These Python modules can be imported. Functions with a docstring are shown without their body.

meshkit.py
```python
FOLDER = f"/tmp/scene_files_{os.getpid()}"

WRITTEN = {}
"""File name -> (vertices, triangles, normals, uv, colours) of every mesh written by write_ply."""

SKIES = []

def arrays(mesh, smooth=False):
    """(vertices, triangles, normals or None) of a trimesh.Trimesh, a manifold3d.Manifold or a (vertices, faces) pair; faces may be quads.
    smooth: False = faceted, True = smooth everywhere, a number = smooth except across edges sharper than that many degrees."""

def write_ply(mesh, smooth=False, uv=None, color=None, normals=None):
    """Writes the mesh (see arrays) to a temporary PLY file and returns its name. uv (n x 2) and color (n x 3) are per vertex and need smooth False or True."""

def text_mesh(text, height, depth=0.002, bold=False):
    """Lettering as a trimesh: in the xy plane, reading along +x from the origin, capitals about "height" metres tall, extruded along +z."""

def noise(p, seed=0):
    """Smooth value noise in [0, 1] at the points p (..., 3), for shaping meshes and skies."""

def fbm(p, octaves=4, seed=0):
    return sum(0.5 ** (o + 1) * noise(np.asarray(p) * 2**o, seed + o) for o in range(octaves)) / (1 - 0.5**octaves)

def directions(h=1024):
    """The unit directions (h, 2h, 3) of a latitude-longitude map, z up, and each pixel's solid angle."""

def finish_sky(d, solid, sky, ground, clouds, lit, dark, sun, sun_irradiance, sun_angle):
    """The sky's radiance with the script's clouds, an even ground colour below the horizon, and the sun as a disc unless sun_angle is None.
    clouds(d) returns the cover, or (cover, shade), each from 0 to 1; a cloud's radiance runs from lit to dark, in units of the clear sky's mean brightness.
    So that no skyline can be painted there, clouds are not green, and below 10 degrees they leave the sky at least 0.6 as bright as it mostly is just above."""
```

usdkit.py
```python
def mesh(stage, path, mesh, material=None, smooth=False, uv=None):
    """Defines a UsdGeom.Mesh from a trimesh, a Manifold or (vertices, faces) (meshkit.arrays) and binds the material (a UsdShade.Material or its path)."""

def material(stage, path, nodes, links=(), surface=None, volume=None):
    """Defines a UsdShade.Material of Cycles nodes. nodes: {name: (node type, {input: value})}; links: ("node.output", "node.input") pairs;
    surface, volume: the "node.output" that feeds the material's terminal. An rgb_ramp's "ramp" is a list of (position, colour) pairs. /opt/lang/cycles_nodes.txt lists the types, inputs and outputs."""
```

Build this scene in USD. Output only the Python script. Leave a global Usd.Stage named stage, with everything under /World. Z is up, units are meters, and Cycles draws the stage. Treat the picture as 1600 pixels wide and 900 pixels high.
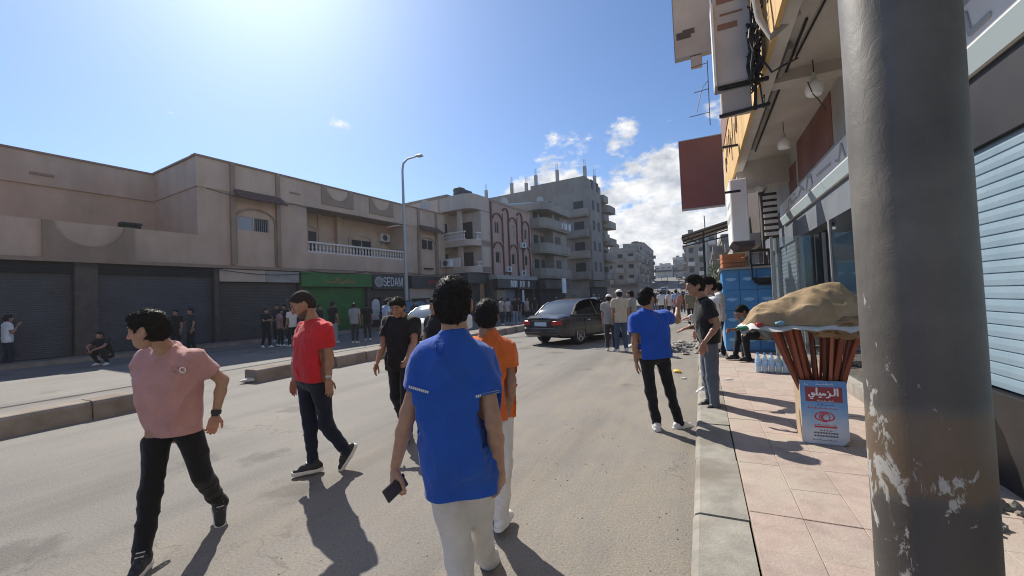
import math, random
import numpy as np, trimesh, shapely
import shapely.geometry as sg, shapely.ops
import usdkit, meshkit
from pxr import Usd, UsdGeom, UsdLux, UsdShade, Gf, Sdf, Vt

stage = Usd.Stage.CreateInMemory()
UsdGeom.SetStageUpAxis(stage, 'Z')
UsdGeom.Xform.Define(stage, '/World')
UsdGeom.Scope.Define(stage, '/World/Looks')
rng = random.Random(7)

# ------------------------------------------------------------------ camera, sky, sun, exposure
EYE = np.array([0.0, 0.0, 1.55])
YAW, PITCH, ROLL, FPX = math.radians(24.70), math.radians(1.64), math.radians(2.4), 640.0
FWD = np.array([-math.sin(YAW)*math.cos(PITCH), math.cos(YAW)*math.cos(PITCH), math.sin(PITCH)])
_r0 = np.array([math.cos(YAW), math.sin(YAW), 0.0]); _u0 = np.cross(_r0, FWD)
RIGHT = math.cos(ROLL)*_r0 - math.sin(ROLL)*_u0
DOWN = -math.sin(ROLL)*_r0 - math.cos(ROLL)*_u0
cam = UsdGeom.Camera.Define(stage, '/World/camera')
cam.CreateHorizontalApertureAttr(36.0); cam.CreateVerticalApertureAttr(36.0*9/16)
cam.CreateFocalLengthAttr(36.0*FPX/1600); cam.CreateClippingRangeAttr(Gf.Vec2f(0.05, 5000))
cam.CreateExposureAttr(0.42)
m4 = Gf.Matrix4d(); 
for i, ax in enumerate((RIGHT, -DOWN, -FWD)): m4.SetRow(i, Gf.Vec4d(*map(float, ax), 0))
m4.SetRow(3, Gf.Vec4d(*map(float, EYE), 1))
cam.AddTransformOp().Set(m4)

SUN = np.array([-0.600, 0.395, 0.670]); SUN /= np.linalg.norm(SUN)
sun = UsdLux.DistantLight.Define(stage, '/World/sun')
sun.CreateIntensityAttr(1.2); sun.CreateAngleAttr(0.53); sun.CreateColorAttr(Gf.Vec3f(1.0, 0.94, 0.84))
sun.GetPrim().CreateAttribute('inputs:normalize', Sdf.ValueTypeNames.Bool).Set(True)
_x = np.cross([0, 0, 1.0], SUN); _x /= np.linalg.norm(_x); _y = np.cross(SUN, _x)
m4 = Gf.Matrix4d()
for i, ax in enumerate((_x, _y, SUN)): m4.SetRow(i, Gf.Vec4d(*map(float, ax), 0))
sun.AddTransformOp().Set(m4)

def sky_material():
    n = {"tc": ("texture_coordinate", {}),
         "sky": ("sky_texture", {"sky_type": "single_scattering", "sun_disc": False, "sun_elevation": math.asin(SUN[2]), "sun_rotation": math.atan2(SUN[0], SUN[1]),
                                 "altitude": 60.0, "air_density": 1.0, "aerosol_density": 0.75, "ozone_density": 2.2}),
         "bg": ("background_shader", {"strength": 0.085})}
    L = [("tc.generated", "sep.vector")]
    n["sep"] = ("separate_xyz", {})
    # flatten the direction so that clouds lie in layers
    n["map"] = ("mapping", {"mapping_type": "point", "scale": (7.0, 7.0, 13.0), "location": (5.3, 2.2, 1.9)})
    n["noi"] = ("noise_texture", {"scale": 1.0, "detail": 9.0, "roughness": 0.58, "lacunarity": 2.1})
    L += [("tc.generated", "map.vector"), ("map.vector", "noi.vector")]
    # low bank of cumulus over the far end of the street, thinning upwards and to the sides
    n["dotv"] = ("vector_math", {"math_type": "dot_product", "vector2": (math.sin(math.radians(-5.5)), math.cos(math.radians(-5.5)), 0.0)})
    n["near"] = ("map_range", {"range_type": "smoothstep", "clamp": True, "from_min": 0.86, "from_max": 0.985, "to_min": 0.0, "to_max": 1.0})
    n["low"] = ("map_range", {"range_type": "smoothstep", "clamp": True, "from_min": 0.72, "from_max": 0.16, "to_min": 0.0, "to_max": 1.0})
    n["cov"] = ("math", {"math_type": "multiply"})
    n["covb"] = ("math", {"math_type": "multiply_add", "value2": 0.355, "value3": -0.10})
    n["sum"] = ("math", {"math_type": "add"})
    n["mask"] = ("map_range", {"range_type": "smoothstep", "clamp": True, "from_min": 0.56, "from_max": 0.67, "to_min": 0.0, "to_max": 0.93})
    n["noi2"] = ("noise_texture", {"scale": 2.3, "detail": 6.0, "roughness": 0.6})
    n["cr"] = ("rgb_ramp", {"ramp": [(0.3, (4.6, 4.9, 5.4)), (0.62, (9.6, 9.4, 9.1))]})
    n["mix"] = ("mix", {"mix_type": "mix"})
    n["tint"] = ("mix", {"mix_type": "multiply", "fac": 1.0, "color2": (0.79, 0.97, 1.20)})
    L += [("tc.generated", "dotv.vector1"), ("dotv.value", "near.value"), ("sep.z", "low.value"), ("near.result", "cov.value1"), ("low.result", "cov.value2"),
          ("cov.value", "covb.value1"), ("covb.value", "sum.value1"), ("noi.fac", "sum.value2"), ("sum.value", "mask.value"),
          ("map.vector", "noi2.vector"), ("noi2.fac", "cr.fac"), ("sky.color", "tint.color1"), ("tint.color", "mix.color1"), ("cr.color", "mix.color2"), ("mask.result", "mix.fac"), ("mix.color", "bg.color")]
    return usdkit.material(stage, '/World/Looks/sky_air', n, L, surface="bg.background")
dome = UsdLux.DomeLight.Define(stage, '/World/sky')
UsdShade.MaterialBindingAPI.Apply(dome.GetPrim()).Bind(sky_material())
dome.GetPrim().SetCustomDataByKey('kind', 'structure')
dome.GetPrim().SetCustomDataByKey('label', 'blue sky with white cumulus low over the street end'); dome.GetPrim().SetCustomDataByKey('category', 'sky')

# ------------------------------------------------------------------ helpers
def at(px, py, depth):
    """the point seen at pixel (px, py) of the 1600 x 900 photograph, depth metres in front of the eye"""
    return EYE + depth*(FWD + RIGHT*((px-800)/FPX) + DOWN*((py-450)/FPX))
def on_ground(px, py, z=0.0):
    d = FWD*FPX + RIGHT*(px-800) + DOWN*(py-450)
    return EYE + d*((z-EYE[2])/d[2])
def on_x(px, py, x):
    d = FWD*FPX + RIGHT*(px-800) + DOWN*(py-450)
    return EYE + d*(x/d[0])

_used = {}
def path_for(name, parent=None):
    base = (str(parent.GetPath()) if parent is not None else '/World') + '/' + name
    k = _used.get(base, 0); _used[base] = k+1
    return base if k == 0 else '%s_%03d' % (base, k)
def tag(p, label=None, cat=None, group=None, kind=None):
    for k, v in (('label', label), ('category', cat), ('group', group), ('kind', kind)):
        if v: p.SetCustomDataByKey(k, v)
    return p
def thing(name, loc=(0, 0, 0), rz=0.0, label=None, cat=None, group=None, kind=None):
    x = UsdGeom.Xform.Define(stage, path_for(name)); x.AddTranslateOp().Set(Gf.Vec3d(*map(float, loc)))
    if rz: x.AddRotateZOp().Set(math.degrees(rz))
    return tag(x.GetPrim(), label, cat, group, kind)
def copy_of(src, name, loc, rz=0.0, label=None, cat=None, group=None):
    p = thing(name, loc, rz, label, cat, group)
    p.GetReferences().AddInternalReference(src.GetPath()); p.SetInstanceable(True)
    return p
def put(name, mesh, m, parent=None, smooth=False, label=None, cat=None, group=None, kind=None):
    return tag(usdkit.mesh(stage, path_for(name, parent), mesh, m, smooth=smooth).GetPrim(), label, cat, group, kind)

class MB:
    """collects simple solids; build() makes them one mesh"""
    def __init__(s): s.v, s.f, s.n = [], [], 0
    def add(s, v, f):
        v = np.asarray(v, float); s.v.append(v); s.f.append(np.asarray(f, int)+s.n); s.n += len(v); return s
    def tm(s, m): return s.add(m.vertices, m.faces)
    def box(s, x0, x1, y0, y1, z0, z1):
        v = [(x, y, z) for x in (x0, x1) for y in (y0, y1) for z in (z0, z1)]
        f = [(0,1,3),(0,3,2),(4,6,7),(4,7,5),(0,4,5),(0,5,1),(2,3,7),(2,7,6),(0,2,6),(0,6,4),(1,5,7),(1,7,3)]
        return s.add(v, f)
    def rbox(s, x0, x1, y0, y1, z0, z1, b=0.01):
        pts = []
        for sx in (0, 1):
            for sy in (0, 1):
                for sz in (0, 1):
                    c = np.array([(x0, x1)[sx], (y0, y1)[sy], (z0, z1)[sz]]); g = np.array([1-2*sx, 1-2*sy, 1-2*sz])*b
                    pts += [c+g*[0, 1, 1], c+g*[1, 0, 1], c+g*[1, 1, 0]]
        return s.tm(trimesh.convex.convex_hull(np.array(pts)))
    def bar(s, a, b, w, h=None, up=(0, 0, 1)):
        a, b = np.asarray(a, float), np.asarray(b, float); h = h or w
        t = (b-a)/np.linalg.norm(b-a); u = np.asarray(up, float)
        if abs(t@u) > 0.95: u = np.array([1.0, 0, 0])
        r = np.cross(t, u); r /= np.linalg.norm(r); u = np.cross(r, t)
        v = [p+sx*r*w/2+su*u*h/2 for p in (a, b) for sx in (-1, 1) for su in (-1, 1)]
        f = [(0,1,3),(0,3,2),(4,6,7),(4,7,5),(0,4,5),(0,5,1),(2,3,7),(2,7,6),(0,2,6),(0,6,4),(1,5,7),(1,7,3)]
        return s.add(v, f)
    def tube(s, pts, r, n=8):
        p = np.asarray(pts, float); r = np.broadcast_to(np.asarray(r, float), (len(p),))
        t = np.gradient(p, axis=0); t /= np.linalg.norm(t, axis=1, keepdims=True)+1e-12
        ref = np.array([0, 0, 1.0]) if abs(t[:, 2]).mean() < 0.8 else np.array([1.0, 0, 0])
        a = np.cross(t, ref); a /= np.linalg.norm(a, axis=1, keepdims=True)+1e-12; b = np.cross(t, a)
        th = np.arange(n)*2*np.pi/n
        v = (p[:, None]+r[:, None, None]*(np.cos(th)[None, :, None]*a[:, None]+np.sin(th)[None, :, None]*b[:, None])).reshape(-1, 3)
        f = []
        for i in range(len(p)-1):
            for j in range(n):
                q = (i*n+j, i*n+(j+1) % n, (i+1)*n+(j+1) % n, (i+1)*n+j); f += [(q[0], q[2], q[1]), (q[0], q[3], q[2])]
        k = len(v); v = np.vstack([v, p[:1], p[-1:]])
        for j in range(n): f += [(k, j, (j+1) % n), (k+1, (len(p)-1)*n+(j+1) % n, (len(p)-1)*n+j)]
        return s.add(v, f)
    def lathe(s, c, prof, n=16):
        """prof: (radius, height) pairs turned about the upright through c"""
        th = np.arange(n)*2*np.pi/n; c = np.asarray(c, float)
        v = [(c[0]+r*math.cos(t), c[1]+r*math.sin(t), c[2]+z) for r, z in prof for t in th]; f = []
        for i in range(len(prof)-1):
            for j in range(n):
                q = (i*n+j, i*n+(j+1) % n, (i+1)*n+(j+1) % n, (i+1)*n+j); f += [(q[0], q[1], q[2]), (q[0], q[2], q[3])]
        f += [(0, j+1, j) for j in range(1, n-1)]; k = (len(prof)-1)*n; f += [(k, k+j, k+j+1) for j in range(1, n-1)]
        return s.add(v, f)
    def prism(s, poly, d, o, ux, uy, un):
        """shapely polygon extruded by d: its x, y along ux, uy from o, thickness along un"""
        o, ux, uy, un = (np.asarray(q, float) for q in (o, ux, uy, un))
        for g in getattr(poly, 'geoms', [poly]):
            if g.is_empty or g.geom_type != 'Polygon': continue
            m = trimesh.creation.extrude_polygon(g, d, engine='earcut')
            V = o+m.vertices[:, :1]*ux+m.vertices[:, 1:2]*uy+m.vertices[:, 2:]*un
            s.add(V, m.faces if np.dot(np.cross(ux, uy), un) > 0 else m.faces[:, ::-1])
        return s
    def holed(s, x0, x1, z0, z1, holes, y0, y1):
        """wall slab x0..x1, z0..z1 between y0 and y1 with rectangular openings (hx0, hx1, hz0, hz1)"""
        xs = sorted({x0, x1, *(min(max(h[k], x0), x1) for h in holes for k in (0, 1))})
        for a, b in zip(xs, xs[1:]):
            if b-a < 1e-6: continue
            cuts = sorted((max(h[2], z0), min(h[3], z1)) for h in holes if h[0] < (a+b)/2 < h[1]); z = z0
            for c0, c1 in cuts:
                if c0 > z+1e-6: s.box(a, b, y0, y1, z, c0)
                z = max(z, c1)
            if z < z1-1e-6: s.box(a, b, y0, y1, z, z1)
        return s
    def mesh(s): return trimesh.Trimesh(np.vstack(s.v), np.vstack(s.f), process=False)
    def xf(s, fn):
        s.v = [fn(v) for v in s.v]; return s
    def build(s, name, m, parent=None, smooth=False, **k): return put(name, s.mesh(), m, parent, smooth, **k)

def two_sided(V, Fq, th=0.006):
    V = np.asarray(V, float); Fq = np.asarray(Fq); k = len(V); m = trimesh.Trimesh(V, np.vstack([Fq[:, [0, 1, 2]], Fq[:, [0, 2, 3]]]), process=False)
    return np.vstack([V, V-m.vertex_normals*th]), np.vstack([m.faces, m.faces[:, ::-1]+k])
def text_strokes(paths, w):
    return shapely.ops.unary_union([sg.LineString(p).buffer(w/2, quad_segs=3) if len(p) > 1 else sg.Point(p[0]).buffer(w*0.62, quad_segs=3) for p in paths])

# ------------------------------------------------------------------ materials
M = {}
def surf(name, c1, c2=None, scale=3.0, rough=0.8, bump=0.0, bscale=40.0, detail=6.0, metal=0.0, c3=None, spread=(0.35, 0.65), coord='pos', stretch=(1, 1, 1), spec=None, bdist=0.02, extra=None):
    """a principled surface whose colour wanders between c1 and c2 (and c3) with noise, and a fine relief"""
    c2 = c2 or tuple(min(1, x*1.12) for x in c1)
    n = {"g": ("geometry", {}), "t": ("texture_coordinate", {}), "mp": ("mapping", {"scale": stretch}), "n": ("noise_texture", {"scale": scale, "detail": detail, "roughness": 0.6}),
         "r": ("rgb_ramp", {"ramp": [(spread[0], c1), (spread[1], c2)]}), "p": ("principled_bsdf", {"roughness": rough, "metallic": metal})}
    L = [("g.position" if coord == 'pos' else "t.object", "mp.vector"), ("mp.vector", "n.vector"), ("n.fac", "r.fac")]
    col = "r.color"
    if c3:
        n["n3"] = ("noise_texture", {"scale": scale*0.23, "detail": 4.0, "roughness": 0.55}); n["r3"] = ("rgb_ramp", {"ramp": [(0.48, (0, 0, 0)), (0.66, (1, 1, 1))]})
        n["m3"] = ("mix", {"color2": c3}); L += [("mp.vector", "n3.vector"), ("n3.fac", "r3.fac"), ("r3.color", "m3.fac"), (col, "m3.color1")]; col = "m3.color"
    if name.startswith(('plaster', 'grey_', 'far_pl', 'soffit', 'shopfront_wall', 'ochre')):   # rain streaks and grime
        n["ms"] = ("mapping", {"scale": (1.3, 1.3, 0.22)}); n["ns"] = ("noise_texture", {"scale": 1.4, "detail": 7.0, "roughness": 0.65}); n["rs"] = ("rgb_ramp", {"ramp": [(0.42, (1, 1, 1)), (0.62, (0.88, 0.865, 0.84)), (0.8, (0.72, 0.69, 0.65))]}); n["mm"] = ("mix", {"mix_type": "multiply", "fac": 0.6})
        L += [("g.position", "ms.vector"), ("ms.vector", "ns.vector"), ("ns.fac", "rs.fac"), (col, "mm.color1"), ("rs.color", "mm.color2")]; col = "mm.color"
    if spec is not None: n["p"][1]["specular_ior_level"] = spec
    if extra: n["p"][1].update(extra)
    L.append((col, "p.base_color"))
    if bump:
        n["bn"] = ("noise_texture", {"scale": bscale, "detail": 5.0, "roughness": 0.65}); n["b"] = ("bump", {"strength": bump, "distance": bdist})
        L += [("mp.vector", "bn.vector"), ("bn.fac", "b.height"), ("b.normal", "p.normal")]
    M[name] = usdkit.material(stage, '/World/Looks/'+name, n, L, surface="p.BSDF")
    return M[name]
def plain(name, c, rough=0.6, metal=0.0, emit=None, spec=None, **k):
    n = {"p": ("principled_bsdf", {"base_color": c, "roughness": rough, "metallic": metal, **k})}
    if spec is not None: n["p"][1]["specular_ior_level"] = spec
    if emit: n["p"][1].update({"emission_color": emit[0], "emission_strength": emit[1]})
    M[name] = usdkit.material(stage, '/World/Looks/'+name, n, [], surface="p.BSDF"); return M[name]
def pane(name, tint=(0.9, 0.95, 0.95), base=0.08):
    n = {"f": ("fresnel", {"IOR": 1.5}), "a": ("math", {"math_type": "add", "value2": base}), "t": ("transparent_bsdf", {"color": tint}), "g": ("glossy_bsdf", {"roughness": 0.03, "color": (0.9, 0.95, 1.0)}), "m": ("mix_closure", {})}
    M[name] = usdkit.material(stage, '/World/Looks/'+name, n, [("f.fac", "a.value1"), ("a.value", "m.fac"), ("t.BSDF", "m.closure1"), ("g.BSDF", "m.closure2")], surface="m.closure"); return M[name]

# road: worn grey asphalt, sand blown over it towards the right-hand kerb
def road_material():
    n = {"g": ("geometry", {}), "s": ("separate_xyz", {}), "n1": ("noise_texture", {"scale": 0.45, "detail": 7.0, "roughness": 0.62}), "n2": ("noise_texture", {"scale": 60.0, "detail": 5.0, "roughness": 0.7}),
         "n3": ("noise_texture", {"scale": 2.2, "detail": 8.0, "roughness": 0.66}), "st": ("mapping", {"scale": (1.4, 0.5, 1.0)}),
         "asp": ("rgb_ramp", {"ramp": [(0.28, (0.182, 0.172, 0.158)), (0.5, (0.212, 0.199, 0.181)), (0.72, (0.245, 0.229, 0.206))]}),
         "grit": ("rgb_ramp", {"ramp": [(0.26, (0.66, 0.66, 0.66)), (0.48, (0.98, 0.98, 0.98)), (0.74, (1.28, 1.26, 1.22))]}),
         "gm": ("mix", {"mix_type": "multiply", "fac": 1.0}), "xr": ("map_range", {"clamp": True, "from_min": -5.2, "from_max": -0.4, "to_min": -0.14, "to_max": 0.24}),
         "ad": ("math", {"math_type": "add"}), "sr": ("map_range", {"range_type": "smoothstep", "clamp": True, "from_min": 0.50, "from_max": 0.85, "to_max": 0.8}),
         "sand": ("mix", {"color2": (0.265, 0.232, 0.186)}), "ck": ("voronoi_texture", {"feature": "distance_to_edge", "scale": 0.55, "randomness": 1.0}),
         "cw": ("noise_texture", {"scale": 2.5, "detail": 5.0}), "cv": ("vector_math", {"math_type": "multiply_add", "vector2": (0.9, 0.9, 0.9)}),
         "ckr": ("map_range", {"clamp": True, "from_min": 0.0, "from_max": 0.012, "to_min": 0.55, "to_max": 0.0}), "ckn": ("map_range", {"clamp": True, "from_min": 0.5, "from_max": 0.62, "to_min": 0.0, "to_max": 1.0}),
         "ckm": ("math", {"math_type": "multiply"}), "crk": ("mix", {"color2": (0.10, 0.09, 0.08)}),
         "tm": ("mapping", {"scale": (1.1, 0.07, 1.0)}), "tn": ("noise_texture", {"scale": 1.0, "detail": 5.0, "roughness": 0.6}), "tr": ("rgb_ramp", {"ramp": [(0.38, (0.80, 0.80, 0.80)), (0.52, (1.0, 1.0, 1.0)), (0.68, (1.07, 1.06, 1.05))]}), "tx": ("mix", {"mix_type": "multiply", "fac": 1.0}), "sv": ("voronoi_texture", {"feature": "f1", "scale": 0.75}), "sd": ("noise_texture", {"scale": 6.0, "detail": 4.0}), "sa": ("math", {"math_type": "multiply_add", "value2": 0.35}), "sg": ("map_range", {"clamp": True, "from_min": 0.30, "from_max": 0.40, "to_min": 0.68, "to_max": 1.0}), "sx": ("mix", {"mix_type": "multiply", "fac": 1.0}), "b": ("bump", {"strength": 0.7, "distance": 0.012}), "p": ("principled_bsdf", {"roughness": 0.86, "specular_ior_level": 0.35})}
    L = [("g.position", "s.vector"), ("g.position", "n1.vector"), ("g.position", "n2.vector"), ("g.position", "st.vector"), ("st.vector", "n3.vector"), ("n1.fac", "asp.fac"), ("n2.fac", "grit.fac"),
         ("asp.color", "sand.color1"), ("s.x", "xr.value"), ("xr.result", "ad.value1"), ("n3.fac", "ad.value2"), ("ad.value", "sr.value"), ("sr.result", "sand.fac"),
         ("g.position", "cw.vector"), ("cw.color", "cv.vector1"), ("g.position", "cv.vector3"), ("cv.vector", "ck.vector"), ("ck.distance", "ckr.value"), ("n1.fac", "ckn.value"), ("ckr.result", "ckm.value1"), ("ckn.result", "ckm.value2"),
         ("sand.color", "crk.color1"), ("ckm.value", "crk.fac"), ("crk.color", "gm.color1"), ("grit.color", "gm.color2"), ("g.position", "tm.vector"), ("tm.vector", "tn.vector"), ("tn.fac", "tr.fac"), ("gm.color", "tx.color1"), ("tr.color", "tx.color2"), ("g.position", "sv.vector"), ("g.position", "sd.vector"), ("sd.fac", "sa.value1"), ("sv.distance", "sa.value3"), ("sa.value", "sg.value"), ("tx.color", "sx.color1"), ("sg.result", "sx.color2"), ("sx.color", "p.base_color"), ("n2.fac", "b.height"), ("b.normal", "p.normal")]
    M['road'] = usdkit.material(stage, '/World/Looks/road_asphalt', n, L, surface="p.BSDF")
road_material()
surf('soil', (0.22, 0.18, 0.13), (0.32, 0.26, 0.19), 1.5, 0.95, 0.4, 25)
surf('far_road', (0.16, 0.145, 0.13), (0.22, 0.20, 0.175), 0.8, 0.9, 0.4, 60, c3=(0.25, 0.21, 0.16))
surf('kerb_concrete', (0.235, 0.22, 0.19), (0.34, 0.315, 0.27), 6, 0.9, 0.6, 50, c3=(0.205, 0.18, 0.145), bdist=0.008)
surf('median_concrete', (0.21, 0.175, 0.14), (0.29, 0.25, 0.205), 4, 0.9, 0.5, 40, c3=(0.16, 0.12, 0.09), bdist=0.01)
for i, (a, b) in enumerate((((0.345, 0.265, 0.225), (0.43, 0.335, 0.285)), ((0.37, 0.29, 0.245), (0.45, 0.355, 0.30)), ((0.32, 0.25, 0.21), (0.40, 0.315, 0.27)))):
    surf('pink_tile_%d' % i, a, b, 7.0, 0.85, 0.7, 55, c3=(0.40, 0.345, 0.28), bdist=0.006)
surf('plaster', (0.47, 0.335, 0.24), (0.53, 0.385, 0.285), 0.9, 0.92, 0.25, 50, c3=(0.37, 0.275, 0.205))
surf('plaster_band', (0.485, 0.35, 0.255), (0.54, 0.40, 0.295), 0.8, 0.92, 0.25, 50, c3=(0.38, 0.285, 0.215))
surf('plaster_relief', (0.25, 0.175, 0.125), (0.30, 0.215, 0.155), 1.2, 0.92, 0.3, 50)
surf('plaster_pale', (0.44, 0.335, 0.26), (0.50, 0.39, 0.305), 0.9, 0.92, 0.25, 50, c3=(0.42, 0.345, 0.285))
surf('plaster_pink', (0.38, 0.245, 0.195), (0.43, 0.285, 0.23), 0.9, 0.92, 0.25, 50, c3=(0.36, 0.255, 0.21))
surf('red_trim', (0.10, 0.032, 0.028), (0.14, 0.045, 0.038), 3, 0.8)
surf('hood_tile', (0.10, 0.055, 0.045), (0.15, 0.08, 0.065), 5, 0.75, 0.3, 30)
surf('white_stone', (0.58, 0.52, 0.45), (0.66, 0.60, 0.53), 3, 0.8, 0.2, 60)
surf('grey_block', (0.17, 0.15, 0.13), (0.23, 0.205, 0.18), 0.7, 0.95, 0.4, 30, c3=(0.19, 0.155, 0.125))
surf('grey_render', (0.22, 0.19, 0.155), (0.28, 0.245, 0.205), 0.7, 0.95, 0.4, 30, c3=(0.19, 0.155, 0.125))
surf('far_plaster', (0.46, 0.40, 0.33), (0.55, 0.48, 0.40), 0.3, 0.95)
surf('concrete_raw', (0.27, 0.25, 0.225), (0.35, 0.325, 0.29), 1.5, 0.95, 0.3, 40)
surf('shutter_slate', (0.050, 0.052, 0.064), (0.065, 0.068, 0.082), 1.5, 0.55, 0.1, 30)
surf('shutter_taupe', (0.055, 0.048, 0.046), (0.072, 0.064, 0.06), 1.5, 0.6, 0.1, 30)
surf('shutter_blue', (0.20, 0.285, 0.35), (0.25, 0.335, 0.40), 2, 0.45, 0.1, 30)
surf('shutter_grey', (0.13, 0.15, 0.175), (0.17, 0.19, 0.215), 2, 0.5, 0.1, 30)
surf('green_paint', (0.022, 0.115, 0.017), (0.032, 0.15, 0.023), 1.2, 0.55, 0.1, 30)
plain('orange_print', (0.42, 0.13, 0.03), 0.7)
surf('black_panel', (0.018, 0.017, 0.018), (0.03, 0.028, 0.028), 2, 0.45)
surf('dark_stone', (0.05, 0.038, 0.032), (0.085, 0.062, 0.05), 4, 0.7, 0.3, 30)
plain('letter_grey', (0.62, 0.61, 0.58), 0.5)
plain('logo_disc', (0.22, 0.215, 0.20), 0.5)
plain('letter_red', (0.50, 0.03, 0.04), 0.5)
plain('white_paint', (0.72, 0.71, 0.69), 0.5)
surf('white_sheet', (0.60, 0.58, 0.55), (0.70, 0.68, 0.65), 3, 0.6)
plain('dark_wood', (0.045, 0.022, 0.018), 0.6)
plain('window_dark', (0.018, 0.019, 0.022), 0.45, spec=0.12)
plain('window_pale', (0.30, 0.31, 0.32), 0.25)
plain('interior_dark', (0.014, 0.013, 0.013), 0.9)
plain('steel', (0.30, 0.30, 0.31), 0.4, 0.85)
plain('galvanised', (0.36, 0.355, 0.34), 0.5, 0.5)
plain('black_metal', (0.022, 0.022, 0.023), 0.5, 0.3)
plain('cable_black', (0.014, 0.014, 0.014), 0.6)
plain('ac_white', (0.55, 0.54, 0.51), 0.5)
plain('ac_grille', (0.05, 0.05, 0.05), 0.7)
plain('water_tank', (0.03, 0.032, 0.036), 0.5)
surf('soffit_paint', (0.52, 0.485, 0.44), (0.60, 0.56, 0.51), 1.5, 0.9, 0.2, 40, c3=(0.46, 0.41, 0.36))
surf('shopfront_wall', (0.42, 0.42, 0.41), (0.50, 0.50, 0.49), 1.5, 0.8, 0.2, 40)
surf('red_paint', (0.21, 0.085, 0.068), (0.29, 0.15, 0.125), 1.5, 0.7)
surf('ochre_panel', (0.56, 0.36, 0.135), (0.66, 0.43, 0.175), 2.0, 0.75, 0.15, 30)
surf('brown_panel', (0.20, 0.10, 0.065), (0.27, 0.14, 0.09), 2.0, 0.7, 0.15, 30)
plain('streak_brown', (0.13, 0.065, 0.03), 0.8)
surf('sign_red', (0.20, 0.062, 0.055), (0.26, 0.085, 0.075), 2.2, 0.75, 0.1, 20, c3=(0.19, 0.085, 0.078))
surf('sign_grey', (0.44, 0.40, 0.365), (0.52, 0.475, 0.435), 2.0, 0.7, 0.15, 30, c3=(0.38, 0.33, 0.295))
surf('sign_white', (0.74, 0.74, 0.73), (0.82, 0.82, 0.80), 2.0, 0.5, 0.0)
plain('sign_mark', (0.40, 0.42, 0.43), 0.5)
plain('sign_lip', (0.36, 0.43, 0.45), 0.5)
plain('bulb_glass', (0.90, 0.89, 0.87), 0.3, 0.0, None, None, subsurface_weight=0.0)
pane('glass'); pane('glass_tinted', (0.32, 0.38, 0.40), 0.10); pane('car_glass', (0.05, 0.055, 0.06), 0.10)
# ------------------------------------------------------------------ ground, road, kerbs, pavements
def rise(y): return 0.0006*np.maximum(np.asarray(y, float)-50.0, 0)**2*(np.asarray(y) < 160) + (np.asarray(y) >= 160)*(0.0006*110**2 + 0.01*(np.asarray(y, float)-160))
def sheet(x0, x1, ys, z, nx=2):
    xs = np.linspace(x0, x1, nx); v = [(x, y, z+float(rise(y))) for y in ys for x in xs]; f = []
    for i in range(len(ys)-1):
        for j in range(nx-1): f.append((i*nx+j, i*nx+j+1, (i+1)*nx+j+1, (i+1)*nx+j))
    return np.array(v), np.array(f)
YS = [-60, -20, 0, 20, 50, 60, 70, 80, 90, 100, 110, 120, 130, 140, 150, 160, 200, 300, 600, 1500]
put('ground', sheet(-1500, 1500, YS, -0.012, 9), M['soil'], kind='structure', label='dusty ground that runs out to the horizon', cat='ground')
put('road', sheet(-23.5, 0.02, YS[:-3], 0.0), M['road'], kind='structure', label='worn grey asphalt road with sand drifted over it', cat='road')
line_mb = MB(); line_mb.box(-11.52, -11.38, -20, 60, -0.01, 0.0035); line_mb.build('dark_line', M['interior_dark'], kind='structure', label='thin dark line along the far carriageway', cat='roadway')  # narrow near-black strip laid flush along the far carriageway

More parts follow.
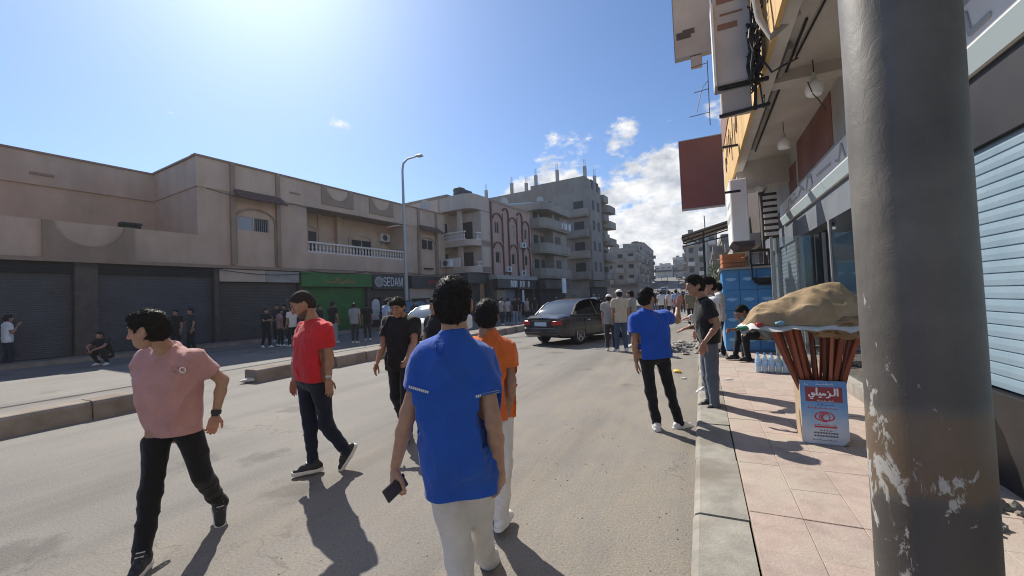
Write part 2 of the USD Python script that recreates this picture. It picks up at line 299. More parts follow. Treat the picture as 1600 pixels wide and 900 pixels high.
kerb = thing('kerb', label='grey concrete kerb of long cracked stones on the right of the road', cat='kerb', kind='structure')
y = -3.0; k = 0
while y < 48:
    ln = 0.98 if y < 14 else 4.0
    j = rng.uniform(-0.006, 0.006); zt = 0.147+rng.uniform(-0.006, 0.004)
    m = MB()
    b = 0.028
    prof = sg.Polygon([(-0.12, -0.05), (0.20, -0.05), (0.20, zt), (-0.075, zt), (-0.10, zt-0.012), (-0.112, zt-0.035)])
    m.prism(prof, ln-0.012, (j, y, 0), (1, 0, 0), (0, 0, 1), (0, 1, 0))
    m.build('kerb_stone', M['kerb_concrete'], kerb)
    y += ln
pav = thing('pavement', label='pavement of dusty pink paving tiles along the shops', cat='pavement', kind='structure')
bed = MB(); bed.box(0.206, 3.2, -6, 60, -0.05, 0.1445); bed.build('mortar_bed', M['soil'], pav)
ty = -1.2; r2 = random.Random(11); nt = 0
TW, TL = 0.288, 0.42
while ty < 13.6:
    tx = 0.209
    while tx < 1.9:
        w = min(TW, 1.93-tx)
        if w > 0.05:
            dz = r2.uniform(-0.003, 0.0025); m = MB()
            m.rbox(tx+0.0012, tx+w-0.0012, ty+0.0012, ty+TL-0.0012, 0.10, 0.150+dz, 0.0025)
            m.build('tile', M['pink_tile_%d' % r2.choice((0, 0, 1, 1, 2))], pav); nt += 1
        tx += TW
    ty += TL
far = MB(); far.box(0.209, 1.93, ty, 60, 0.10, 0.149); far.build('far_paving', M['pink_tile_1'], pav)

med = thing('median', label='raised dark concrete median kerb broken by a gap in mid road', cat='median kerb', kind='structure')
def median_run(y0, y1, x0, x1):
    y = y0; 
    while y < y1-0.05:
        ln = min(1.0 if y < 24 else 5.0, y1-y); t0, t1 = (y-y0)/(y1-y0), (y+ln-y0)/(y1-y0)
        xa, xb = x0+(x1-x0)*t0, x0+(x1-x0)*t1; h = 0.275+rng.uniform(-0.012, 0.01); o = rng.uniform(-0.012, 0.012)
        m = MB()
        prof = sg.Polygon([(-0.42, -0.05), (0.03, -0.05), (0.0, h-0.05), (-0.035, h-0.01), (-0.07, h), (-0.38, h), (-0.42, h-0.03)])
        m.prism(prof, ln-0.010, (xa+o, y+0.005, 0), (1, 0, 0), (0, 0, 1), (0, 1, 0))
        m.build('kerb_stone', M['median_concrete'], med); y += ln
median_run(-3.0, 3.95, -8.60, -8.45)
median_run(5.7, 40.0, -8.72, -6.6)
lpv = MB(); lpv.prism(sg.Polygon([(0, -0.05), (6, -0.05), (6, 0.15), (0.05, 0.15), (0, 0.11)]), 75, (0, -8, 0), (-1, 0, 0), (0, 0, 1), (0, 1, 0))
ROW_RZ = math.atan2(0.99504, 0.0995)
def row_pt(s, t, z): # along the left-hand row of buildings, t metres out from its front towards the street
    return np.array([-20.5+0.0995*s+0.99504*t, 10.85+0.99504*s-0.0995*t, z])
fp = MB(); fp.prism(sg.Polygon([(-30, -1.1), (60, -1.1), (60, 6), (-30, 6)]), 0.15, (0, 0, 0), (1, 0, 0), (0, 1, 0), (0, 0, 1))
fp.xf(lambda v: np.stack([-20.5+0.0995*v[:, 0]-0.99504*v[:, 1], 10.85+0.99504*v[:, 0]+0.0995*v[:, 1], v[:, 2]-0.0], 1)[:, [0, 1, 2]])
fp.build('far_pavement', M['median_concrete'], kind='structure', label='raised concrete pavement in the shade along the left-hand shops', cat='pavement')

# ------------------------------------------------------------------ the row of buildings on the left; local x along the street, y away from it
def ribbon(m, pts, w, y0, d):
    m.prism(sg.LineString(pts).buffer(w/2, cap_style=2, join_style=1, quad_segs=3), d, (0, y0, 0), (1, 0, 0), (0, 0, 1), (0, -1, 0))
def window(par, x0, x1, z0, z1, y, fm='plaster_pale', pm='window_dark', n=2, depth=0.12, fw=0.05, pale=None, name='window'):
    m = MB(); f = fw
    m.box(x0, x1, y+0.02, y+0.08, z0, z0+f); m.box(x0, x1, y+0.02, y+0.08, z1-f, z1); m.box(x0, x0+f, y+0.02, y+0.08, z0+f, z1-f); m.box(x1-f, x1, y+0.02, y+0.08, z0+f, z1-f)
    for i in range(1, n): c = x0+(x1-x0)*i/n; m.box(c-f/2, c+f/2, y+0.02, y+0.08, z0+f, z1-f)
    w = m.build(name, M[fm], par)
    for i in range(n):
        a, b = x0+(x1-x0)*i/n, x0+(x1-x0)*(i+1)/n
        q = MB(); q.box(a+f/2, b-f/2, y+0.055+0.002*i, y+depth, z0+f/2, z1-f/2); q.build('pane', M['window_pale' if pale == i else pm], w)
    return w
def roller(par, x0, x1, z0, z1, y, m, pitch=0.10, box=True, name='shutter', axis=None):
    """a roller shutter of separate curved slats with its hood and guides"""
    n = int((z1-z0)/pitch); cap = 60
    sh = MB(); sh.box(x0, x1, y+0.03, y+0.06, z0, z1); s = sh.build(name, M[m], par)
    for i in range(n):
        z = z0+i*pitch; q = MB()
        q.prism(sg.Polygon([(0, z+0.003), (0.018, z+0.009), (0.022, z+pitch*0.5), (0.017, z+pitch-0.009), (0, z+pitch-0.003)]), x1-x0-0.06, (x0+0.03, y+0.03, 0), (0, -1, 0), (0, 0, 1), (1, 0, 0))
        q.build('slat', M[m], s)
    return s
def baluster_rail(par, a, b, z0, z1, m='white_stone', step=0.22, turn=True):
    a, b = np.array(a, float), np.array(b, float); L = np.linalg.norm(b-a); n = max(2, int(L/step))
    r = MB(); r.bar((*a, z1-0.05), (*b, z1-0.05), 0.20, 0.10); r.bar((*a, z0+0.04), (*b, z0+0.04), 0.18, 0.08); rail = r.build('handrail', M[m], par)
    h = z1-z0-0.18
    prof = [(0.055, 0), (0.055, 0.05*h/0.4), (0.03, 0.10*h/0.4), (0.062, 0.18*h/0.4), (0.045, 0.27*h/0.4), (0.028, 0.33*h/0.4), (0.05, 0.40*h/0.4)]
    for i in range(n):
        p = a+(b-a)*(i+0.5)/n; q = MB(); q.lathe((p[0], p[1], z0+0.08), prof, 7); q.build('baluster', M[m], rail)
def hood(par, x0, x1, z0, z1, y):
    """a sloping tiled hood over a window: separate tile courses on a board"""
    hb = MB(); hb.prism(sg.Polygon([(0, z1), (0, z1-0.05), (0.75, z0-0.02), (0.78, z0)]), x1-x0, (x0, y, 0), (0, -1, 0), (0, 0, 1), (1, 0, 0)); hp = hb.build('window_hood', M['hood_tile'], par)
    n = 8; dx, dz = 0.78, z1-z0
    for i in range(n):
        for c in range(4):
            a, b = x0+(x1-x0)*i/n+0.01, x0+(x1-x0)*(i+1)/n-0.01; t0, t1 = c/4, (c+1)/4
            q = MB(); q.prism(sg.Polygon([(dx*t0, z1-dz*t0+0.01), (dx*t0, z1-dz*t0+0.035), (dx*t1+0.03, z1-dz*t1+0.05), (dx*t1+0.03, z1-dz*t1+0.02)]), b-a, (a, y, 0), (0, -1, 0), (0, 0, 1), (1, 0, 0)); q.build('hood_tile', M['hood_tile'], hp)
def ac_unit(par, x, y, z, w=0.85, h=0.58, rotated=False):
    m = MB(); m.rbox(x, x+w, y-0.32, y-0.02, z, z+h, 0.02); a = m.build('air_conditioner', M['ac_white'], par)
    g = MB(); g.prism(sg.Point(x+w*0.42, z+h/2).buffer(h*0.38, quad_segs=6), 0.012, (0, y-0.32, 0), (1, 0, 0), (0, 0, 1), (0, -1, 0)); g.build('fan_grille', M['ac_grille'], a)
    b = MB()
    for q in (0.15, w-0.15): b.bar((x+q, y, z-0.03), (x+q, y-0.36, z-0.03), 0.04); b.bar((x+q, y, z-0.25), (x+q, y-0.34, z-0.05), 0.025)
    b.build('bracket', M['black_metal'], a)

# A: the long low terrace with shops, nearest on the left
A = thing('shop_terrace', row_pt(0, 0, 0), ROW_RZ, 'long two storey beige terrace with roller shuttered shops and a recessed roof terrace', 'building')
W = MB()
wn = (1.66, 3.21, 5.5, 6.26)
W.holed(0, 5.3, 3.75, 7.3, [wn], 0, 0.3); W.box(0, 0.3, 0.3, 4.6, 5.1, 7.3)          # front bay and its return
W.box(-9, -0.0, 4.6, 4.9, 3.75, 7.3)                                                     # wall at the back of the roof terrace
W.box(-9, -1.9, 0, 0.25, 3.75, 5.08); W.box(-1.9, 0, 0, 0.25, 3.75, 5.08)                 # terrace parapet
W.box(5.3, 12.85, 1.7, 1.95, 3.75, 7.4); W.box(5.0, 5.3, 0.3, 1.95, 3.75, 7.3); W.box(12.85, 17.3, 0, 0.3, 3.75, 8.9-1.55)
W.box(12.85, 13.1, 0.3, 1.95, 3.75, 7.3); W.box(5.3, 12.85, 0, 0.25, 3.78, 4.72)           # balcony parapet
W.box(0, 17.3, 4.9, 9, 3.75, 8.2); W.box(-9, 0, 8, 9, 3.75, 8.2); W.box(-60, -9.02, 0, 9, 0.15, 10.5)
W.build('wall', M['plaster'], A)
Sl = MB(); Sl.box(-9, 17.3, -0.12, 9, 3.60, 3.745); Sl.box(5.3, 12.85, 0.25, 1.7, 7.38, 7.5); Sl.box(5.3, 12.85, 0.25, 1.7, 3.75, 3.85); Sl.box(-9, 0, 0.25, 4.6, 3.75, 3.9); Sl.build('floor_slab', M['plaster_relief'], A)
P = MB(); P.box(-0.05, 17.3, -0.06, 0.24, 7.3, 8.68); P.box(-0.05, 0.25, 0.24, 4.5, 7.3, 8.66); P.box(-9, 0.25, 4.5, 4.85, 7.28, 8.64); P.build('parapet', M['plaster_band'], A)
cp = MB(); cp.box(-0.12, 17.32, -0.13, 0.30, 8.68, 8.76); cp.box(-0.12, 0.30, 0.30, 4.43, 8.66, 8.74); cp.box(-9, 0.30, 4.43, 4.9, 8.64, 8.72); cp.build('coping', M['plaster_relief'], A)
for a, b in ((1.33, 1.53), (3.52, 3.72), (14.1, 14.3), (16.1, 16.3)):
    q = MB(); q.box(a, b, -0.16, 0.02, 3.78, 8.73); q.build('pilaster', M['plaster_relief'], A)
for a, b in ((1.53, 3.52), (14.3, 16.1)):
    q = MB(); c = (a+b)/2; r = (b-a)/2-0.04
    ribbon(q, [(a+0.04, 3.85), (a+0.04, 6.05)]+[(c-r*math.cos(t), 6.05+0.62*r*math.sin(t)) for t in np.linspace(0, math.pi, 13)]+[(b-0.04, 3.85)], 0.09, 0.0, 0.07); q.build('arch_moulding', M['plaster_relief'], A)
window(A, *wn, 0.0, 'plaster_pale', 'window_dark', 2, pale=0)
gr = MB()
for i in range(7): gr.bar((2.5+i*0.1, 0.03, 5.55), (2.5+i*0.1, 0.03, 6.2), 0.018)
gr.build('window_grille', M['galvanised'], A)
hood(A, 1.45, 3.75, 6.95, 7.5, 0.0); hood(A, 14.15, 16.4, 6.95, 7.5, 0.0)
b2 = MB(); b2.box(14.55, 15.75, -0.004, 0.0, 5.68, 6.45); window(A, 14.5, 15.8, 5.65, 6.45, -0.06, 'plaster_pale', 'window_dark', 2, depth=0.05)
ledge = MB(); ledge.box(14.7, 15.6, -0.2, 0, 4.15, 4.25); ledge.build('light_box', M['interior_dark'], A)
# reliefs with a scooped top
def scoop(x0, x1, z0, z1, r, cx=None):
    c = (x0+x1)/2 if cx is None else cx
    return sg.box(x0, z0, x1, z1).difference(sg.Point(c, z1+r*0.12).buffer(r, quad_segs=16))
q = MB(); q.prism(scoop(-4.72, -2.25, 3.66, 5.08, 0.98), 0.09, (0, 0, 0), (1, 0, 0), (0, 0, 1), (0, -1, 0)); q.build('relief_panel', M['plaster_relief'], A)
for a, b in ((6.2, 8.4), (9.65, 11.7)):
    q = MB(); q.prism(scoop(a, b, 7.62, 8.675, 0.80), 0.07, (0, -0.06, 0), (1, 0, 0), (0, 0, 1), (0, -1, 0)); q.build('relief_panel', M['plaster_relief'], A)
q = MB(); q.box(-2.62, -1.9, 0.27, 0.32, 5.09, 5.3); q.box(-2.62, -1.95, -0.02, 0.20, 5.22, 5.30); q.build('vent_slot', M['interior_dark'], A)
q = MB(); q.box(-4.2, -3.5, 4.44, 4.5, 7.7, 7.8); q.build('rain_spout', M['plaster_relief'], A); q = MB(); q.box(4.3, 4.9, -0.1, -0.06, 7.85, 7.93); q.build('rain_spout', M['plaster_relief'], A)
baluster_rail(A, (5.32, 0.12), (12.83, 0.12), 4.72, 5.36, 'white_stone', 0.23)
q = MB(); q.box(8.3, 8.6, 1.4, 1.7, 3.85, 7.38); q.box(7.1, 7.3, 1.6, 1.7, 3.85, 7.38); q.build('pilaster', M['plaster'], A)
for (a, b, z0, z1, pm) in ((5.75, 7.0, 4.8, 6.3, 'dark_wood'), (9.5, 11.2, 5.0, 6.1, 'window_dark')):
    window(A, a, b, z0, z1, 1.58, 'plaster_pale', pm, 2, depth=0.10)
    q = MB(); c = (a+b)/2; ribbon(q, [(a-0.1, z0)]+[(c-(b-a+0.2)/2*math.cos(t), z1+0.35*math.sin(t)) for t in np.linspace(0, math.pi, 11)]+[(b+0.1, z0)], 0.14, 1.7, 0.06); q.build('arch_moulding', M['plaster_pale'], A)
ac_unit(A, 11.9, 1.7, 6.15)
# ground floor shops
G = MB()
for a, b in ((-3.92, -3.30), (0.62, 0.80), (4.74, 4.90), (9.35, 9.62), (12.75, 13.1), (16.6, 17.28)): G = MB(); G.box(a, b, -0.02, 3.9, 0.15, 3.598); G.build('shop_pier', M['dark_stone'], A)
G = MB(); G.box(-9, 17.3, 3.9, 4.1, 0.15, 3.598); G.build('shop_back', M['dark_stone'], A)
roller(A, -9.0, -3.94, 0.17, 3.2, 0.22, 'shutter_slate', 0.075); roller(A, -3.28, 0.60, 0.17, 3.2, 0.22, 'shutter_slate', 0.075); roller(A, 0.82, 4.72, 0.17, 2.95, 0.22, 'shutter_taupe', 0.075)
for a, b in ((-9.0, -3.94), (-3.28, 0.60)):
    q = MB(); q.box(a, b, 0.1, 0.6, 3.2, 3.597); q.build('shutter_hood', M['interior_dark'], A)
q = MB(); q.box(0.82, 2.9, -0.06, 0.5, 2.98, 3.56); q.build('lintel', M['plaster_pale'], A)
q = MB(); q.box(2.92, 4.72, -0.04, 0.5, 2.98, 3.56); q.build('lintel', M['concrete_raw'], A)
gs = roller(A, 4.92, 9.33, 0.17, 2.74, 0.20, 'green_paint', 0.11, name='green_shutter')
q = MB(); q.box(4.8, 9.7, -0.14, 0.45, 2.76, 3.585); gf = q.build('green_fascia', M['green_paint'], A)
q = MB()
for p in ([(6.35, 3.1), (6.5, 3.0), (6.9, 3.02), (7.0, 3.2)], [(6.7, 3.25)], [(7.15, 3.3), (7.15, 3.0), (7.5, 3.0), (7.65, 3.15)], [(7.8, 3.28), (7.8, 2.98)], [(7.4, 2.9)], [(8.0, 3.05), (8.2, 3.0), (8.25, 3.18)]):
    q.prism(text_strokes([p], 0.06), 0.012, (0, -0.14, 0), (1, 0, 0), (0, 0, 1), (0, -1, 0))
q.build('sign_letters', M['orange_print'], gf)
# SEDAM shop
q = MB(); q.box(9.66, 12.74, -0.22, 0.4, 2.62, 3.59); sf = q.build('shop_sign', M['black_panel'], A, label='black shop sign with grey capital letters and a round emblem')
t = meshkit.text_mesh('SEDAM', 0.60, 0.03, bold=False); t.vertices[:, 0] *= 1.74/(t.bounds[1][0]-t.bounds[0][0]); t.vertices[:, 0] -= t.bounds[0][0]
q = MB(); q.add(np.stack([10.50+t.vertices[:, 0], -0.22-t.vertices[:, 2], 2.82+t.vertices[:, 1]], 1), t.faces[:, ::-1])
x = 10.55; q.build('sign_letters', M['letter_grey'], sf)
q = MB(); q.prism(sg.Point(10.12, 3.1).buffer(0.36, quad_segs=8), 0.03, (0, -0.22, 0), (1, 0, 0), (0, 0, 1), (0, -1, 0)); q.build('sign_emblem', M['logo_disc'], sf)
q = MB(); q.prism(sg.Point(10.12, 3.1).buffer(0.30, quad_segs=8).difference(sg.Point(10.12, 3.1).buffer(0.275, quad_segs=8)), 0.01, (0, -0.25, 0), (1, 0, 0), (0, 0, 1), (0, -1, 0)); q.build('emblem_ring', M['letter_grey'], sf)
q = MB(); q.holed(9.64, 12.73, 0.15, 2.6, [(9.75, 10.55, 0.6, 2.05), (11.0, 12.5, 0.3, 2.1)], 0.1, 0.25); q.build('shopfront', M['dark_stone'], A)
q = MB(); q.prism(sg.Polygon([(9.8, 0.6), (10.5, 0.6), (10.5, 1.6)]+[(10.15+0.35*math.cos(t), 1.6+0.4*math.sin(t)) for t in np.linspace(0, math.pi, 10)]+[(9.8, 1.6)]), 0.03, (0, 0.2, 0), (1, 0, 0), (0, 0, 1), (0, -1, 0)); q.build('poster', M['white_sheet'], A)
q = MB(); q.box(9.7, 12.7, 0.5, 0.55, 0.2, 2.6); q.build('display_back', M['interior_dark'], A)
for dx in (0, 0.28): 
    q = MB(); q.prism(sg.Polygon([(11.5+dx, 1.1), (11.62+dx, 1.1), (11.72+dx, 2.0), (11.56+dx, 2.0)]), 0.02, (0, 0.22, 0), (1, 0, 0), (0, 0, 1), (0, -1, 0)); q.build('poster', M['white_sheet'], A)
q = MB(); q.box(10.98, 12.52, 0.3, 0.32, 0.3, 2.1); q.build('shop_window', M['glass_tinted'], A)
# dark shop with small red letters
q = MB(); q.box(13.12, 17.2, -0.26, 0.4, 2.72, 3.70-0.11); lf = q.build('shop_sign', M['black_panel'], A, label='dark shop sign with small red letters')
t = meshkit.text_mesh("LEVI'S", 0.24, 0.02, bold=True); t.vertices[:, 0] -= t.bounds[0][0]
q = MB(); q.add(np.stack([14.75+t.vertices[:, 0], -0.26-t.vertices[:, 2], 3.05+t.vertices[:, 1]], 1), t.faces[:, ::-1]); q.build('sign_letters', M['letter_red'], lf)
q = MB(); q.box(13.12, 16.6, 0.05, 0.3, 1.95, 2.7); q.box(13.12, 13.35, 0.05, 0.3, 0.15, 1.95); q.box(15.9, 16.6, 0.05, 0.3, 0.15, 1.95); q.build('shopfront', M['plaster_pale'], A)
q = MB(); q.box(13.35, 15.9, 0.3, 0.35, 0.2, 1.95); q.build('display_back', M['dark_stone'], A)
q = MB(); q.prism(sg.Point(14.0, 1.0).buffer(0.45, quad_segs=6), 0.02, (0, 0.3, 0), (1, 0, 0), (0, 0, 1), (0, -1, 0)); q.box(15.1, 15.5, 0.26, 0.3, 0.7, 1.85); q.build('poster', M['logo_disc'], A)

# B: three storeys with corner balconies
T = 2.75
B = thing('corner_balcony_house', row_pt(17.3, 0, 0), ROW_RZ, 'beige three storey house with white balustrade corner balconies beside the terrace', 'building')
W = MB(); 
W.box(0, 2.6, 0.35, 10, 0.15, 10.1)                       # core behind the balconies
W.box(1.3, 2.6, -T, 0.35, 3.9, 8.9)                        # closed part towards the next house
W.build('wall', M['plaster_pale'], B)
def round_slab(z0, z1, x1, yf, r=0.9, inset=0.0):
    a = [(inset+r-r*math.cos(t), -yf+inset+r-r*math.sin(t)) for t in np.linspace(0, math.pi/2, 7)]
    return sg.Polygon([(inset, 0.6), *a, (x1, -yf+inset), (x1, 0.6)]), z0, z1
for (z0, z1, nm, mt) in ((8.95, 10.15, 'parapet', 'plaster_pale'), (6.0, 6.5, 'balcony', 'plaster_pale'), (3.85, 4.35, 'balcony', 'plaster_pale')):
    pg, a, b = round_slab(z0, z1, 2.6, T); q = MB(); q.prism(pg, b-a, (0, 0, a), (1, 0, 0), (0, 1, 0), (0, 0, 1)); q.build(nm, M[mt], B)
q = MB(); q.box(-0.02, 2.6, -0.4, 10, 10.1, 10.35); q.build('coping', M['plaster_relief'], B)
baluster_rail(B, (0.12, 0.25), (0.12, -T+0.75), 6.5, 7.2, 'white_stone', 0.2)
baluster_rail(B, (0.75, -T+0.12), (2.55, -T+0.12), 6.5, 7.1, 'white_stone', 0.2)
baluster_rail(B, (0.75, -T+0.12), (2.55, -T+0.12), 4.35, 4.75, 'white_stone', 0.2)
q = MB(); q.box(0.06, 0.2, -1.4, 0.3, 4.35, 5.1); q.build('balcony_wall', M['white_stone'], B)
for z0, z1 in ((6.5, 8.95), (4.35, 6.0)):
    q = MB(); q.box(0.4, 0.72, -1.35, -1.03, z0, z1); q.build('column', M['plaster_pale'], B)
    for (ya, yb) in ((-0.15, 0.45),): pass
for (xa, xb, z0, z1, m) in ((0.05, 0.75, 6.55, 8.1, 'window_dark'), (0.05, 0.75, 4.4, 5.55, 'dark_wood')):
    q = MB(); q.box(xa, xb, 0.30, 0.345, z0, z1); q.build('door', M[m], B)
for (z0, z1, m) in ((6.55, 8.1, 'window_dark'), (4.4, 5.6, 'dark_wood')):
    q = MB(); q.box(1.26, 1.296, -1.9, -0.9, z0, z1); q.build('door', M[m], B)
ac = thing('air_conditioner', row_pt(17.1, -0.0, 4.35), ROW_RZ-math.pi/2*0, 'white air conditioner hung beside the lower corner balcony', 'air conditioner')
q = MB(); q.rbox(-0.5, 0.0, -1.0, -0.1, 0, 0.62, 0.02); q.build('casing', M['ac_white'], ac)
q = MB(); q.prism(sg.Point(-0.55, 0.31).buffer(0.24, quad_segs=6), 0.012, (-0.5, 0, 0), (0, 1, 0), (0, 0, 1), (-1, 0, 0)); q.build('fan_grille', M['ac_grille'], ac)
tk = thing('water_tank', row_pt(18.2, 1.4, 10.36), ROW_RZ, 'dark water tank and clutter on the corner house roof', 'water tank')
q = MB(); q.lathe((0, 0.4, 0), [(0.05, 0), (0.5, 0), (0.52, 0.1), (0.5, 0.2), (0.52, 0.35), (0.5, 0.5), (0.3, 0.6), (0.12, 0.62), (0.12, 0.68)], 14); q.build('tank_body', M['water_tank'], tk)
q = MB(); q.box(0.5, 1.6, -0.1, 0.6, 0, 0.32); q.box(-0.4, 0.4, -0.6, -0.2, 0, 0.2); q.box(0.9, 1.2, 0.1, 0.4, 0.32, 0.5); q.build('roof_clutter', M['water_tank'], tk)
q = MB(); q.box(-0.35, 2.6, -T+0.3, 0, 3.0, 3.8); q.build('shop_sign', M['black_panel'], B)
roller(B, 0.1, 2.55, 0.17, 3.0, -T+1.2, 'shutter_taupe', 0.14)
q = MB(); q.box(-0.0, 0.1, -T+1.1, 0.35, 0.15, 3.0); q.build('shop_pier', M['dark_stone'], B)

# C: pink house with dark red arched trim
Cx = thing('pink_arched_house', row_pt(19.9, T, 0), ROW_RZ, 'pink house front ruled by tall dark red arches and small windows', 'building')
wins = [(0.75, 1.5), (3.45, 4.1), (5.95, 6.6)]
zs = ((4.75, 5.75), (7.3, 8.35))
W = MB(); W.holed(0, 7.5, 3.7, 9.95, [(a, b, z0, z1) for a, b in wins for z0, z1 in zs], 0, 0.3); W.box(0, 7.5, 0.3, 9, 3.7, 9.6); W.build('wall', M['plaster_pink'], Cx)
q = MB(); q.box(-0.05, 7.5, -0.05, 0.3, 9.95, 10.15); q.build('coping', M['plaster_relief'], Cx)
for i, (a, b) in enumerate(wins):
    for j, (z0, z1) in enumerate(zs): window(Cx, a, b, z0, z1, 0.05, 'plaster_pale', 'window_dark' if (i, j) != (1, 1) else 'window_pale', 1 if j == 0 else 2, depth=0.18, fw=0.06)
q = MB(); q.box(0.08, 0.24, -0.12, 0, 3.72, 9.9); q.build('red_moulding', M['red_trim'], Cx)
def arch_line(x0, x1, zb, zt, left=False):
    r = (x1-x0)/2; c = (x0+x1)/2
    return ([(x0, zb)] if left else [])+[(c-r*math.cos(t), zt-r+r*math.sin(t)) for t in np.linspace(0 if left else 0.35, math.pi, 14)]+[(x1, zb)]
for a, b in ((0.35, 1.95), (3.05, 4.5), (5.6, 6.9)):
    for z0, z1 in ((3.72, 6.55), (6.6, 9.05)):
        q = MB(); ribbon(q, arch_line(a, b, z0, z1), 0.09, 0.0, 0.12); q.build('red_moulding', M['red_trim'], Cx)
for a, b in ((2.05, 2.95), (4.6, 5.5)):
    q = MB(); ribbon(q, arch_line(a, b, 3.72, 9.7), 0.10, 0.0, 0.14); q.build('red_moulding', M['red_trim'], Cx)
    q = MB(); ribbon(q, [(a+0.02, 3.75), (a+0.02, 9.2)], 0.07, 0.0, 0.06); q.build('red_moulding', M['red_trim'], Cx)
q = MB(); q.box(0, 7.5, -0.5, 0.3, 3.35, 3.7); cf = q.build('shop_canopy', M['concrete_raw'], Cx)
q = MB(); q.box(0.2, 3.6, -0.46, 0.0, 2.6, 3.34); q.box(3.8, 7.3, -0.40, 0.0, 2.5, 3.34); q.build('shop_sign', M['black_panel'], Cx)
q = MB()
for i, x in enumerate((2.3, 2.75, 3.1, 4.1, 4.6, 5.6)): q.prism(text_strokes([[(x, 2.7), (x+0.05, 3.2), (x+0.25, 3.15), (x+0.22, 2.75)]], 0.12), 0.02, (0, -0.46 if x < 3.6 else -0.40, 0), (1, 0, 0), (0, 0, 1), (0, -1, 0))
q.build('sign_letters', M['white_sheet'], Cx)
roller(Cx, 0.3, 2.2, 0.17, 2.5, 0.3, 'shutter_taupe', 0.14); roller(Cx, 2.4, 4.3, 0.17, 2.5, 0.3, 'shutter_grey', 0.14)
q = MB(); q.box(0.6, 2.0, -0.1, 0.2, 1.6, 2.4); q.build('shutter_hood', M['plaster_relief'], Cx)
q = MB(); q.box(4.5, 7.4, 0.6, 0.7, 0.15, 2.5); q.box(0, 7.5, 0.71, 0.8, 0.15, 3.3); q.build('shop_back', M['interior_dark'], Cx)
for a, b in ((4.4, 4.6), (7.3, 7.5), (0, 0.25)): q = MB(); q.box(a, b, 0, 0.6, 0.15, 3.3); q.build('shop_pier', M['dark_stone'], Cx)
q = MB(); q.box(4.62, 4.95, -0.3, -0.26, 1.3, 2.4); q.build('hanging_banner', M['white_sheet'], Cx)

# D: brown flats with deep balconies
D = thing('balcony_flats', row_pt(27.6, 4.2, 0), ROW_RZ, 'brown four storey block of flats with deep rounded balconies', 'building')
W = MB(); W.box(0, 6.4, 1.5, 12, 0.15, 11.0); W.box(2.9, 6.4, 0.5, 1.5, 3.6, 10.4); W.build('wall', M['grey_render'], D)
for z in (3.65, 6.15, 8.65):
    q = MB(); pg = sg.Polygon([(-0.3, 1.6), (-0.3, 0.5), (0.0, 0.1), (0.5, -0.1), (5.9, -0.1), (6.4, 0.3), (6.4, 1.6)]); q.prism(pg, 0.16, (0, 0, z-0.12), (1, 0, 0), (0, 1, 0), (0, 0, 1))
    q.prism(pg.exterior.buffer(0.07).intersection(sg.box(-1, -1, 7, 1.45)), 0.85, (0, 0, z+0.04), (1, 0, 0), (0, 1, 0), (0, 0, 1)); q.build('balcony', M['grey_render'], D)
    for (a, b, m) in ((0.4, 1.3, 'window_dark'), (1.9, 2.6, 'dark_wood')):
        q = MB(); q.box(a, b, 1.44, 1.50-0.003, z+0.1, z+1.9); q.build('balcony_door', M[m], D)
    q = MB(); q.box(3.5, 4.6, 0.42, 0.497, z+0.9, z+1.9); q.build('window_shutter', M['dark_wood'], D)
    for yy in (4.0, 7.5):
        q = MB(); q.box(-0.03, 0.03, yy, yy+0.8, z+0.9, z+1.9); q.build('window_shutter', M['window_dark'], D)
for i in range(9):
    q = MB(); x = 3.7+i*0.27; q.box(x, x+0.22, -0.22, -0.19, 8.85, 9.45+0.1*((i*7) % 3)); q.build('washing', M[('white_sheet', 'shutter_grey', 'plaster_pale', 'sign_mark')[i % 4]], D)
q = MB(); q.prism(sg.Polygon([(-0.35, 12), (-0.35, 0.4), (0.3, -0.25), (6.0, -0.25), (6.5, 0.2), (6.5, 12)]), 0.75, (0, 0, 10.35), (1, 0, 0), (0, 1, 0), (0, 0, 1)); q.build('parapet', M['grey_render'], D)
q = MB(); q.tube([(-0.1, 5.5, 11.45), (2.0, 0.9, 11.5)], 0.12, 8); q.build('roof_roll', M['shutter_blue'], D)
q = MB(); 
for i in range(6): q.rbox(2.0+i*0.5, 2.5+i*0.5, 0.6, 1.6, 11.1, 11.35+0.2*((i*5) % 3), 0.03)
q.build('roof_clutter', M['water_tank'], D)
q = MB(); q.box(0, 6.4, 0.9, 1.5-0.004, 0.15, 3.4); q.build('shopfront', M['interior_dark'], D)
q = MB(); q.box(0, 6.4, 0.2, 0.9, 2.5, 3.4); q.build('shop_sign', M['dark_stone'], D)
q = MB(); q.box(1.6, 2.5, -0.9, -0.8, 2.0, 3.5); q.build('hanging_banner', M['white_sheet'], D)

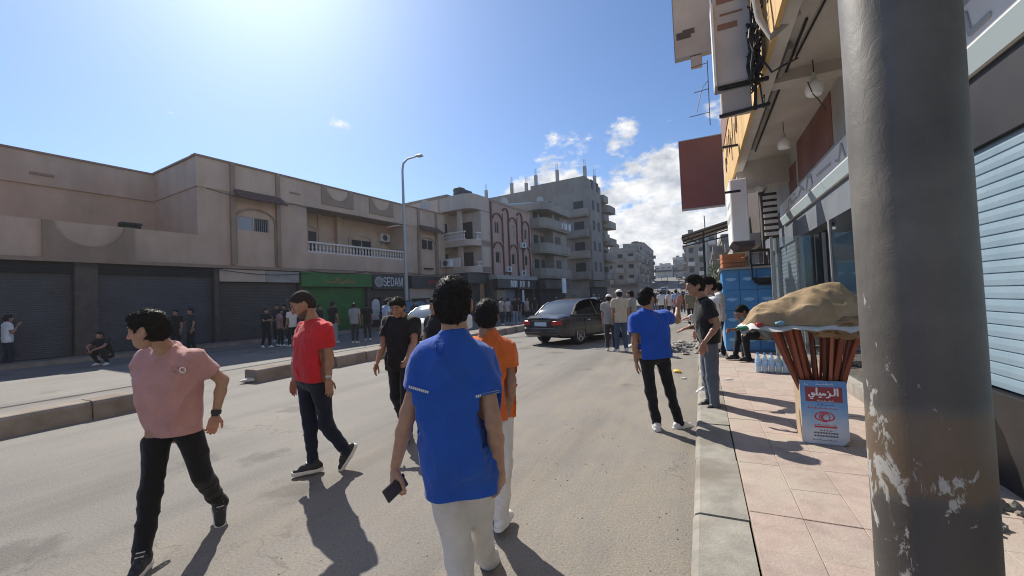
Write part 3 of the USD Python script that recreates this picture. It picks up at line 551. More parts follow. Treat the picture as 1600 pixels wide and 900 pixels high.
# E: tall bare block, columns with bare bars standing on its roof
E_ = thing('unfinished_tower_block', row_pt(40, 4.6, 0), ROW_RZ, 'tall grey unfinished block of flats with bare column stubs on its roof', 'building')
W = MB(); W.box(0, 6.3, 0.6, 16.2, 0.15, 15.2); W.box(0, 4.4, 0, 0.6, 3.6, 16.0); W.box(0.0, 4.4, 0.6, 8.2, 15.2, 16.7); W.box(0.0, 4.4, 8.2, 16.0, 15.2, 16.2); W.build('wall', M['grey_block'], E_)
for k, z in enumerate((3.8, 6.4, 9.0, 11.6, 14.2)):
    q = MB(); q.box(4.5, 6.3, -0.35, 0.6, z-0.1, z+0.05); q.box(4.5, 6.3, -0.4, -0.28, z+0.05, z+0.85); q.box(4.45, 4.57, -0.28, 0.6, z+0.05, z+0.85); q.build('balcony', M['grey_block' if k % 2 else 'grey_render'], E_)
    for (a, b) in ((0.7, 1.5), (2.6, 3.5)):
        q = MB(); q.box(a, b, -0.03, 0.05, z+0.9, z+2.1); q.build('window', M['window_dark'], E_)
    q = MB(); q.box(5.0, 6.0, 0.5, 0.59, z+0.1, z+2.0); q.build('balcony_door', M['window_dark'], E_)
    q = MB(); q.box(-0.9, 0, 0.2, 3.0, z-0.1, z+0.05); q.box(-0.98, -0.86, 0.2, 3.0, z+0.05, z+0.85); q.box(-0.86, 0, 0.2, 0.3, z+0.05, z+0.85); q.box(-0.86, 0, 2.9, 3.0, z+0.05, z+0.85)
    if k < 4: q.build('balcony', M['grey_block' if k % 2 == 0 else 'grey_render'], E_); q = MB(); q.box(-0.03, 0.02, 0.9, 2.2, z+0.1, z+2.0); q.build('balcony_door', M['interior_dark'], E_)
for k, (a, b) in enumerate(((0.3, 15.5), (0.3, 11.2), (0.3, 8.9), (0.3, 7.4), (0.4, 4.3), (0.4, 0.5), (4.1, 0.5), (3.9, 9.0))):
    zb = 16.7 if b < 8 else 16.2; h = (1.35, 1.6, 1.2, 1.5, 1.6, 1.35, 1.0, 1.2)[k]
    q = MB(); q.box(a, a+0.36, b, b+0.36, zb-0.3, zb+h); c = q.build('roof_column', M['concrete_raw'], E_)
    for (dx, dy) in ((0.08, 0.08), (0.28, 0.08), (0.08, 0.28), (0.28, 0.28)):
        q = MB(); q.tube([(a+dx, b+dy, zb+h-0.1), (a+dx+0.02, b+dy, zb+h+0.9)], 0.014, 4); q.build('bare_bar', M['dark_wood'], c)
q = MB(); q.box(0.02, 6.3, -0.1, 0.6, 2.7, 3.4); q.build('shop_sign', M['dark_stone'], E_)
q = MB(); q.box(0.1, 6.2, 0.3, 0.59, 0.15, 2.7); q.build('shopfront', M['interior_dark'], E_)
F_ = thing('balcony_tower', row_pt(46.5, 4.2, 0), ROW_RZ, 'grey block with rounded corner balconies beyond the unfinished block', 'building')
W = MB(); W.box(0, 3.6, 0.6, 12, 0.15, 14.2); W.build('wall', M['grey_render'], F_)
for k, z in enumerate((3.8, 6.2, 8.6, 11.0, 13.2)):
    q = MB(); pg = sg.Point(1.2, 0.6).buffer(1.3, quad_segs=5).union(sg.box(1.2, -0.7, 3.4, 0.6)); q.prism(pg, 0.95, (0, 0, z), (1, 0, 0), (0, 1, 0), (0, 0, 1)); q.build('balcony', M['grey_render' if k % 2 else 'grey_block'], F_)
    q = MB(); q.box(1.2, 2.8, 0.5, 0.59, z+1.0, z+1.9); q.build('balcony_door', M['interior_dark'], F_)

# cables, dishes and further air conditioners on the row
for k, (s0, s1, z0, z1) in enumerate(((-8, 5.2, 3.52, 3.5), (5.2, 17, 3.66, 3.9), (0.3, 12.8, 7.22, 7.26))):
    P_ = [row_pt(s0+(s1-s0)*t, 0.2, z0+(z1-z0)*t-0.16*abs(math.sin(3*math.pi*t))) for t in np.linspace(0, 1, 40)]
    q = MB(); q.tube(np.array(P_)-P_[0], 0.018, 5); o = thing('facade_cable', P_[0], 0, ('black cable sagging above the two nearest shutters', 'black cable sagging above the green shop and its neighbours', 'thin cable looped under the parapet band of the terrace')[k], 'cable'); q.build('cable', M['cable_black'], o)
for k, (s_, t_, z_, lab) in enumerate(((16.2, -1.0, 8.75, 'satellite dish on the terrace roof by the corner house'), (30.0, 2.6, 11.15, 'satellite dish on the roof of the brown balcony flats'), (24.5, 1.5, 10.16, 'satellite dish on the roof of the pink arched house'))):
    o = thing('satellite_dish', row_pt(s_, t_, z_), ROW_RZ-0.6, lab, 'satellite dish'); q = MB(); q.tube([(0, 0, 0), (0, 0, 0.6)], 0.025, 6); q.build('stand', M['galvanised'], o)
    th = np.linspace(0, 2*np.pi, 17)[:-1]; V_ = [(0, -0.0, 0.75)]+[(r*math.cos(t), -0.22*r*r*1.2-0.0, 0.75+r*math.sin(t)) for r in (0.2, 0.42) for t in th]; F_q = [(0, 1+j, 1+(j+1) % 16) for j in range(16)]+[t for j in range(16) for t in ((1+j, 17+j, 17+(j+1) % 16), (1+j, 17+(j+1) % 16, 1+(j+1) % 16))]
    put('dish', (lambda m: (np.vstack([m.vertices, m.vertices-m.vertex_normals*0.012]), np.vstack([m.faces, m.faces[:, ::-1]+len(m.vertices)])))(trimesh.Trimesh(V_, F_q, process=False)), M['galvanised'], o)
for k, (B_, x_, z_) in enumerate(((Cx, 2.1, 4.0), (Cx, 5.0, 6.4), (Cx, 4.75, 3.75))): ac_unit(B_, x_, 0.0, z_, 0.75, 0.5)
# ------------------------------------------------------------------ shops on the right, front plane x = 1.75
FX = 1.75
R = thing('shop_building', (FX, 0, 0), 0, 'ochre fronted shop building overhanging the right-hand pavement', 'building')
def rb(name, m, x0, x1, y0, y1, z0, z1, par=R, **k):
    q = MB(); q.box(x0-FX, x1-FX, y0, y1, z0, z1); return q.build(name, M[m], par, **k)
rb('wall', 'shopfront_wall', FX+0.1, FX+0.3, -45, 14.5, 3.42, 4.4); rb('rear_wall', 'shopfront_wall', FX+0.1, FX+0.3, -45, -4, 0.15, 3.42)
rb('red_wall_patch', 'red_paint', FX+0.092, FX+0.12, 7.3, 9.6, 3.6, 4.38); rb('red_wall_patch', 'red_paint', FX+0.092, FX+0.12, 9.8, 10.5, 3.43, 4.1)
rb('upper_wall', 'shopfront_wall', 0.95, FX+8, -45, 14.5, 4.52, 13.5)
rb('soffit', 'soffit_paint', 0.85, FX+0.3, -4, 10.6, 4.4, 4.5)
for y0, w, d in ((-0.5, 0.3, 0.16), (6.35, 0.22, 0.14)): rb('ceiling_beam', 'soffit_paint', 0.98, FX+0.3, y0, y0+w, 4.4-d, 4.402)
rb('ceiling_beam', 'soffit_paint', 0.86, FX+0.35, 10.4, 10.7, 3.83, 4.402)
rb('edge_beam', 'soffit_paint', 0.85, 0.98, -4, 10.4, 4.18, 4.402)
# ochre fascia of boards, brown bands between
r2 = random.Random(5); y = -4.0
while y < 13.4:
    w = r2.choice((0.9, 1.1, 1.3)); a, b = y+0.004, min(y+w, 13.5)-0.004
    rb('fascia_panel', 'ochre_panel', 0.80, 0.846, a, b, 4.16, 5.6); rb('fascia_panel', 'brown_panel', 0.78, 0.846, a, b, 5.62, 6.5); rb('fascia_panel', 'ochre_panel', 0.80, 0.846, a, b, 6.52, 9.4)
    y += w
fl = MB(); y = 4.2
while y < 12.6:
    for _ in range(2):
        z = r2.uniform(4.5, 5.0); h = r2.uniform(0.25, 0.65); yy = y+r2.uniform(0, 0.3)
        p = [(yy, z), (yy+r2.uniform(-0.03, 0.03), z+h)]
        if r2.random() < 0.45: p.append((yy+0.12, z+h-0.06))
        fl.prism(text_strokes([p], 0.05), 0.012, (0.80-FX, 0, 0), (0, 1, 0), (0, 0, 1), (-1, 0, 0))
    y += r2.uniform(0.35, 0.6)
fl.build('fascia_lettering', M['streak_brown'], R, label='dark vertical letter strokes on the ochre fascia')
# long white sign with relief writing
def sign_board(y0, y1):
    sb = MB(); sb.prism(sg.Polygon([(0.1, 3.42), (-0.02, 3.42), (-0.03, 3.12), (0.02, 2.98), (0.1, 2.98)]), y1-y0, (0, y0, 0), (1, 0, 0), (0, 0, 1), (0, 1, 0))
    s = sb.build('sign_board', M['sign_white'], R)
    lb = MB(); lb.prism(sg.Polygon([(-0.034, 3.115), (-0.024, 3.12), (0.022, 2.975), (0.012, 2.97)]), y1-y0-0.02, (0, y0+0.01, 0), (1, 0, 0), (0, 0, 1), (0, 1, 0)); lb.build('sign_lip', M['sign_lip'], s)
    return s
s1 = sign_board(5.2, 11.0); s2 = sign_board(-1.0, 4.3)
def strokes_on(s, paths, w, m='sign_mark'):
    q = MB(); q.prism(text_strokes(paths, w), 0.012, (-0.027, 0, 0), (0, 1, 0), (0, 0, 1), (-1, 0, 0)); q.build('sign_letters', M[m], s)
strokes_on(s1, [[(6.35, 3.16), (6.5, 3.36), (6.62, 3.18), (6.75, 3.22)], [(7.0, 3.25), (7.7, 3.27)], [(8.1, 3.16), (8.0, 3.22), (8.1, 3.38), (8.3, 3.38), (8.42, 3.2)], [(8.6, 3.25), (8.8, 3.34), (9.0, 3.24)], [(9.15, 3.24), (9.7, 3.22), (9.75, 3.33)], [(9.9, 3.32), (10.0, 3.18), (10.2, 3.18)], [(8.2, 3.15)], [(8.9, 3.39)], [(9.4, 3.34)]], 0.035)
strokes_on(s2, [[(3.2, 3.15), (3.35, 3.2), (3.4, 3.34)], [(3.55, 3.2), (3.75, 3.2), (3.8, 3.36)], [(3.9, 3.3), (4.0, 3.15), (4.15, 3.2)], [(2.9, 3.2), (3.1, 3.33)], [(2.3, 3.2), (2.7, 3.2), (2.75, 3.32)]], 0.04)
# ground floor, from the near shutter to the far one
rb('shop_pier', 'shutter_grey', FX+0.02, FX+0.3, 4.25, 6.1, 0.15, 2.97); rb('shop_pier', 'shutter_grey', FX+0.02, FX+0.3, -4, -0.6, 0.15, 2.97)
rb('shutter_hood', 'black_panel', FX+0.05, FX+0.4, -0.6, 4.25, 2.48, 2.97)
rb('base_wall', 'black_panel', FX+0.04, FX+0.4, -0.6, 4.25, 0.14, 0.78)
def roller_x(y0, y1, z0, z1, m, pitch):
    s = rb('shutter', m, FX+0.10, FX+0.13, y0, y1, z0, z1)
    for i in range(int((z1-z0)/pitch)):
        z = z0+i*pitch; q = MB()
        q.prism(sg.Polygon([(0.10, z+0.002), (0.089, z+0.006), (0.085, z+pitch*0.5), (0.088, z+pitch-0.007), (0.10, z+pitch-0.002)]), y1-y0-0.04, (0, y0+0.02, 0), (1, 0, 0), (0, 0, 1), (0, 1, 0)); q.build('slat', M[m], s)
roller_x(-0.6, 4.25, 0.80, 2.48, 'shutter_blue', 0.088)
rb('shop_step', 'kerb_concrete', FX-0.06, FX+0.4, 6.1, 9.7, 0.14, 0.30)
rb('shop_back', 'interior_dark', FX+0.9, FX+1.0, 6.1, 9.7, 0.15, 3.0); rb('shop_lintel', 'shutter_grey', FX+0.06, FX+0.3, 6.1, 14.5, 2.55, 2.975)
for a in (6.1, 7.6, 9.62): rb('window_post', 'galvanised', FX+0.05, FX+0.11, a, a+0.07, 0.30, 2.55)
rb('shop_window', 'glass_tinted', FX+0.07, FX+0.078, 6.17, 7.6, 0.30, 2.55)
rb('poster', 'shopfront_wall', FX+0.2, FX+0.22, 6.3, 7.4, 0.5, 2.2)
dl = MB(); dl.box(-0.62, 0.06, 8.05, 8.056, 0.32, 2.4); dl.build('glass_door', M['glass'], R)
for a, b in ((-0.66, -0.62), (0.06, 0.10)): rb('door_post', 'galvanised', FX+a, FX+b, 8.03, 8.07, 0.30, 2.42)
roller_x(9.72, 11.9, 0.17, 2.55, 'shutter_grey', 0.09)
rb('shop_pier', 'dark_stone', FX+0.0, FX+0.3, 11.9, 12.2, 0.15, 2.97); rb('shop_pier', 'dark_stone', FX+0.0, FX+0.3, 14.2, 14.5, 0.15, 4.4)
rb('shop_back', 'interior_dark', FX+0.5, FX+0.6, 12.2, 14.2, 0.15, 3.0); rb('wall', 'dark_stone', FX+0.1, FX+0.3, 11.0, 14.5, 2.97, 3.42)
# louvred vent
lv = rb('louvre_frame', 'dark_stone', 1.42, 1.75, 11.45, 11.5, 2.75, 3.85)
for i in range(7): rb('slat', 'white_sheet', 1.46, 1.74, 11.38, 11.45, 2.82+i*0.145, 2.90+i*0.145, lv)
# strip light along the soffit
q = MB(); q.tube([(1.08-FX, 5.6, 4.33), (1.08-FX, 9.3, 4.33)], 0.035, 8); q.build('strip_light', M['concrete_raw'], R)
q = MB(); q.tube([(1.16-FX, 5.2, 4.38), (1.16-FX, 9.7, 4.38)], 0.014, 6); q.tube([(1.0-FX, 1.6, 4.36), (1.35-FX, 3.1, 4.36), (1.2-FX, 6.0, 4.37)], 0.012, 6); q.build('conduit', M['cable_black'], R)
# building beyond the overhang
R2 = thing('dark_shop_row', (FX, 14.6, 0), 0, 'darker shops beyond the ochre building on the right', 'building')
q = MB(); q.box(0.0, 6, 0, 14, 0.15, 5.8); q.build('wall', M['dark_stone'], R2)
q = MB(); q.box(-0.5, 0.0, 0, 14, 2.9, 3.3); q.build('canopy', M['concrete_raw'], R2)
for i in range(4):
    q = MB(); q.box(-0.03, 0.0, 0.4+i*3.4, 3.2+i*3.4, 0.15, 2.8); q.build('shutter', M[('shutter_grey', 'shutter_taupe')[i % 2]], R2)

bulb0 = None
for i, (px, py, sz) in enumerate(((1272, 132, 1.0), (1225, 220, 1.0), (1185, 290, 1.0))):
    p = on_x(px, py, (1.42, 1.42, 1.28)[i])
    lab = ('white bulb with a cable across it, largest and nearest of the overhang', 'middle of the three white bulbs under the overhang', 'smallest white bulb before the end beam of the overhang')[i]
    b = thing('hanging_bulb', p, 0, lab, 'light bulb', 'white bulbs under the overhang')
    q = MB(); q.lathe((0, 0, -0.14), [(0.03, 0), (0.075, 0.005), (0.098, 0.035), (0.104, 0.09), (0.096, 0.135), (0.062, 0.17), (0.034, 0.195)], 20); q.build('globe', M['bulb_glass'], b, smooth=40)
    q = MB(); q.lathe((0, 0, 0.05), [(0.03, 0), (0.03, 0.05), (0.022, 0.07), (0.018, 0.10)], 12); q.build('socket', M['ac_white'], b)
    q = MB(); q.tube([(0, 0, 0.14), (0.004, 0, 0.2), (0, 0, 4.402-p[2])], 0.006, 6); q.build('cord', M['cable_black'], b)
q = MB(); q.tube([on_x(1262, 128, 1.215), on_x(1270, 147, 1.215), on_x(1276, 152, 1.22), on_x(1290, 170, 1.4)], 0.006, 5)
q.build('loose_cable', M['cable_black'], label='thin black cable dangling past the nearest bulb', cat='cable')

# projecting signs over the pavement
def blade(name, y, x0, x1, z0, z1, m, lab, th=0.14):
    s = thing(name, ((x0+x1)/2, y, z0), 0, lab, 'sign'); w = x1-x0
    q = MB(); q.rbox(-w/2, w/2, 0, th, 0, z1-z0, 0.012); q.build('face', M[m], s)
    q = MB()
    for a, b, c, d in ((-w/2-0.006, w/2+0.006, -0.008, 0.012), (-w/2-0.006, w/2+0.006, z1-z0-0.012, z1-z0+0.008)): q.box(a, b, -0.006, th+0.006, c, d)
    for a in (-w/2, w/2): q.box(a-0.006, a+0.006, -0.005, th+0.005, 0.012, z1-z0-0.012)
    q.build('rim', M['steel'], s)
    q = MB()
    for z in (0.25, z1-z0-0.25): q.bar((w/2-0.01, th/2, z), (0.80-(x0+x1)/2, th/2, z), 0.04)
    q.build('bracket', M['black_metal'], s); return s
s = blade('projecting_sign', 9.0, -0.26, 0.52, 3.23, 4.63, 'sign_red', 'faded red blank sign board sticking out over the pavement')
s = blade('projecting_sign', 10.0, -0.27, 0.50, 6.86, 8.9, 'sign_grey', 'grey sign board with a tab below, highest over the pavement')
q = MB(); q.rbox(-0.06, 0.17, 0.0, 0.14, -0.26, -0.022, 0.01); q.build('tab', M['sign_grey'], s)
q = MB(); q.box(-0.33, -0.03, -0.006, 0.0, 0.42, 0.58); q.box(-0.20, 0.05, -0.004, 0.0, 0.50, 0.62); q.build('stain', M['dark_stone'], s)
s = blade('projecting_sign', 5.5, 0.29, 0.69, 4.02, 5.6, 'sign_grey', 'tall brownish sign box beside the tangle of black cables', 0.22)
q = MB(); q.box(-0.15, 0.08, -0.006, 0, 0.98, 1.06); q.box(-0.15, 0.06, -0.006, 0, 0.66, 0.73); q.box(-0.12, 0.12, -0.006, 0, 0.83, 0.85); q.build('faded_letters', M['brown_panel'], s)
q = MB(); q.box(-0.215, -0.19, -0.03, 0.2, 0.0, 1.0); q.build('white_edge', M['sign_white'], s)
s = thing('sign_tray', (0.51, 5.6, 3.64), 0, 'grey metal tray bracket below the brownish sign box', 'bracket')
q = MB(); q.rbox(-0.17, 0.15, -0.04, 0.12, 0.05, 0.33, 0.01); q.build('tray', M['sign_grey'], s)
q = MB(); q.bar((-0.2, -0.05, 0.36), (0.33, -0.05, 0.36), 0.04); q.bar((-0.2, -0.05, 0.02), (0.33, -0.05, 0.06), 0.035); q.bar((0.18, -0.05, 0.02), (0.2, -0.05, 0.36), 0.03); q.build('frame', M['black_metal'], s)
s = thing('box_sign', (0.75, 9.6, 2.55), 0, 'tall white box sign under the end of the ochre fascia', 'sign')
q = MB(); q.rbox(-0.10, 0.22, 0, 1.2, 0.0, 1.3, 0.02); q.build('box', M['sign_white'], s)
q = MB(); q.prism(sg.Polygon([(-0.10, 0), (0.3, 0), (0.3, -0.12), (0.02, -0.12)]), 1.2, (0, 0, 0), (1, 0, 0), (0, 0, 1), (0, 1, 0)); q.build('underside', M['dark_stone'], s)
q = MB(); q.box(-0.106, -0.10, 0.2, 1.0, 0.5, 0.62); q.box(-0.106, -0.10, 0.25, 0.9, 0.8, 0.88); q.build('faded_letters', M['sign_mark'], s)
# tangle of cables and a conduit on the fascia
tg = thing('cable_tangle', (0.72, 5.0, 4.0), 0, 'tangle of black cables and a pale bent pipe on the ochre fascia', 'cables')
q = MB(); r2 = random.Random(9)
for i in range(34):
    c = np.array([-0.02+r2.uniform(-0.06, 0.05), 0.45+r2.uniform(-0.18, 0.25), 0.35+r2.uniform(-0.2, 0.25)]); a0 = r2.uniform(0, 6.28); rr = r2.uniform(0.08, 0.26)
    q.tube([c+np.array([r2.uniform(-0.03, 0.03), rr*0.7*math.cos(a0+t), rr*1.3*math.sin(a0+t)]) for t in np.linspace(0, r2.uniform(2.5, 6), 12)], r2.uniform(0.006, 0.016), 5)
q.build('cables', M['cable_black'], tg, kind='stuff')
q = MB(); q.tube([(-0.06, 0.5, 1.02), (-0.06, 0.25, 0.98), (-0.05, 0.02, 0.72), (-0.03, -0.1, 0.35), (0.05, -0.15, 0.1), (0.3, -0.15, 0.28)], [0.035]*6, 8); q.build('pipe', M['concrete_raw'], tg, smooth=50)
q = MB()
for dy in (0.0, 0.12, 0.24): q.tube([(-0.03, 0.1+dy, 0.75), (-0.04, 0.0+dy, 1.0+dy*0.5)], 0.012, 6)
q.tube([(-0.02, 0.4, 0.3), (0.1, 0.2, -0.1), (0.25, 0.3, 0.0), (0.5, 1.0, 0.36)], 0.012, 6); q.tube([(0.0, 0.5, 0.2), (0.1, 0.9, -0.2), (0.2, 1.5, 0.2)], 0.01, 6); q.build('cable_ends', M['cable_black'], tg)
an = thing('aerial', (0.32, 8.6, 4.7), 0, 'thin wire aerial above the red projecting sign', 'aerial')
q = MB(); q.tube([(0, 0, 0), (0.01, 0, 1.25)], 0.008, 5)
for z, l in ((1.2, 0.28), (0.7, 0.25), (0.25, 0.35)): q.tube([(0, 0, z), (-l, 0, z-0.02)], 0.007, 4)
q.tube([(-0.22, 0, 0.3), (-0.1, 0, 0.75), (0, 0, 0.85)], 0.007, 4); q.build('rods', M['black_metal'], an)

# foreground pole: weathered paint over steel, an ochre band, flakes of white
def pole_material():
    n = {"g": ("geometry", {}), "s": ("separate_xyz", {}), "n1": ("noise_texture", {"scale": 3.0, "detail": 7.0, "roughness": 0.62}), "n2": ("noise_texture", {"scale": 21.0, "detail": 8.0, "roughness": 0.66, "distortion": 0.6}), "mp": ("mapping", {"scale": (1, 1, 0.55)}),
         "c": ("rgb_ramp", {"ramp": [(0.3, (0.085, 0.078, 0.069)), (0.52, (0.15, 0.14, 0.124)), (0.72, (0.25, 0.234, 0.206))]}),
         "zn": ("math", {"math_type": "multiply_add", "value2": 0.22, "value3": -0.11}), "za": ("math", {"math_type": "add"}),
         "band": ("rgb_ramp", {"ramp": [(0.0, (0.0,)*3), (0.345, (0.0,)*3), (0.353, (0.62,)*3), (0.412, (0.5,)*3), (0.42, (0.0,)*3), (1.0, (0.0,)*3)]}), "zs": ("math", {"math_type": "multiply", "value2": 0.333}),
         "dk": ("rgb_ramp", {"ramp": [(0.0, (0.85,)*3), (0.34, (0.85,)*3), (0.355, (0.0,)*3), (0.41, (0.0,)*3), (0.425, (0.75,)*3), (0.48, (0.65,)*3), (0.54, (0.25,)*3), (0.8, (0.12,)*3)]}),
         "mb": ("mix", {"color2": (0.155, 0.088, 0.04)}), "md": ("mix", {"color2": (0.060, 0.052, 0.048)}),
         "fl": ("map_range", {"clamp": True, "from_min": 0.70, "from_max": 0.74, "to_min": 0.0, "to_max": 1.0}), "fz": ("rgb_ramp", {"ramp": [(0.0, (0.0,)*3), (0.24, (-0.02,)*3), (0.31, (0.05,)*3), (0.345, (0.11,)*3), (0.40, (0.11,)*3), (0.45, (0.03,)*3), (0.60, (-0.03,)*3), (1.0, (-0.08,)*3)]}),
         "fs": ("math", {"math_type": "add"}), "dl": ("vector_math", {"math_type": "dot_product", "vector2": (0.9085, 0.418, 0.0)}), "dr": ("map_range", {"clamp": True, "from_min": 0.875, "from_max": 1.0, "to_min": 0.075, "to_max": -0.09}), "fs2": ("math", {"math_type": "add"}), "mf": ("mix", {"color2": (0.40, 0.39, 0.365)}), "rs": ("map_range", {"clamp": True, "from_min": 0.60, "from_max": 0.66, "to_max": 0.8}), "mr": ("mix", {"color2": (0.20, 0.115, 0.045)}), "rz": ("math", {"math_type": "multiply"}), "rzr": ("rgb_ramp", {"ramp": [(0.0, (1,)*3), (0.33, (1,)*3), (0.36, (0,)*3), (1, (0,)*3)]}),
         "b": ("bump", {"strength": 0.35, "distance": 0.006}), "p": ("principled_bsdf", {"roughness": 0.55, "metallic": 0.15, "specular_ior_level": 0.6})}
    L = [("g.position", "s.vector"), ("g.position", "n1.vector"), ("g.position", "mp.vector"), ("mp.vector", "n2.vector"), ("n1.fac", "c.fac"), ("n1.fac", "zn.value1"), ("zn.value", "za.value1"), ("s.z", "za.value2"), ("za.value", "zs.value1"), ("zs.value", "band.fac"), ("zs.value", "dk.fac"),
         ("c.color", "md.color1"), ("dk.color", "md.fac"), ("md.color", "mb.color1"), ("band.color", "mb.fac"), ("zs.value", "fz.fac"), ("n2.fac", "fs.value1"), ("fz.color", "fs.value2"), ("fs.value", "fs2.value1"), ("g.position", "dl.vector1"), ("dl.value", "dr.value"), ("dr.result", "fs2.value2"), ("fs2.value", "fl.value"),
         ("n1.fac", "rs.value"), ("rs.result", "rz.value1"), ("zs.value", "rzr.fac"), ("rzr.color", "rz.value2"), ("mb.color", "mr.color1"), ("rz.value", "mr.fac"), ("mr.color", "mf.color1"), ("fl.result", "mf.fac"), ("mf.color", "p.base_color"), ("n2.fac", "b.height"), ("b.normal", "p.normal")]
    M['pole'] = usdkit.material(stage, '/World/Looks/pole_paint', n, L, surface="p.BSDF")
pole_material()
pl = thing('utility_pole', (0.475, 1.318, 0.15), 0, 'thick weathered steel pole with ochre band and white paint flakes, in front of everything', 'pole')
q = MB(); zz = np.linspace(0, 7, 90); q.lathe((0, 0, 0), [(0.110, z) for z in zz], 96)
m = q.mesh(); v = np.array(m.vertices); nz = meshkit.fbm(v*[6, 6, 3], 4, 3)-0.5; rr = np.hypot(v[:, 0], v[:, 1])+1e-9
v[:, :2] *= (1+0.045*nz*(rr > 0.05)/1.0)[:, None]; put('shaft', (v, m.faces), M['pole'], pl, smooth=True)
q = MB(); q.lathe((0, 0, -0.005), [(0.20, 0), (0.20, 0.03), (0.13, 0.05), (0.118, 0.16)], 32); q.build('base_collar', M['concrete_raw'], pl)

# ------------------------------------------------------------------ street lamp on the median, lamps and poles far off
lp = thing('street_lamp', (-17.6, 21.6, 0.0), 0, 'tall slim grey street lamp with a bent arm before the shop terrace', 'street lamp')
q = MB(); q.tube([(0, 0, 0), (0, 0, 2.2), (0.02, 0, 10.4), (0.06, 0.06, 10.9), (0.22, 0.3, 11.25), (0.7, 0.75, 11.5)], [0.14, 0.13, 0.075, 0.07, 0.06, 0.05], 10); q.build('post', M['galvanised'], lp, smooth=50)
q = MB(); q.rbox(0.62, 1.05, 0.65, 1.0, 11.46, 11.58, 0.03); q.build('lamp_head', M['ac_white'], lp)
for i, (px, py, d, h) in enumerate(((1107, 330, 40, 9.0),)):
    p = at(px, 458, d); o = thing('lighting_pole', (p[0], p[1], 0.0), 0, 'slim lamp post far down the right-hand pavement behind the awning', 'pole')
    q = MB(); q.tube([(0, 0, 0), (0, 0, h)], [0.09, 0.05], 8); q.build('post', M['galvanised'], o)

# ------------------------------------------------------------------ far end of the street
def block(name, x0, x1, y0, y1, h, m, lab, cols=3, rows=3, cat='building', balc=True, side=None, seed=1):
    """a distant house: walls, roof parapet, and window openings with frames on the near face and one side"""
    zb = float(rise(y0)); r = random.Random(seed); B_ = thing(name, ((x0+x1)/2, y0, zb), 0, lab, cat); w = (x1-x0)/2
    q = MB(); q.box(-w, w, 0, y1-y0, -2, h); q.build('wall', M[m], B_)
    q = MB(); q.box(-w-0.1, w+0.1, -0.1, 0.2, h, h+0.7); q.box(-w-0.1, -w+0.2, 0.2, y1-y0, h, h+0.7); q.box(w-0.2, w+0.1, 0.2, y1-y0, h, h+0.7); q.build('parapet', M[m], B_)
    fh = (h-3.2)/rows
    for j in range(rows):
        z = 3.2+j*fh
        for i in range(cols):
            a = -w+(i+0.25)*2*w/cols; b = a+w/cols*0.9
            q = MB(); q.box(a, b, -0.02, 0.05, z+0.8, z+fh-0.5); wd = q.build('window', M['window_dark'], B_)
            if balc and (i+j+seed) % 2 == 0:
                q = MB(); q.box(a-0.3, b+0.3, -1.1, -0.02, z-0.1, z+0.08); q.box(a-0.3, b+0.3, -1.15, -1.0, z+0.08, z+0.95); q.box(a-0.3, a-0.15, -1.0, -0.02, z+0.08, z+0.95); q.box(b+0.15, b+0.3, -1.0, -0.02, z+0.08, z+0.95); q.build('balcony', M['far_plaster' if seed % 2 else 'grey_render'], B_)
        if side:
            n = max(2, int((y1-y0)/4)); xs = w if side > 0 else -w
            for i in range(n):
                a = 0.8+i*(y1-y0-1)/n; q = MB(); q.box(xs-0.03, xs+0.03, a, a+1.3, z+0.8, z+fh-0.6); q.build('window', M['window_dark'], B_)
                if balc and (i+j) % 2 == 0:
                    q = MB(); q.box(min(xs, xs+side*1.0), max(xs, xs+side*1.0), a-0.4, a+1.8, z-0.05, z+0.9); q.build('balcony', M['grey_render'], B_)
    for k in range(3):
        q = MB(); x = r.uniform(-w+0.5, w-1.2); q.box(x, x+r.uniform(0.8, 1.8), 1, 3, h, h+r.uniform(1.0, 2.0)); q.build('roof_hut', M[m], B_)
    q = MB(); q.box(-w, w, -0.5, 0, 2.4, 3.0); q.build('shop_sign', M['dark_stone'], B_)
    return B_
block('brown_flats', -17.5, -11.2, 84, 104, 9.6, 'grey_render', 'low brown block next beyond the tower, left of the street end', 3, 3, side=1, seed=2)
block('dark_flats', -18.5, -14.3, 124, 150, 12.6, 'grey_block', 'dark flat roofed block closing the left side of the street', 2, 4, side=1, seed=3)
block('pale_flats', -9.2, -3.6, 170, 185, 7.2, 'far_plaster', 'pale sunlit flats seen head on at the very end of the street', 3, 3, seed=4)
block('low_shops', -15.5, -9.4, 165, 180, 4.2, 'far_plaster', 'low pale shops left of the pale flats at the street end', 3, 1, seed=6, balc=False)
block('grey_flats', -3.0, 4.5, 118, 145, 13.5, 'grey_render', 'grey block of flats on the right of the street end', 3, 4, side=-1, seed=5)
block('stepped_flats', 2.6, 9.0, 55, 80, 7.6, 'grey_block', 'grey flats behind the awning on the right', 3, 3, side=-1, seed=8)
block('wide_flats', -3.6, 1.5, 190, 200, 6.0, 'grey_render', 'low grey house between the pale flats and the grey block', 2, 2, seed=9)
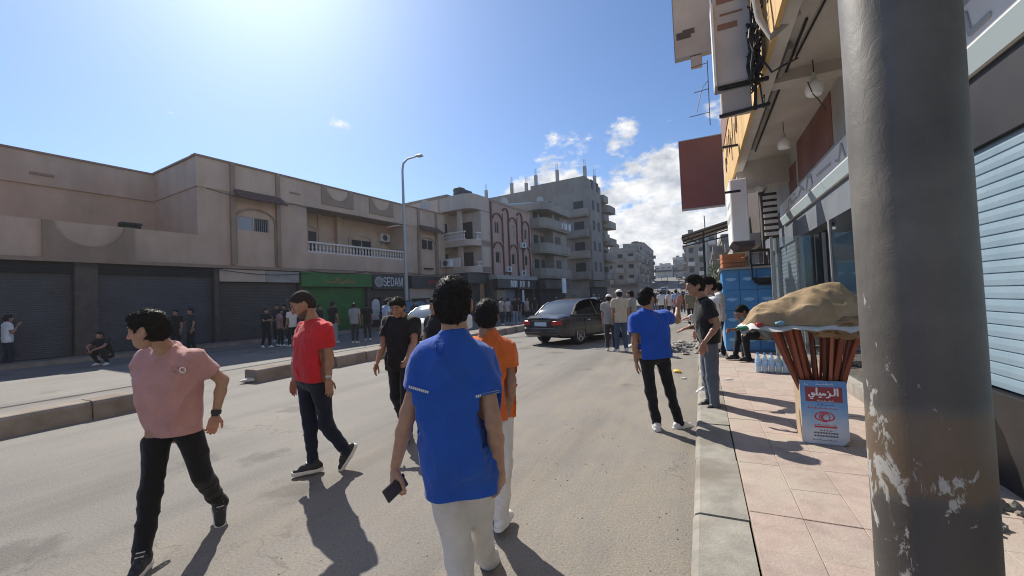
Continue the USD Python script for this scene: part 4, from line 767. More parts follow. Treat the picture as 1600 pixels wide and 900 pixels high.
# junk and stalls in the middle distance
r2 = random.Random(21)
for i in range(6):
    x = (-12.0, -10.2, -8.0, -6.4, -4.6, -3.2)[i]; y = (112, 138, 98, 150, 121, 104)[i]; zb = float(rise(y))
    s = thing('market_stall', (x, y, zb), r2.uniform(-0.3, 0.3), 'market stall far up the street, number %s from the left' % ('one two three four five six seven eight nine'.split()[i]), 'stall', 'stalls far up the street')
    q = MB(); q.prism(sg.Polygon([(-1.0, 2.0), (0.2, 2.5), (1.0, 2.05), (1.0, 2.11), (0.2, 2.56), (-1.0, 2.06)]), 1.8, (0, 0, 0), (1, 0, 0), (0, 0, 1), (0, 1, 0)); q.build('roof', M[('white_sheet', 'grey_render', 'far_plaster')[i % 3]], s)
    q = MB(); q.box(-0.9, 0.9, 0.2, 1.6, 0.5, 0.9); q.build('counter', M['dark_stone'], s)
    for (a, b) in ((-0.9, 0.1), (0.9, 0.1), (-0.9, 1.7), (0.9, 1.7)):
        q = MB(); q.box(a-0.04, a+0.04, b-0.04, b+0.04, 0, 2.02); q.build('post', M['black_metal'], s)

# awning frame on the right, tree behind it
aw = thing('awning_frame', (0.75, 17.0, 0.15), 0, 'bare metal awning frame with a ragged cover past the blue kiosk', 'awning')
q = MB(); q.prism(sg.Polygon([(-1.3, 3.55), (0.9, 4.1), (0.9, 4.14), (-1.3, 3.60)]), 2.2, (0, 0, 0), (1, 0, 0), (0, 0, 1), (0, 1, 0)); q.build('cover', M['grey_render'], aw)
for yy in (0, 1.1, 2.2):
    q = MB(); q.bar((-1.3, yy, 3.5), (0.9, yy, 4.05), 0.05); q.build('rafter', M['black_metal'], aw)
q = MB(); q.bar((-1.3, 0, 3.5), (-1.3, 2.2, 3.5), 0.05); q.bar((-1.3, 0, 3.15), (0.5, 0, 3.45), 0.04); q.bar((-1.1, 0, 3.5), (-0.7, 0, 3.2), 0.03); q.build('crossbar', M['black_metal'], aw)
for yy in (0.0, 2.2):
    q = MB(); q.bar((-0.55, yy, 0), (-0.55, yy, 3.7), 0.06); q.build('post', M['black_metal'], aw)
tr = thing('street_tree', (1.1, 36, 0.0), 0, 'small green street tree on the right behind the awning', 'tree')
q = MB(); q.tube([(0, 0, 0), (0.05, 0, 1.2), (0, 0.1, 2.4), (0.2, 0.1, 3.2)], [0.12, 0.10, 0.07, 0.03], 8)
for a in range(5): q.tube([(0, 0, 1.7+0.15*a), (0.5*math.cos(a*1.9), 0.5*math.sin(a*1.9), 2.4+0.2*a)], [0.04, 0.015], 5)
q.build('trunk', M['dark_stone'], tr)
surf('leaf', (0.045, 0.085, 0.02), (0.085, 0.125, 0.03), 4, 0.6)
V, Fc = [], []; rr = np.random.default_rng(4)
cl = rr.normal(0, 0.55, (16, 3))*[1, 1, 0.8]+[0, 0, 2.7]
for i in range(1500):
    c = cl[i % 16]+rr.normal(0, 0.22, 3); a = rr.normal(0, 1, 3); a /= np.linalg.norm(a); b = np.cross(a, rr.normal(0, 1, 3)); b /= np.linalg.norm(b); k = len(V)
    V += [c-a*0.07, c+b*0.035, c+a*0.07, c-b*0.035]; Fc.append((k, k+1, k+2, k+3))
put('crown', (np.array(V), np.array(Fc)), M['leaf'], tr)

# ------------------------------------------------------------------ blue kiosk, bottles, bundle of handles, crate
surf('kiosk_blue', (0.055, 0.235, 0.50), (0.085, 0.30, 0.58), 2.5, 0.4)
plain('kiosk_pale', (0.30, 0.56, 0.80), 0.4)
kx = thing('blue_kiosk', (0.97, 10.75, 0.15), 0, 'blue kiosk clad in sheets with pale wave prints, behind the sitting man', 'kiosk')
q = MB(); q.box(-0.50, 0.55, 0.02, 1.0, 0, 1.88); q.build('body', M['kiosk_blue'], kx)
for i in range(3):
    for j in range(4):
        a = -0.5+i*0.35; q = MB(); q.rbox(a+0.006, a+0.344, 0.0, 0.02, 0.02+j*0.465, 0.475+j*0.465, 0.004); pn = q.build('cladding_sheet', M['kiosk_blue'], kx)
        q = MB(); t = np.linspace(0, math.pi, 9); cx_, cz = a+0.175, 0.25+j*0.465
        q.prism(sg.Polygon([(cx_-0.12*math.cos(u), cz+0.05*math.sin(u)) for u in t]+[(cx_+0.12*math.cos(u), cz-0.02*math.sin(u)+0.015*math.sin(3*u)) for u in t]), 0.004, (0, 0, 0), (1, 0, 0), (0, 0, 1), (0, -1, 0)); q.build('wave_print', M['kiosk_pale'], pn)
q = MB(); q.box(-0.56, 0.6, -0.05, 1.05, 1.88, 1.93); q.build('roof', M['sign_grey'], kx)
hb = thing('black_basket', (1.28, 10.6, 1.66), 0, 'black hoop basket hung on the front of the blue kiosk', 'basket')
q = MB(); q.tube([(-0.22, 0, 0.5), (-0.22, -0.05, 0.12), (-0.1, -0.1, 0.0), (0.1, -0.1, 0.0), (0.22, -0.05, 0.12), (0.22, 0, 0.5)], 0.022, 7); q.tube([(-0.2, 0.02, 0.15), (0, -0.06, 0.1), (0.2, 0.02, 0.15)], 0.02, 6); q.build('hoop', M['cable_black'], hb)
q = MB(); q.rbox(-0.18, 0.18, -0.08, 0.03, 0.02, 0.16, 0.02); q.build('bag', M['cable_black'], hb)
surf('crate_orange', (0.36, 0.13, 0.05), (0.45, 0.17, 0.07), 4, 0.7); surf('crate_wood', (0.26, 0.17, 0.10), (0.35, 0.24, 0.15), 6, 0.8)
cr = thing('orange_crate', (0.72, 11.1, 2.09), 0.1, 'orange brown crate standing on top of the blue kiosk', 'crate')
for z in (0, 0.11, 0.22):
    for (a, b, c, d) in ((-0.24, 0.24, -0.18, -0.16), (-0.24, 0.24, 0.16, 0.18), (-0.24, -0.22, -0.16, 0.16), (0.22, 0.24, -0.16, 0.16)):
        q = MB(); q.box(a, b, c, d, z+0.01, z+0.1); q.build('slat', M['crate_orange'], cr)
q = MB(); q.box(-0.22, 0.22, -0.16, 0.16, 0.01, 0.2); q.build('contents', M['crate_wood'], cr)
mt = thing('metal_box', (1.3, 11.2, 2.09), 0.0, 'dark metal frame box on the kiosk roof beside the crate', 'box')
q = MB(); q.holed(-0.22, 0.22, 0, 0.4, [(-0.18, 0.18, 0.05, 0.34)], -0.14, 0.14); q.build('frame', M['black_metal'], mt)

n = {"p": ("principled_bsdf", {"base_color": (0.72, 0.86, 0.95), "roughness": 0.08, "transmission_weight": 0.55, "ior": 1.33})}
M['bottle_water'] = usdkit.material(stage, '/World/Looks/bottle_water', n, [], surface="p.BSDF")
plain('cap_blue', (0.10, 0.25, 0.62), 0.4); plain('label_blue', (0.35, 0.55, 0.80), 0.4)
p0 = on_ground(1181, 581, 0.152); p1 = on_ground(1224, 583, 0.152)
first = None; e = (p1-p0)/4.6; k = 0; e = e/np.linalg.norm(e)*0.098
wp = ('front left', 'front second', 'front third', 'front fourth', 'front right', 'back left', 'back second', 'back third', 'back fourth', 'back right')
for r_ in range(2):
    for c_ in range(5):
        loc = p0+e*(c_+0.4)+np.array([-e[1], e[0], 0])*r_; loc[2] = 0.154
        if first is None:
            first = thing('water_bottle', loc, 0, 'x', 'bottle', 'clear water bottles packed on the pavement')
            q = MB(); q.lathe((0, 0, 0), [(0.038, 0), (0.046, 0.012), (0.046, 0.07), (0.043, 0.08), (0.046, 0.09), (0.046, 0.19), (0.044, 0.21), (0.030, 0.26), (0.015, 0.285), (0.015, 0.295)], 14); q.build('flask', M['bottle_water'], first, smooth=40)
            q = MB(); q.lathe((0, 0, 0.293), [(0.017, 0), (0.017, 0.018)], 10); q.build('cap', M['cap_blue'], first)
            q = MB(); q.lathe((0, 0, 0.10), [(0.0466, 0), (0.0468, 0.07)], 14); q.build('paper_label', M['label_blue'], first); o = first
        else: o = copy_of(first, 'water_bottle', loc, 0.4*k)
        tag(o, 'clear water bottle, %s of the pack before the sitting man' % wp[k], 'bottle', 'clear water bottles packed on the pavement'); k += 1

# carton with a printed front, bundle of brown wooden handles, sacking over it
surf('carton_card', (0.34, 0.25, 0.16), (0.40, 0.30, 0.20), 5, 0.9)
M['poster_blue'] = usdkit.material(stage, '/World/Looks/poster_blue', {"t": ("texture_coordinate", {}), "s": ("separate_xyz", {}), "n": ("noise_texture", {"scale": 7.0, "detail": 4.0}), "a": ("math", {"math_type": "multiply_add", "value2": 0.5, "value3": -0.25}), "b": ("math", {"math_type": "add"}), "d": ("math", {"math_type": "multiply", "value2": 1.85}),
    "r": ("rgb_ramp", {"ramp": [(0.0, (0.62, 0.64, 0.66)), (0.22, (0.60, 0.63, 0.66)), (0.42, (0.30, 0.46, 0.62)), (0.65, (0.16, 0.35, 0.60)), (0.9, (0.10, 0.26, 0.52))]}), "p": ("principled_bsdf", {"roughness": 0.35})},
    [("t.object", "s.vector"), ("t.object", "n.vector"), ("n.fac", "a.value1"), ("s.z", "d.value1"), ("d.value", "b.value1"), ("a.value", "b.value2"), ("b.value", "r.fac"), ("r.color", "p.base_color")], surface="p.BSDF")
plain('print_maroon', (0.26, 0.03, 0.045), 0.4); plain('print_white', (0.74, 0.74, 0.73), 0.45); plain('print_red', (0.52, 0.03, 0.04), 0.45); plain('print_dark', (0.05, 0.06, 0.10), 0.45); plain('print_blue', (0.05, 0.12, 0.40), 0.45)
bl, br_ = on_ground(1255, 691, 0.152), on_ground(1329, 698, 0.152)
ex = (br_-bl)/np.linalg.norm(br_-bl); BW = float(np.linalg.norm(br_-bl)); BH = 0.56
cb = thing('printed_carton', bl, math.atan2(ex[1], ex[0]), 'carton with a blue and maroon Arabic poster front holding wooden poles', 'carton')
q = MB(); t = 0.012
for a in ((0, BW, 0.006, t, 0, BH), (0, BW, 0.30-t, 0.30, 0, BH), (0, t, t, 0.30-t, 0, BH), (BW-t, BW, t, 0.30-t, 0, BH), (t, BW-t, t, 0.30-t, 0.0, 0.02)): q.box(*a)
q.build('carton', M['carton_card'], cb)
ps = MB(); ps.box(0, BW-0.045, 0, 0.006, 0.0, BH); ps.box(BW-0.045, BW, 0, 0.006, 0.05, BH); ps.prism(sg.Polygon([(BW-0.045, 0), (BW-0.045, 0.05), (BW, 0.05)]), 0.006, (0, 0.006, 0), (1, 0, 0), (0, 0, 1), (0, -1, 0)); pf = ps.build('poster', M['poster_blue'], cb)
def pprint(name, shape, m, lift=0.0015):
    q = MB(); q.prism(shape, lift, (0, 0.0, 0), (1, 0, 0), (0, 0, 1), (0, -1, 0)); q.build(name, M[m], pf)
pprint('title_band', sg.box(0.11*BW, 0.375, 0.90*BW, 0.505), 'print_maroon')
def arabic_title(x0, x1, z0, z1):
    # alef, lam, zay, meem, yeh, lam, yeh read from right to left
    P = [[(9.7, 0.0), (9.7, 4.2)], [(8.8, 4.2), (8.8, 0.6), (8.4, 0.0), (7.6, 0.0), (7.2, 0.5)], [(7.2, 1.2), (7.1, -0.4), (6.5, -1.3), (5.9, -1.4)], [(6.6, 2.1)],
         [(5.7, 0.2), (5.4, 0.9), (4.9, 1.0), (4.6, 0.4), (5.1, 0.0), (5.7, 0.2)], [(4.7, 0.1), (4.0, 0.0), (3.8, 1.2), (3.7, 0.0), (2.9, 0.0)], [(3.6, -1.3)], [(4.1, -1.3)],
         [(2.9, 0.0), (2.7, 0.3), (2.7, 4.2)], [(2.7, 0.2), (2.0, 0.0), (1.7, 1.0), (1.1, 1.1), (1.0, 0.4), (1.6, -0.4), (1.4, -1.2), (0.6, -1.4), (0.0, -0.9), (0.1, 0.0)], [(0.6, -2.3)], [(1.1, -2.3)]]
    s = text_strokes(P, 0.62); a = shapely.affinity.scale(s, (x1-x0)/10.6, (z1-z0)/7.0, origin=(0, 0)); b = a.bounds
    return shapely.affinity.translate(a, x0-b[0], z0-b[1])
import shapely.affinity
pprint('title', arabic_title(0.17*BW, 0.84*BW, 0.395, 0.497), 'print_white', 0.003)
def small_line(x0, x1, z, h, seed):
    r = random.Random(seed); x = x0; P = []
    while x < x1-h:
        w = r.uniform(0.8, 2.2)*h; P.append([(x, z), (x+w*0.5, z+r.uniform(0, 0.3)*h), (x+w, z)]); 
        if r.random() < 0.6: P.append([(x+w*0.3, z), (x+w*0.3, z+h)])
        if r.random() < 0.5: P.append([(x+w*0.6, z+h*0.9), (x+w*0.62, z+h*0.9)])
        x += w+h*0.35
    return text_strokes(P, h*0.26)
pprint('small_print', small_line(0.35*BW, 0.75*BW, 0.527, 0.016, 1), 'print_white'); pprint('small_print', small_line(0.10*BW, 0.2*BW, 0.525, 0.012, 8), 'print_white')
pprint('small_print', small_line(0.36*BW, 0.72*BW, 0.381, 0.010, 2), 'print_white', 0.003); pprint('small_print', small_line(0.36*BW, 0.76*BW, 0.345, 0.018, 3), 'print_blue'); pprint('small_print', small_line(0.14*BW, 0.84*BW, 0.315, 0.018, 4), 'print_red')
c = (0.5*BW, 0.238)
eye = sg.Polygon([(c[0]-0.075*math.cos(u), c[1]+0.052*math.sin(u)) for u in np.linspace(0, math.pi, 15)]+[(c[0]+0.075*math.cos(u), c[1]-0.036*math.sin(u)) for u in np.linspace(0, math.pi, 15)])
pprint('emblem', eye.difference(shapely.affinity.scale(eye, 0.84, 0.80)).union(sg.Point(c).buffer(0.042).difference(sg.Point(c).buffer(0.034))).union(sg.Point(c).buffer(0.029).difference(sg.Point(c[0]+0.011, c[1]).buffer(0.023))), 'print_red')
pprint('small_print', small_line(0.27*BW, 0.73*BW, 0.168, 0.012, 5), 'print_red'); pprint('red_bar', sg.box(0.27*BW, 0.146, 0.75*BW, 0.160), 'print_red')
pprint('small_print', small_line(0.38*BW, 0.66*BW, 0.118, 0.014, 6), 'print_dark')
for z, s_ in ((0.092, 7), (0.066, 9)):
    pprint('small_print', shapely.ops.unary_union([sg.box(x, z, x+0.008, z+0.014) for x in np.arange(0.30*BW, 0.76*BW, 0.0115)]+[sg.Point(0.27*BW, z+0.007).buffer(0.007)]), 'print_dark')
pprint('small_print', small_line(0.22*BW, 0.78*BW, 0.035, 0.012, 10), 'print_dark')

for i, c in enumerate(((0.20, 0.052, 0.024), (0.12, 0.034, 0.018), (0.26, 0.085, 0.042))): surf('handle_wood_%d' % i, c, tuple(x*1.45 for x in c), 9, 0.55, 0.15, 60, stretch=(1, 1, 0.15))
hd = random.Random(17); bc = bl+ex*BW/2+np.array([-ex[1], ex[0], 0])*0.15; nrm = np.array([-ex[1], ex[0], 0])
nh = 36
spots = ('leftmost',)+tuple('%s from the left' % w for w in ('second', 'third', 'fourth', 'fifth', 'sixth'))+tuple('%s from the right' % w for w in ('sixth', 'fifth', 'fourth', 'third', 'second'))+('rightmost',)
for i in range(nh):
    row_ = i//12; u = (i % 12)/11-0.5; w_ = row_/2-0.5; u = math.copysign(abs(2*u)**0.8/2, u)+hd.uniform(-0.03, 0.03)+(row_-1)*0.04
    b0 = bc+ex*(u*0.16+hd.uniform(-0.03, 0.03))+nrm*(w_*0.12); tp = bc+ex*(max(-0.5, min(0.5, u+hd.uniform(-0.10, 0.10)))*0.70-0.035)+nrm*(w_*0.25+hd.uniform(-0.04, 0.04))
    b0[2] = 0.34; tp[2] = 1.24+hd.uniform(-0.04, 0.04)-0.06*abs(u)
    o = thing('wooden_pole', b0, 0)
    q = MB(); q.bar((0, 0, 0), tp-b0, hd.uniform(0.020, 0.036), hd.uniform(0.012, 0.022), up=nrm+ex*hd.uniform(-1.3, 1.3)); q.build('stave', M['handle_wood_%d' % hd.choice((0, 0, 1, 2))], o)
    tag(o, 'thin brown wooden pole, %s of the %s row in the printed carton' % (spots[i % 12], ('front', 'middle', 'back')[row_]), 'wooden pole', 'brown wooden poles standing in the carton')
# a flat tray of goods across the top and the sack thrown over it
def at_b(u, w_, z): p = bc+ex*u+nrm*w_; return np.array([p[0], p[1], z])
ty_ = thing('goods_tray', at_b(0, 0, 1.17), math.atan2(ex[1], ex[0]), 'pale ragged plastic sheet spread under the brown sacking', 'plastic sheet')
rr = np.random.default_rng(8); nx, ny = 26, 12; V = []
for j in range(ny):
    for i in range(nx):
        u = (i/(nx-1)-0.5); w_ = (j/(ny-1)-0.5); x = u*1.12-0.06; y_ = w_*0.62; z = 0.055+0.03*meshkit.fbm(np.array([x*5, y_*5, 3.0]), 3, 2)
        e_ = max(0, -w_-0.36)/0.14; z -= e_*(0.03+0.12*meshkit.noise(np.array([i*0.55, 0.5, 0.5]), 4)**1.5)+max(0, abs(u)-0.42)*0.8
        V.append((x, y_, z))
Fq = [(j*nx+i, j*nx+i+1, (j+1)*nx+i+1, (j+1)*nx+i) for j in range(ny-1) for i in range(nx-1)]
put('sheet', two_sided(V, Fq), M['white_sheet'], ty_, smooth=50)
surf('burlap', (0.27, 0.19, 0.105), (0.37, 0.27, 0.16), 7, 0.95, 0.6, 90, bdist=0.006, c3=(0.22, 0.155, 0.085))
sk = thing('burlap_sack', at_b(-0.1, 0, 1.175), math.atan2(ex[1], ex[0]), 'brown burlap sack slumped over the bundle of wooden poles', 'sack')
nx, ny = 110, 64; V = []
for j in range(ny):
    for i in range(nx):
        u, w_ = i/(nx-1), j/(ny-1)-0.5
        x = -0.50+u*1.17
        top = np.interp(u, [0, 0.08, 0.25, 0.45, 0.60, 0.68, 0.76, 0.88, 1.0], [0.01, 0.09, 0.20, 0.29, 0.34, 0.34, 0.22, 0.12, 0.02])
        ed = max(0, 1-(abs(w_)*2)**2.4); yy = w_*(0.46+0.10*math.sin(u*4.0))
        q3 = np.array([x*3.2, yy*3.2, 1.0]); wv = meshkit.fbm(q3*1.6+4, 3, 9)
        z = 0.03+(top-0.03)*ed**0.62
        rid = lambda a_, b_, fq, s_: (1-abs(2*meshkit.noise(np.array([(x*a_+yy*b_)*fq+2.5*wv, (x*b_-yy*a_)*fq*0.35, s_]), 4)-1))
        z += 1.45*(0.095*(rid(0.35, 0.93, 5.5, 0.5)-0.55)+0.055*(rid(0.15, 0.98, 11, 3.5)-0.5)+0.030*(rid(0.5, 0.86, 19, 7.5)-0.5))*min(1, ed*3+0.15)
        yy += 0.05*(meshkit.fbm(q3*1.3+9, 3, 6)-0.5)
        V.append((x, yy, z-0.10*max(0, 0.10-u)/0.10))
Fq = [(j*nx+i, j*nx+i+1, (j+1)*nx+i+1, (j+1)*nx+i) for j in range(ny-1) for i in range(nx-1)]
put('sacking', two_sided(V, Fq, 0.008), M['burlap'], sk, smooth=60)
surf('burlap_dark', (0.20, 0.135, 0.075), (0.29, 0.20, 0.115), 6, 0.95, 0.6, 90, bdist=0.006)
sk2 = thing('burlap_sack', at_b(0.20, -0.05, 1.20), math.atan2(ex[1], ex[0]), 'smaller darker brown sack crumpled on the right of the wooden poles', 'sack')
c = trimesh.creation.icosphere(5, 1.0); v = np.array(c.vertices); v = v*(0.8+0.5*(meshkit.fbm(v*2.2, 4, 12)-0.5)+0.10*(1-abs(2*meshkit.noise(v*[6, 6, 9], 3)-1)))[:, None]*[0.36, 0.27, 0.15]; put('sacking', (v, c.faces), M['burlap_dark'], sk2, smooth=True)
plain('bag_green', (0.012, 0.14, 0.075), 0.4); plain('bag_red', (0.28, 0.03, 0.022), 0.4); plain('bag_teal', (0.10, 0.22, 0.28), 0.4)
for i, (u, m, lab) in enumerate(((-0.60, 'bag_green', 'green plastic packet poking out left under the sacking'), (-0.47, 'bag_red', 'red plastic packet under the edge of the sacking'), (-0.30, 'bag_teal', 'dull teal plastic packet under the sacking'))):
    o = thing('plastic_packet', at_b(u, -0.26, 1.215+0.01*i-0.02*(i == 0)), math.atan2(ex[1], ex[0])+0.2*i, lab, 'packet'); s_ = trimesh.creation.icosphere(3, 0.1); v = np.array(s_.vertices)*[0.62+0.25*(i == 0), 0.6, 0.3]; v *= (0.75+0.9*(meshkit.fbm(v*14+i, 3, 4)-0.5))[:, None]
    put('packet', (v, s_.faces), M[m], o, smooth=True)

# bench behind the sitting man
bn = thing('wooden_bench', (1.15, 9.55, 0.15), 0.0, 'low dark wooden bench the man sits on', 'bench')
for i in range(3):
    q = MB(); q.box(-0.5, 0.55, -0.16+i*0.12, -0.05+i*0.12, 0.40, 0.43); q.build('slat', M['dark_wood'], bn)
for x in (-0.45, 0.46):
    q = MB(); q.box(x, x+0.05, -0.14, 0.16, 0, 0.40); q.build('leg', M['dark_wood'], bn)

# litter
surf('rubbish_pale', (0.45, 0.43, 0.40), (0.62, 0.60, 0.56), 8, 0.8); surf('rubbish_mixed', (0.16, 0.14, 0.12), (0.46, 0.43, 0.39), 9, 0.85, spread=(0.42, 0.6)); plain('rubbish_yellow', (0.62, 0.42, 0.03), 0.5); plain('rubbish_dark', (0.06, 0.055, 0.05), 0.8)
def scrap(name, p, s, m, lab, seed, flat=0.25, grp=None):
    o = thing(name, p, seed*0.7, lab, 'litter', grp); c = trimesh.creation.icosphere(2, 1.0); v = np.array(c.vertices); v *= (0.7+0.7*meshkit.fbm(v*1.7+seed, 3, seed))[:, None]; v = v*[s, s*0.6, s*flat]; v[:, 2] -= v[:, 2].min(); put('scrap', (v, c.faces), M[m], o)
scrap('yellow_wrapper', on_ground(1058, 582), 0.10, 'rubbish_yellow', 'yellow wrapper lying on the road by the kerb', 3)
scrap('paper_scrap', on_ground(1068, 592), 0.05, 'rubbish_pale', 'small white scrap on the road near the yellow wrapper', 4)
scrap('paper_scrap', on_ground(1138, 593, 0.152), 0.06, 'rubbish_pale', 'white paper scrap on the pavement past the men', 5, 0.1)
scrap('paper_scrap', on_ground(390, 598, 0), 0.16, 'rubbish_pale', 'crumpled pale wrapper by the end of the median kerb', 6, 0.3)
scrap('paper_scrap', on_ground(818, 515, 0.0), 0.18, 'rubbish_pale', 'white bag against the median kerb behind the dark car', 7, 0.6)
rb_ = thing('rubbish_heap', on_ground(1072, 545), 0, 'heap of pale rubbish and torn bags on the road edge behind the men', 'rubbish', None, 'stuff')
q = MB(); rr = random.Random(12)
for i in range(60):
    x, y = rr.gauss(0, 0.42), rr.gauss(0, 0.8); h = max(0.03, 0.14-0.12*math.hypot(x/0.6, y/1.2)); c = trimesh.creation.icosphere(1, 1.0); v = np.array(c.vertices)*(0.6+0.8*meshkit.noise(np.array(c.vertices)*2+i, i))[:, None]*[rr.uniform(0.04, 0.12), rr.uniform(0.04, 0.11), rr.uniform(0.02, 0.06)]; q.add(v+[x, y, rr.uniform(0.02, h)], c.faces)
q.build('scraps', M['rubbish_mixed'], rb_, kind='stuff')
db = MB(); rr = random.Random(2)
for i in range(260):
    x, y = rr.uniform(-2.5, -0.12), rr.uniform(1.6, 9); s = rr.uniform(0.003, 0.008); c = trimesh.creation.icosphere(0, 1.0); db.add(np.array(c.vertices)*[s, s*rr.uniform(0.6, 1), s*0.6]+[x, y, s*0.3], c.faces)
db.build('gravel', M['soil'], label='small stones and crumbs scattered on the road edge', cat='gravel', kind='stuff')
# rubble beside the pole at the foot of the shop
q = MB()
for i in range(26):
    c = trimesh.creation.icosphere(1, 1.0); s = rr.uniform(0.015, 0.05); v = np.array(c.vertices)*(0.6+0.8*meshkit.noise(np.array(c.vertices)*2+i, i))[:, None]*s; q.add(v+[rr.uniform(1.35, 1.72), rr.uniform(3.0, 4.6), 0.15+s*0.3], c.faces)
q.build('rubble', M['kerb_concrete'], label='broken rubble at the foot of the blue shutter', cat='rubble', kind='stuff')
# ------------------------------------------------------------------ cars
plain('tyre', (0.018, 0.018, 0.019), 0.85); plain('alloy', (0.42, 0.42, 0.43), 0.35, 0.8); plain('tail_red', (0.36, 0.012, 0.012), 0.25); plain('lamp_clear', (0.7, 0.7, 0.68), 0.15); plain('plate', (0.42, 0.50, 0.62), 0.4); plain('chrome', (0.6, 0.6, 0.6), 0.2, 1.0); plain('seat_cloth', (0.04, 0.04, 0.045), 0.9)
def paint(name, c, rough=0.28):
    n = {"g": ("geometry", {}), "n": ("noise_texture", {"scale": 3.0, "detail": 6.0}), "r": ("rgb_ramp", {"ramp": [(0.4, c), (0.75, tuple(x*0.85+0.035 for x in c))]}), "rr": ("map_range", {"from_min": 0.3, "from_max": 0.7, "to_min": rough, "to_max": rough+0.18}), "p": ("principled_bsdf", {"coat_weight": 0.5, "coat_roughness": 0.12})}
    M[name] = usdkit.material(stage, '/World/Looks/'+name, n, [("g.position", "n.vector"), ("n.fac", "r.fac"), ("r.color", "p.base_color"), ("n.fac", "rr.value"), ("rr.result", "p.roughness")], surface="p.BSDF")
paint('paint_black', (0.012, 0.012, 0.014)); paint('paint_white', (0.62, 0.62, 0.61)); paint('paint_silver', (0.34, 0.35, 0.36)); paint('paint_navy', (0.02, 0.03, 0.06)); paint('paint_orange', (0.5, 0.10, 0.02))
def lerp_table(x, tab): xs, ys = zip(*tab); return np.interp(x, xs, ys)
def car(name, loc, rz, pm, label, L=4.5, Wd=1.74, H=1.46, suv=False, group=None):
    """local: +x forward, rear bumper at x=0, y to the left, wheels on z=0"""
    o = thing(name, loc, rz, label, 'car', group); hw = Wd/2; k = L/4.5
    belt = [(0, 0.90), (0.35, 0.98), (0.9, 0.99), (1.4, 0.96), (3.0, 0.92), (3.4, 0.90), (4.1, 0.78), (4.4, 0.66), (4.5, 0.55)]
    if suv: belt = [(0, 1.05), (0.3, 1.08), (3.2, 1.02), (4.2, 0.95), (4.45, 0.8), (4.5, 0.65)]
    wid = [(0, 0.86), (0.12, 0.95), (0.5, 0.99), (1.5, 1.0), (3.3, 1.0), (4.0, 0.97), (4.35, 0.88), (4.5, 0.74)]
    bot = [(0, 0.36), (0.12, 0.28), (0.5, 0.24), (4.0, 0.22), (4.4, 0.26), (4.5, 0.34)]
    xs = np.unique(np.concatenate([np.linspace(0, 0.4, 8), np.linspace(0.4, 4.1, 24), np.linspace(4.1, 4.5, 8)]))
    # lower body: closed sections
    sec = [(0.90, 0.0), (0.985, 0.08), (1.0, 0.35), (1.0, 0.60), (0.985, 0.78), (0.95, 0.92), (0.86, 0.985), (0.5, 1.015), (0, 1.03)]
    sec = sec+[(-a, b) for a, b in sec[-2::-1]]
    V = []
    for x in xs:
        w, zb, zt = hw*lerp_table(x, wid), lerp_table(x, bot), lerp_table(x, belt)
        V += [(x*k, a*w, zb+b*(zt-zb)) for a, b in sec]
    n = len(sec); Fq = [(i*n+j, i*n+(j+1) % n, (i+1)*n+(j+1) % n, (i+1)*n+j) for i in range(len(xs)-1) for j in range(n)]
    tri = [t for q in Fq for t in ((q[0], q[2], q[1]), (q[0], q[3], q[2]))]; b = len(V); V += [(xs[0]*k, 0, 0.6), (xs[-1]*k, 0, 0.45)]
    for j in range(n): tri += [(b, j, (j+1) % n), (b+1, (len(xs)-1)*n+(j+1) % n, (len(xs)-1)*n+j)]
    body = trimesh.Trimesh(np.array(V), np.array(tri), process=False)
    wx = (0.98*k, 3.56*k); wr = 0.315 if not suv else 0.35
    try:
        import manifold3d as m3
        mm = m3.Manifold(m3.Mesh(np.asarray(body.vertices, np.float32), np.asarray(body.faces, np.uint32)))
        if mm.volume() < 0 or mm.is_empty(): raise ValueError
        for x in wx:
            cyl = m3.Manifold.cylinder(Wd+0.4, wr+0.06, wr+0.06, 28).rotate([90, 0, 0]).translate([x, Wd/2+0.2, wr])
            inner = m3.Manifold.cube([2, Wd-0.50, 2], True).translate([x, 0, wr])
            mm = mm-(cyl-inner)
        bm = mm
    except Exception: bm = body
    put('body', bm, M[pm], o, smooth=35)
    # cabin: pillars and roof as one shell, panes set in it
    if suv: prof_r, prof_w, top0, top1, base0, base1 = None, None, 0.35, 2.9, 0.02, 3.45
    zr = H
    b0, r0, r1, b1 = (0.62, 1.25, 2.35, 3.20) if not suv else (0.06, 0.45, 2.4, 3.15)
    zb0, zb1 = lerp_table(b0, belt)-0.01, lerp_table(b1, belt)-0.01
    hb, hr = hw*0.955, hw*0.74
    def ring(t): # side profile point along the cabin top line t from 0 (rear base) to 1
        pts = [(b0, zb0), (b0+(r0-b0)*0.55, zb0+(zr-zb0)*0.66), (r0-0.05, zr-0.06), (r0+0.25, zr-0.005), ((r0+r1)/2, zr+0.012), (r1-0.15, zr-0.012), (r1+0.1, zr-0.08), (r1+(b1-r1)*0.55, zb1+(zr-zb1)*0.50), (b1, zb1)]
        return pts
    pts = ring(0); Vc = []; 
    for (x, z) in pts:
        f = (z-0.9)/(zr-0.9); w = hb+(hr-hb)*max(0, min(1, f)); Vc += [(x*k, w, z), (x*k, w*0.92, z+0.012), (x*k, 0, z+0.03), (x*k, -w*0.92, z+0.012), (x*k, -w, z)]
    T_ = []
    for i in range(len(pts)-1):
        for j in range(4): q = (i*5+j, i*5+j+1, (i+1)*5+j+1, (i+1)*5+j); T_.append((i, q))
    roof = MB(); rear = MB(); front = MB()
    for tgt, rows in ((rear, (0, 1)), (roof, (2, 3, 4, 5)), (front, (6, 7))):
        idx = [q for i, q in T_ if i in rows]; tgt.add(*two_sided(np.array(Vc), np.array(idx), 0.02))
    roof.build('roof', M[pm], o, smooth=40); rear.build('rear_window', M['car_glass'], o, smooth=40); front.build('windscreen', M['car_glass'], o, smooth=40)
    fr = MB()
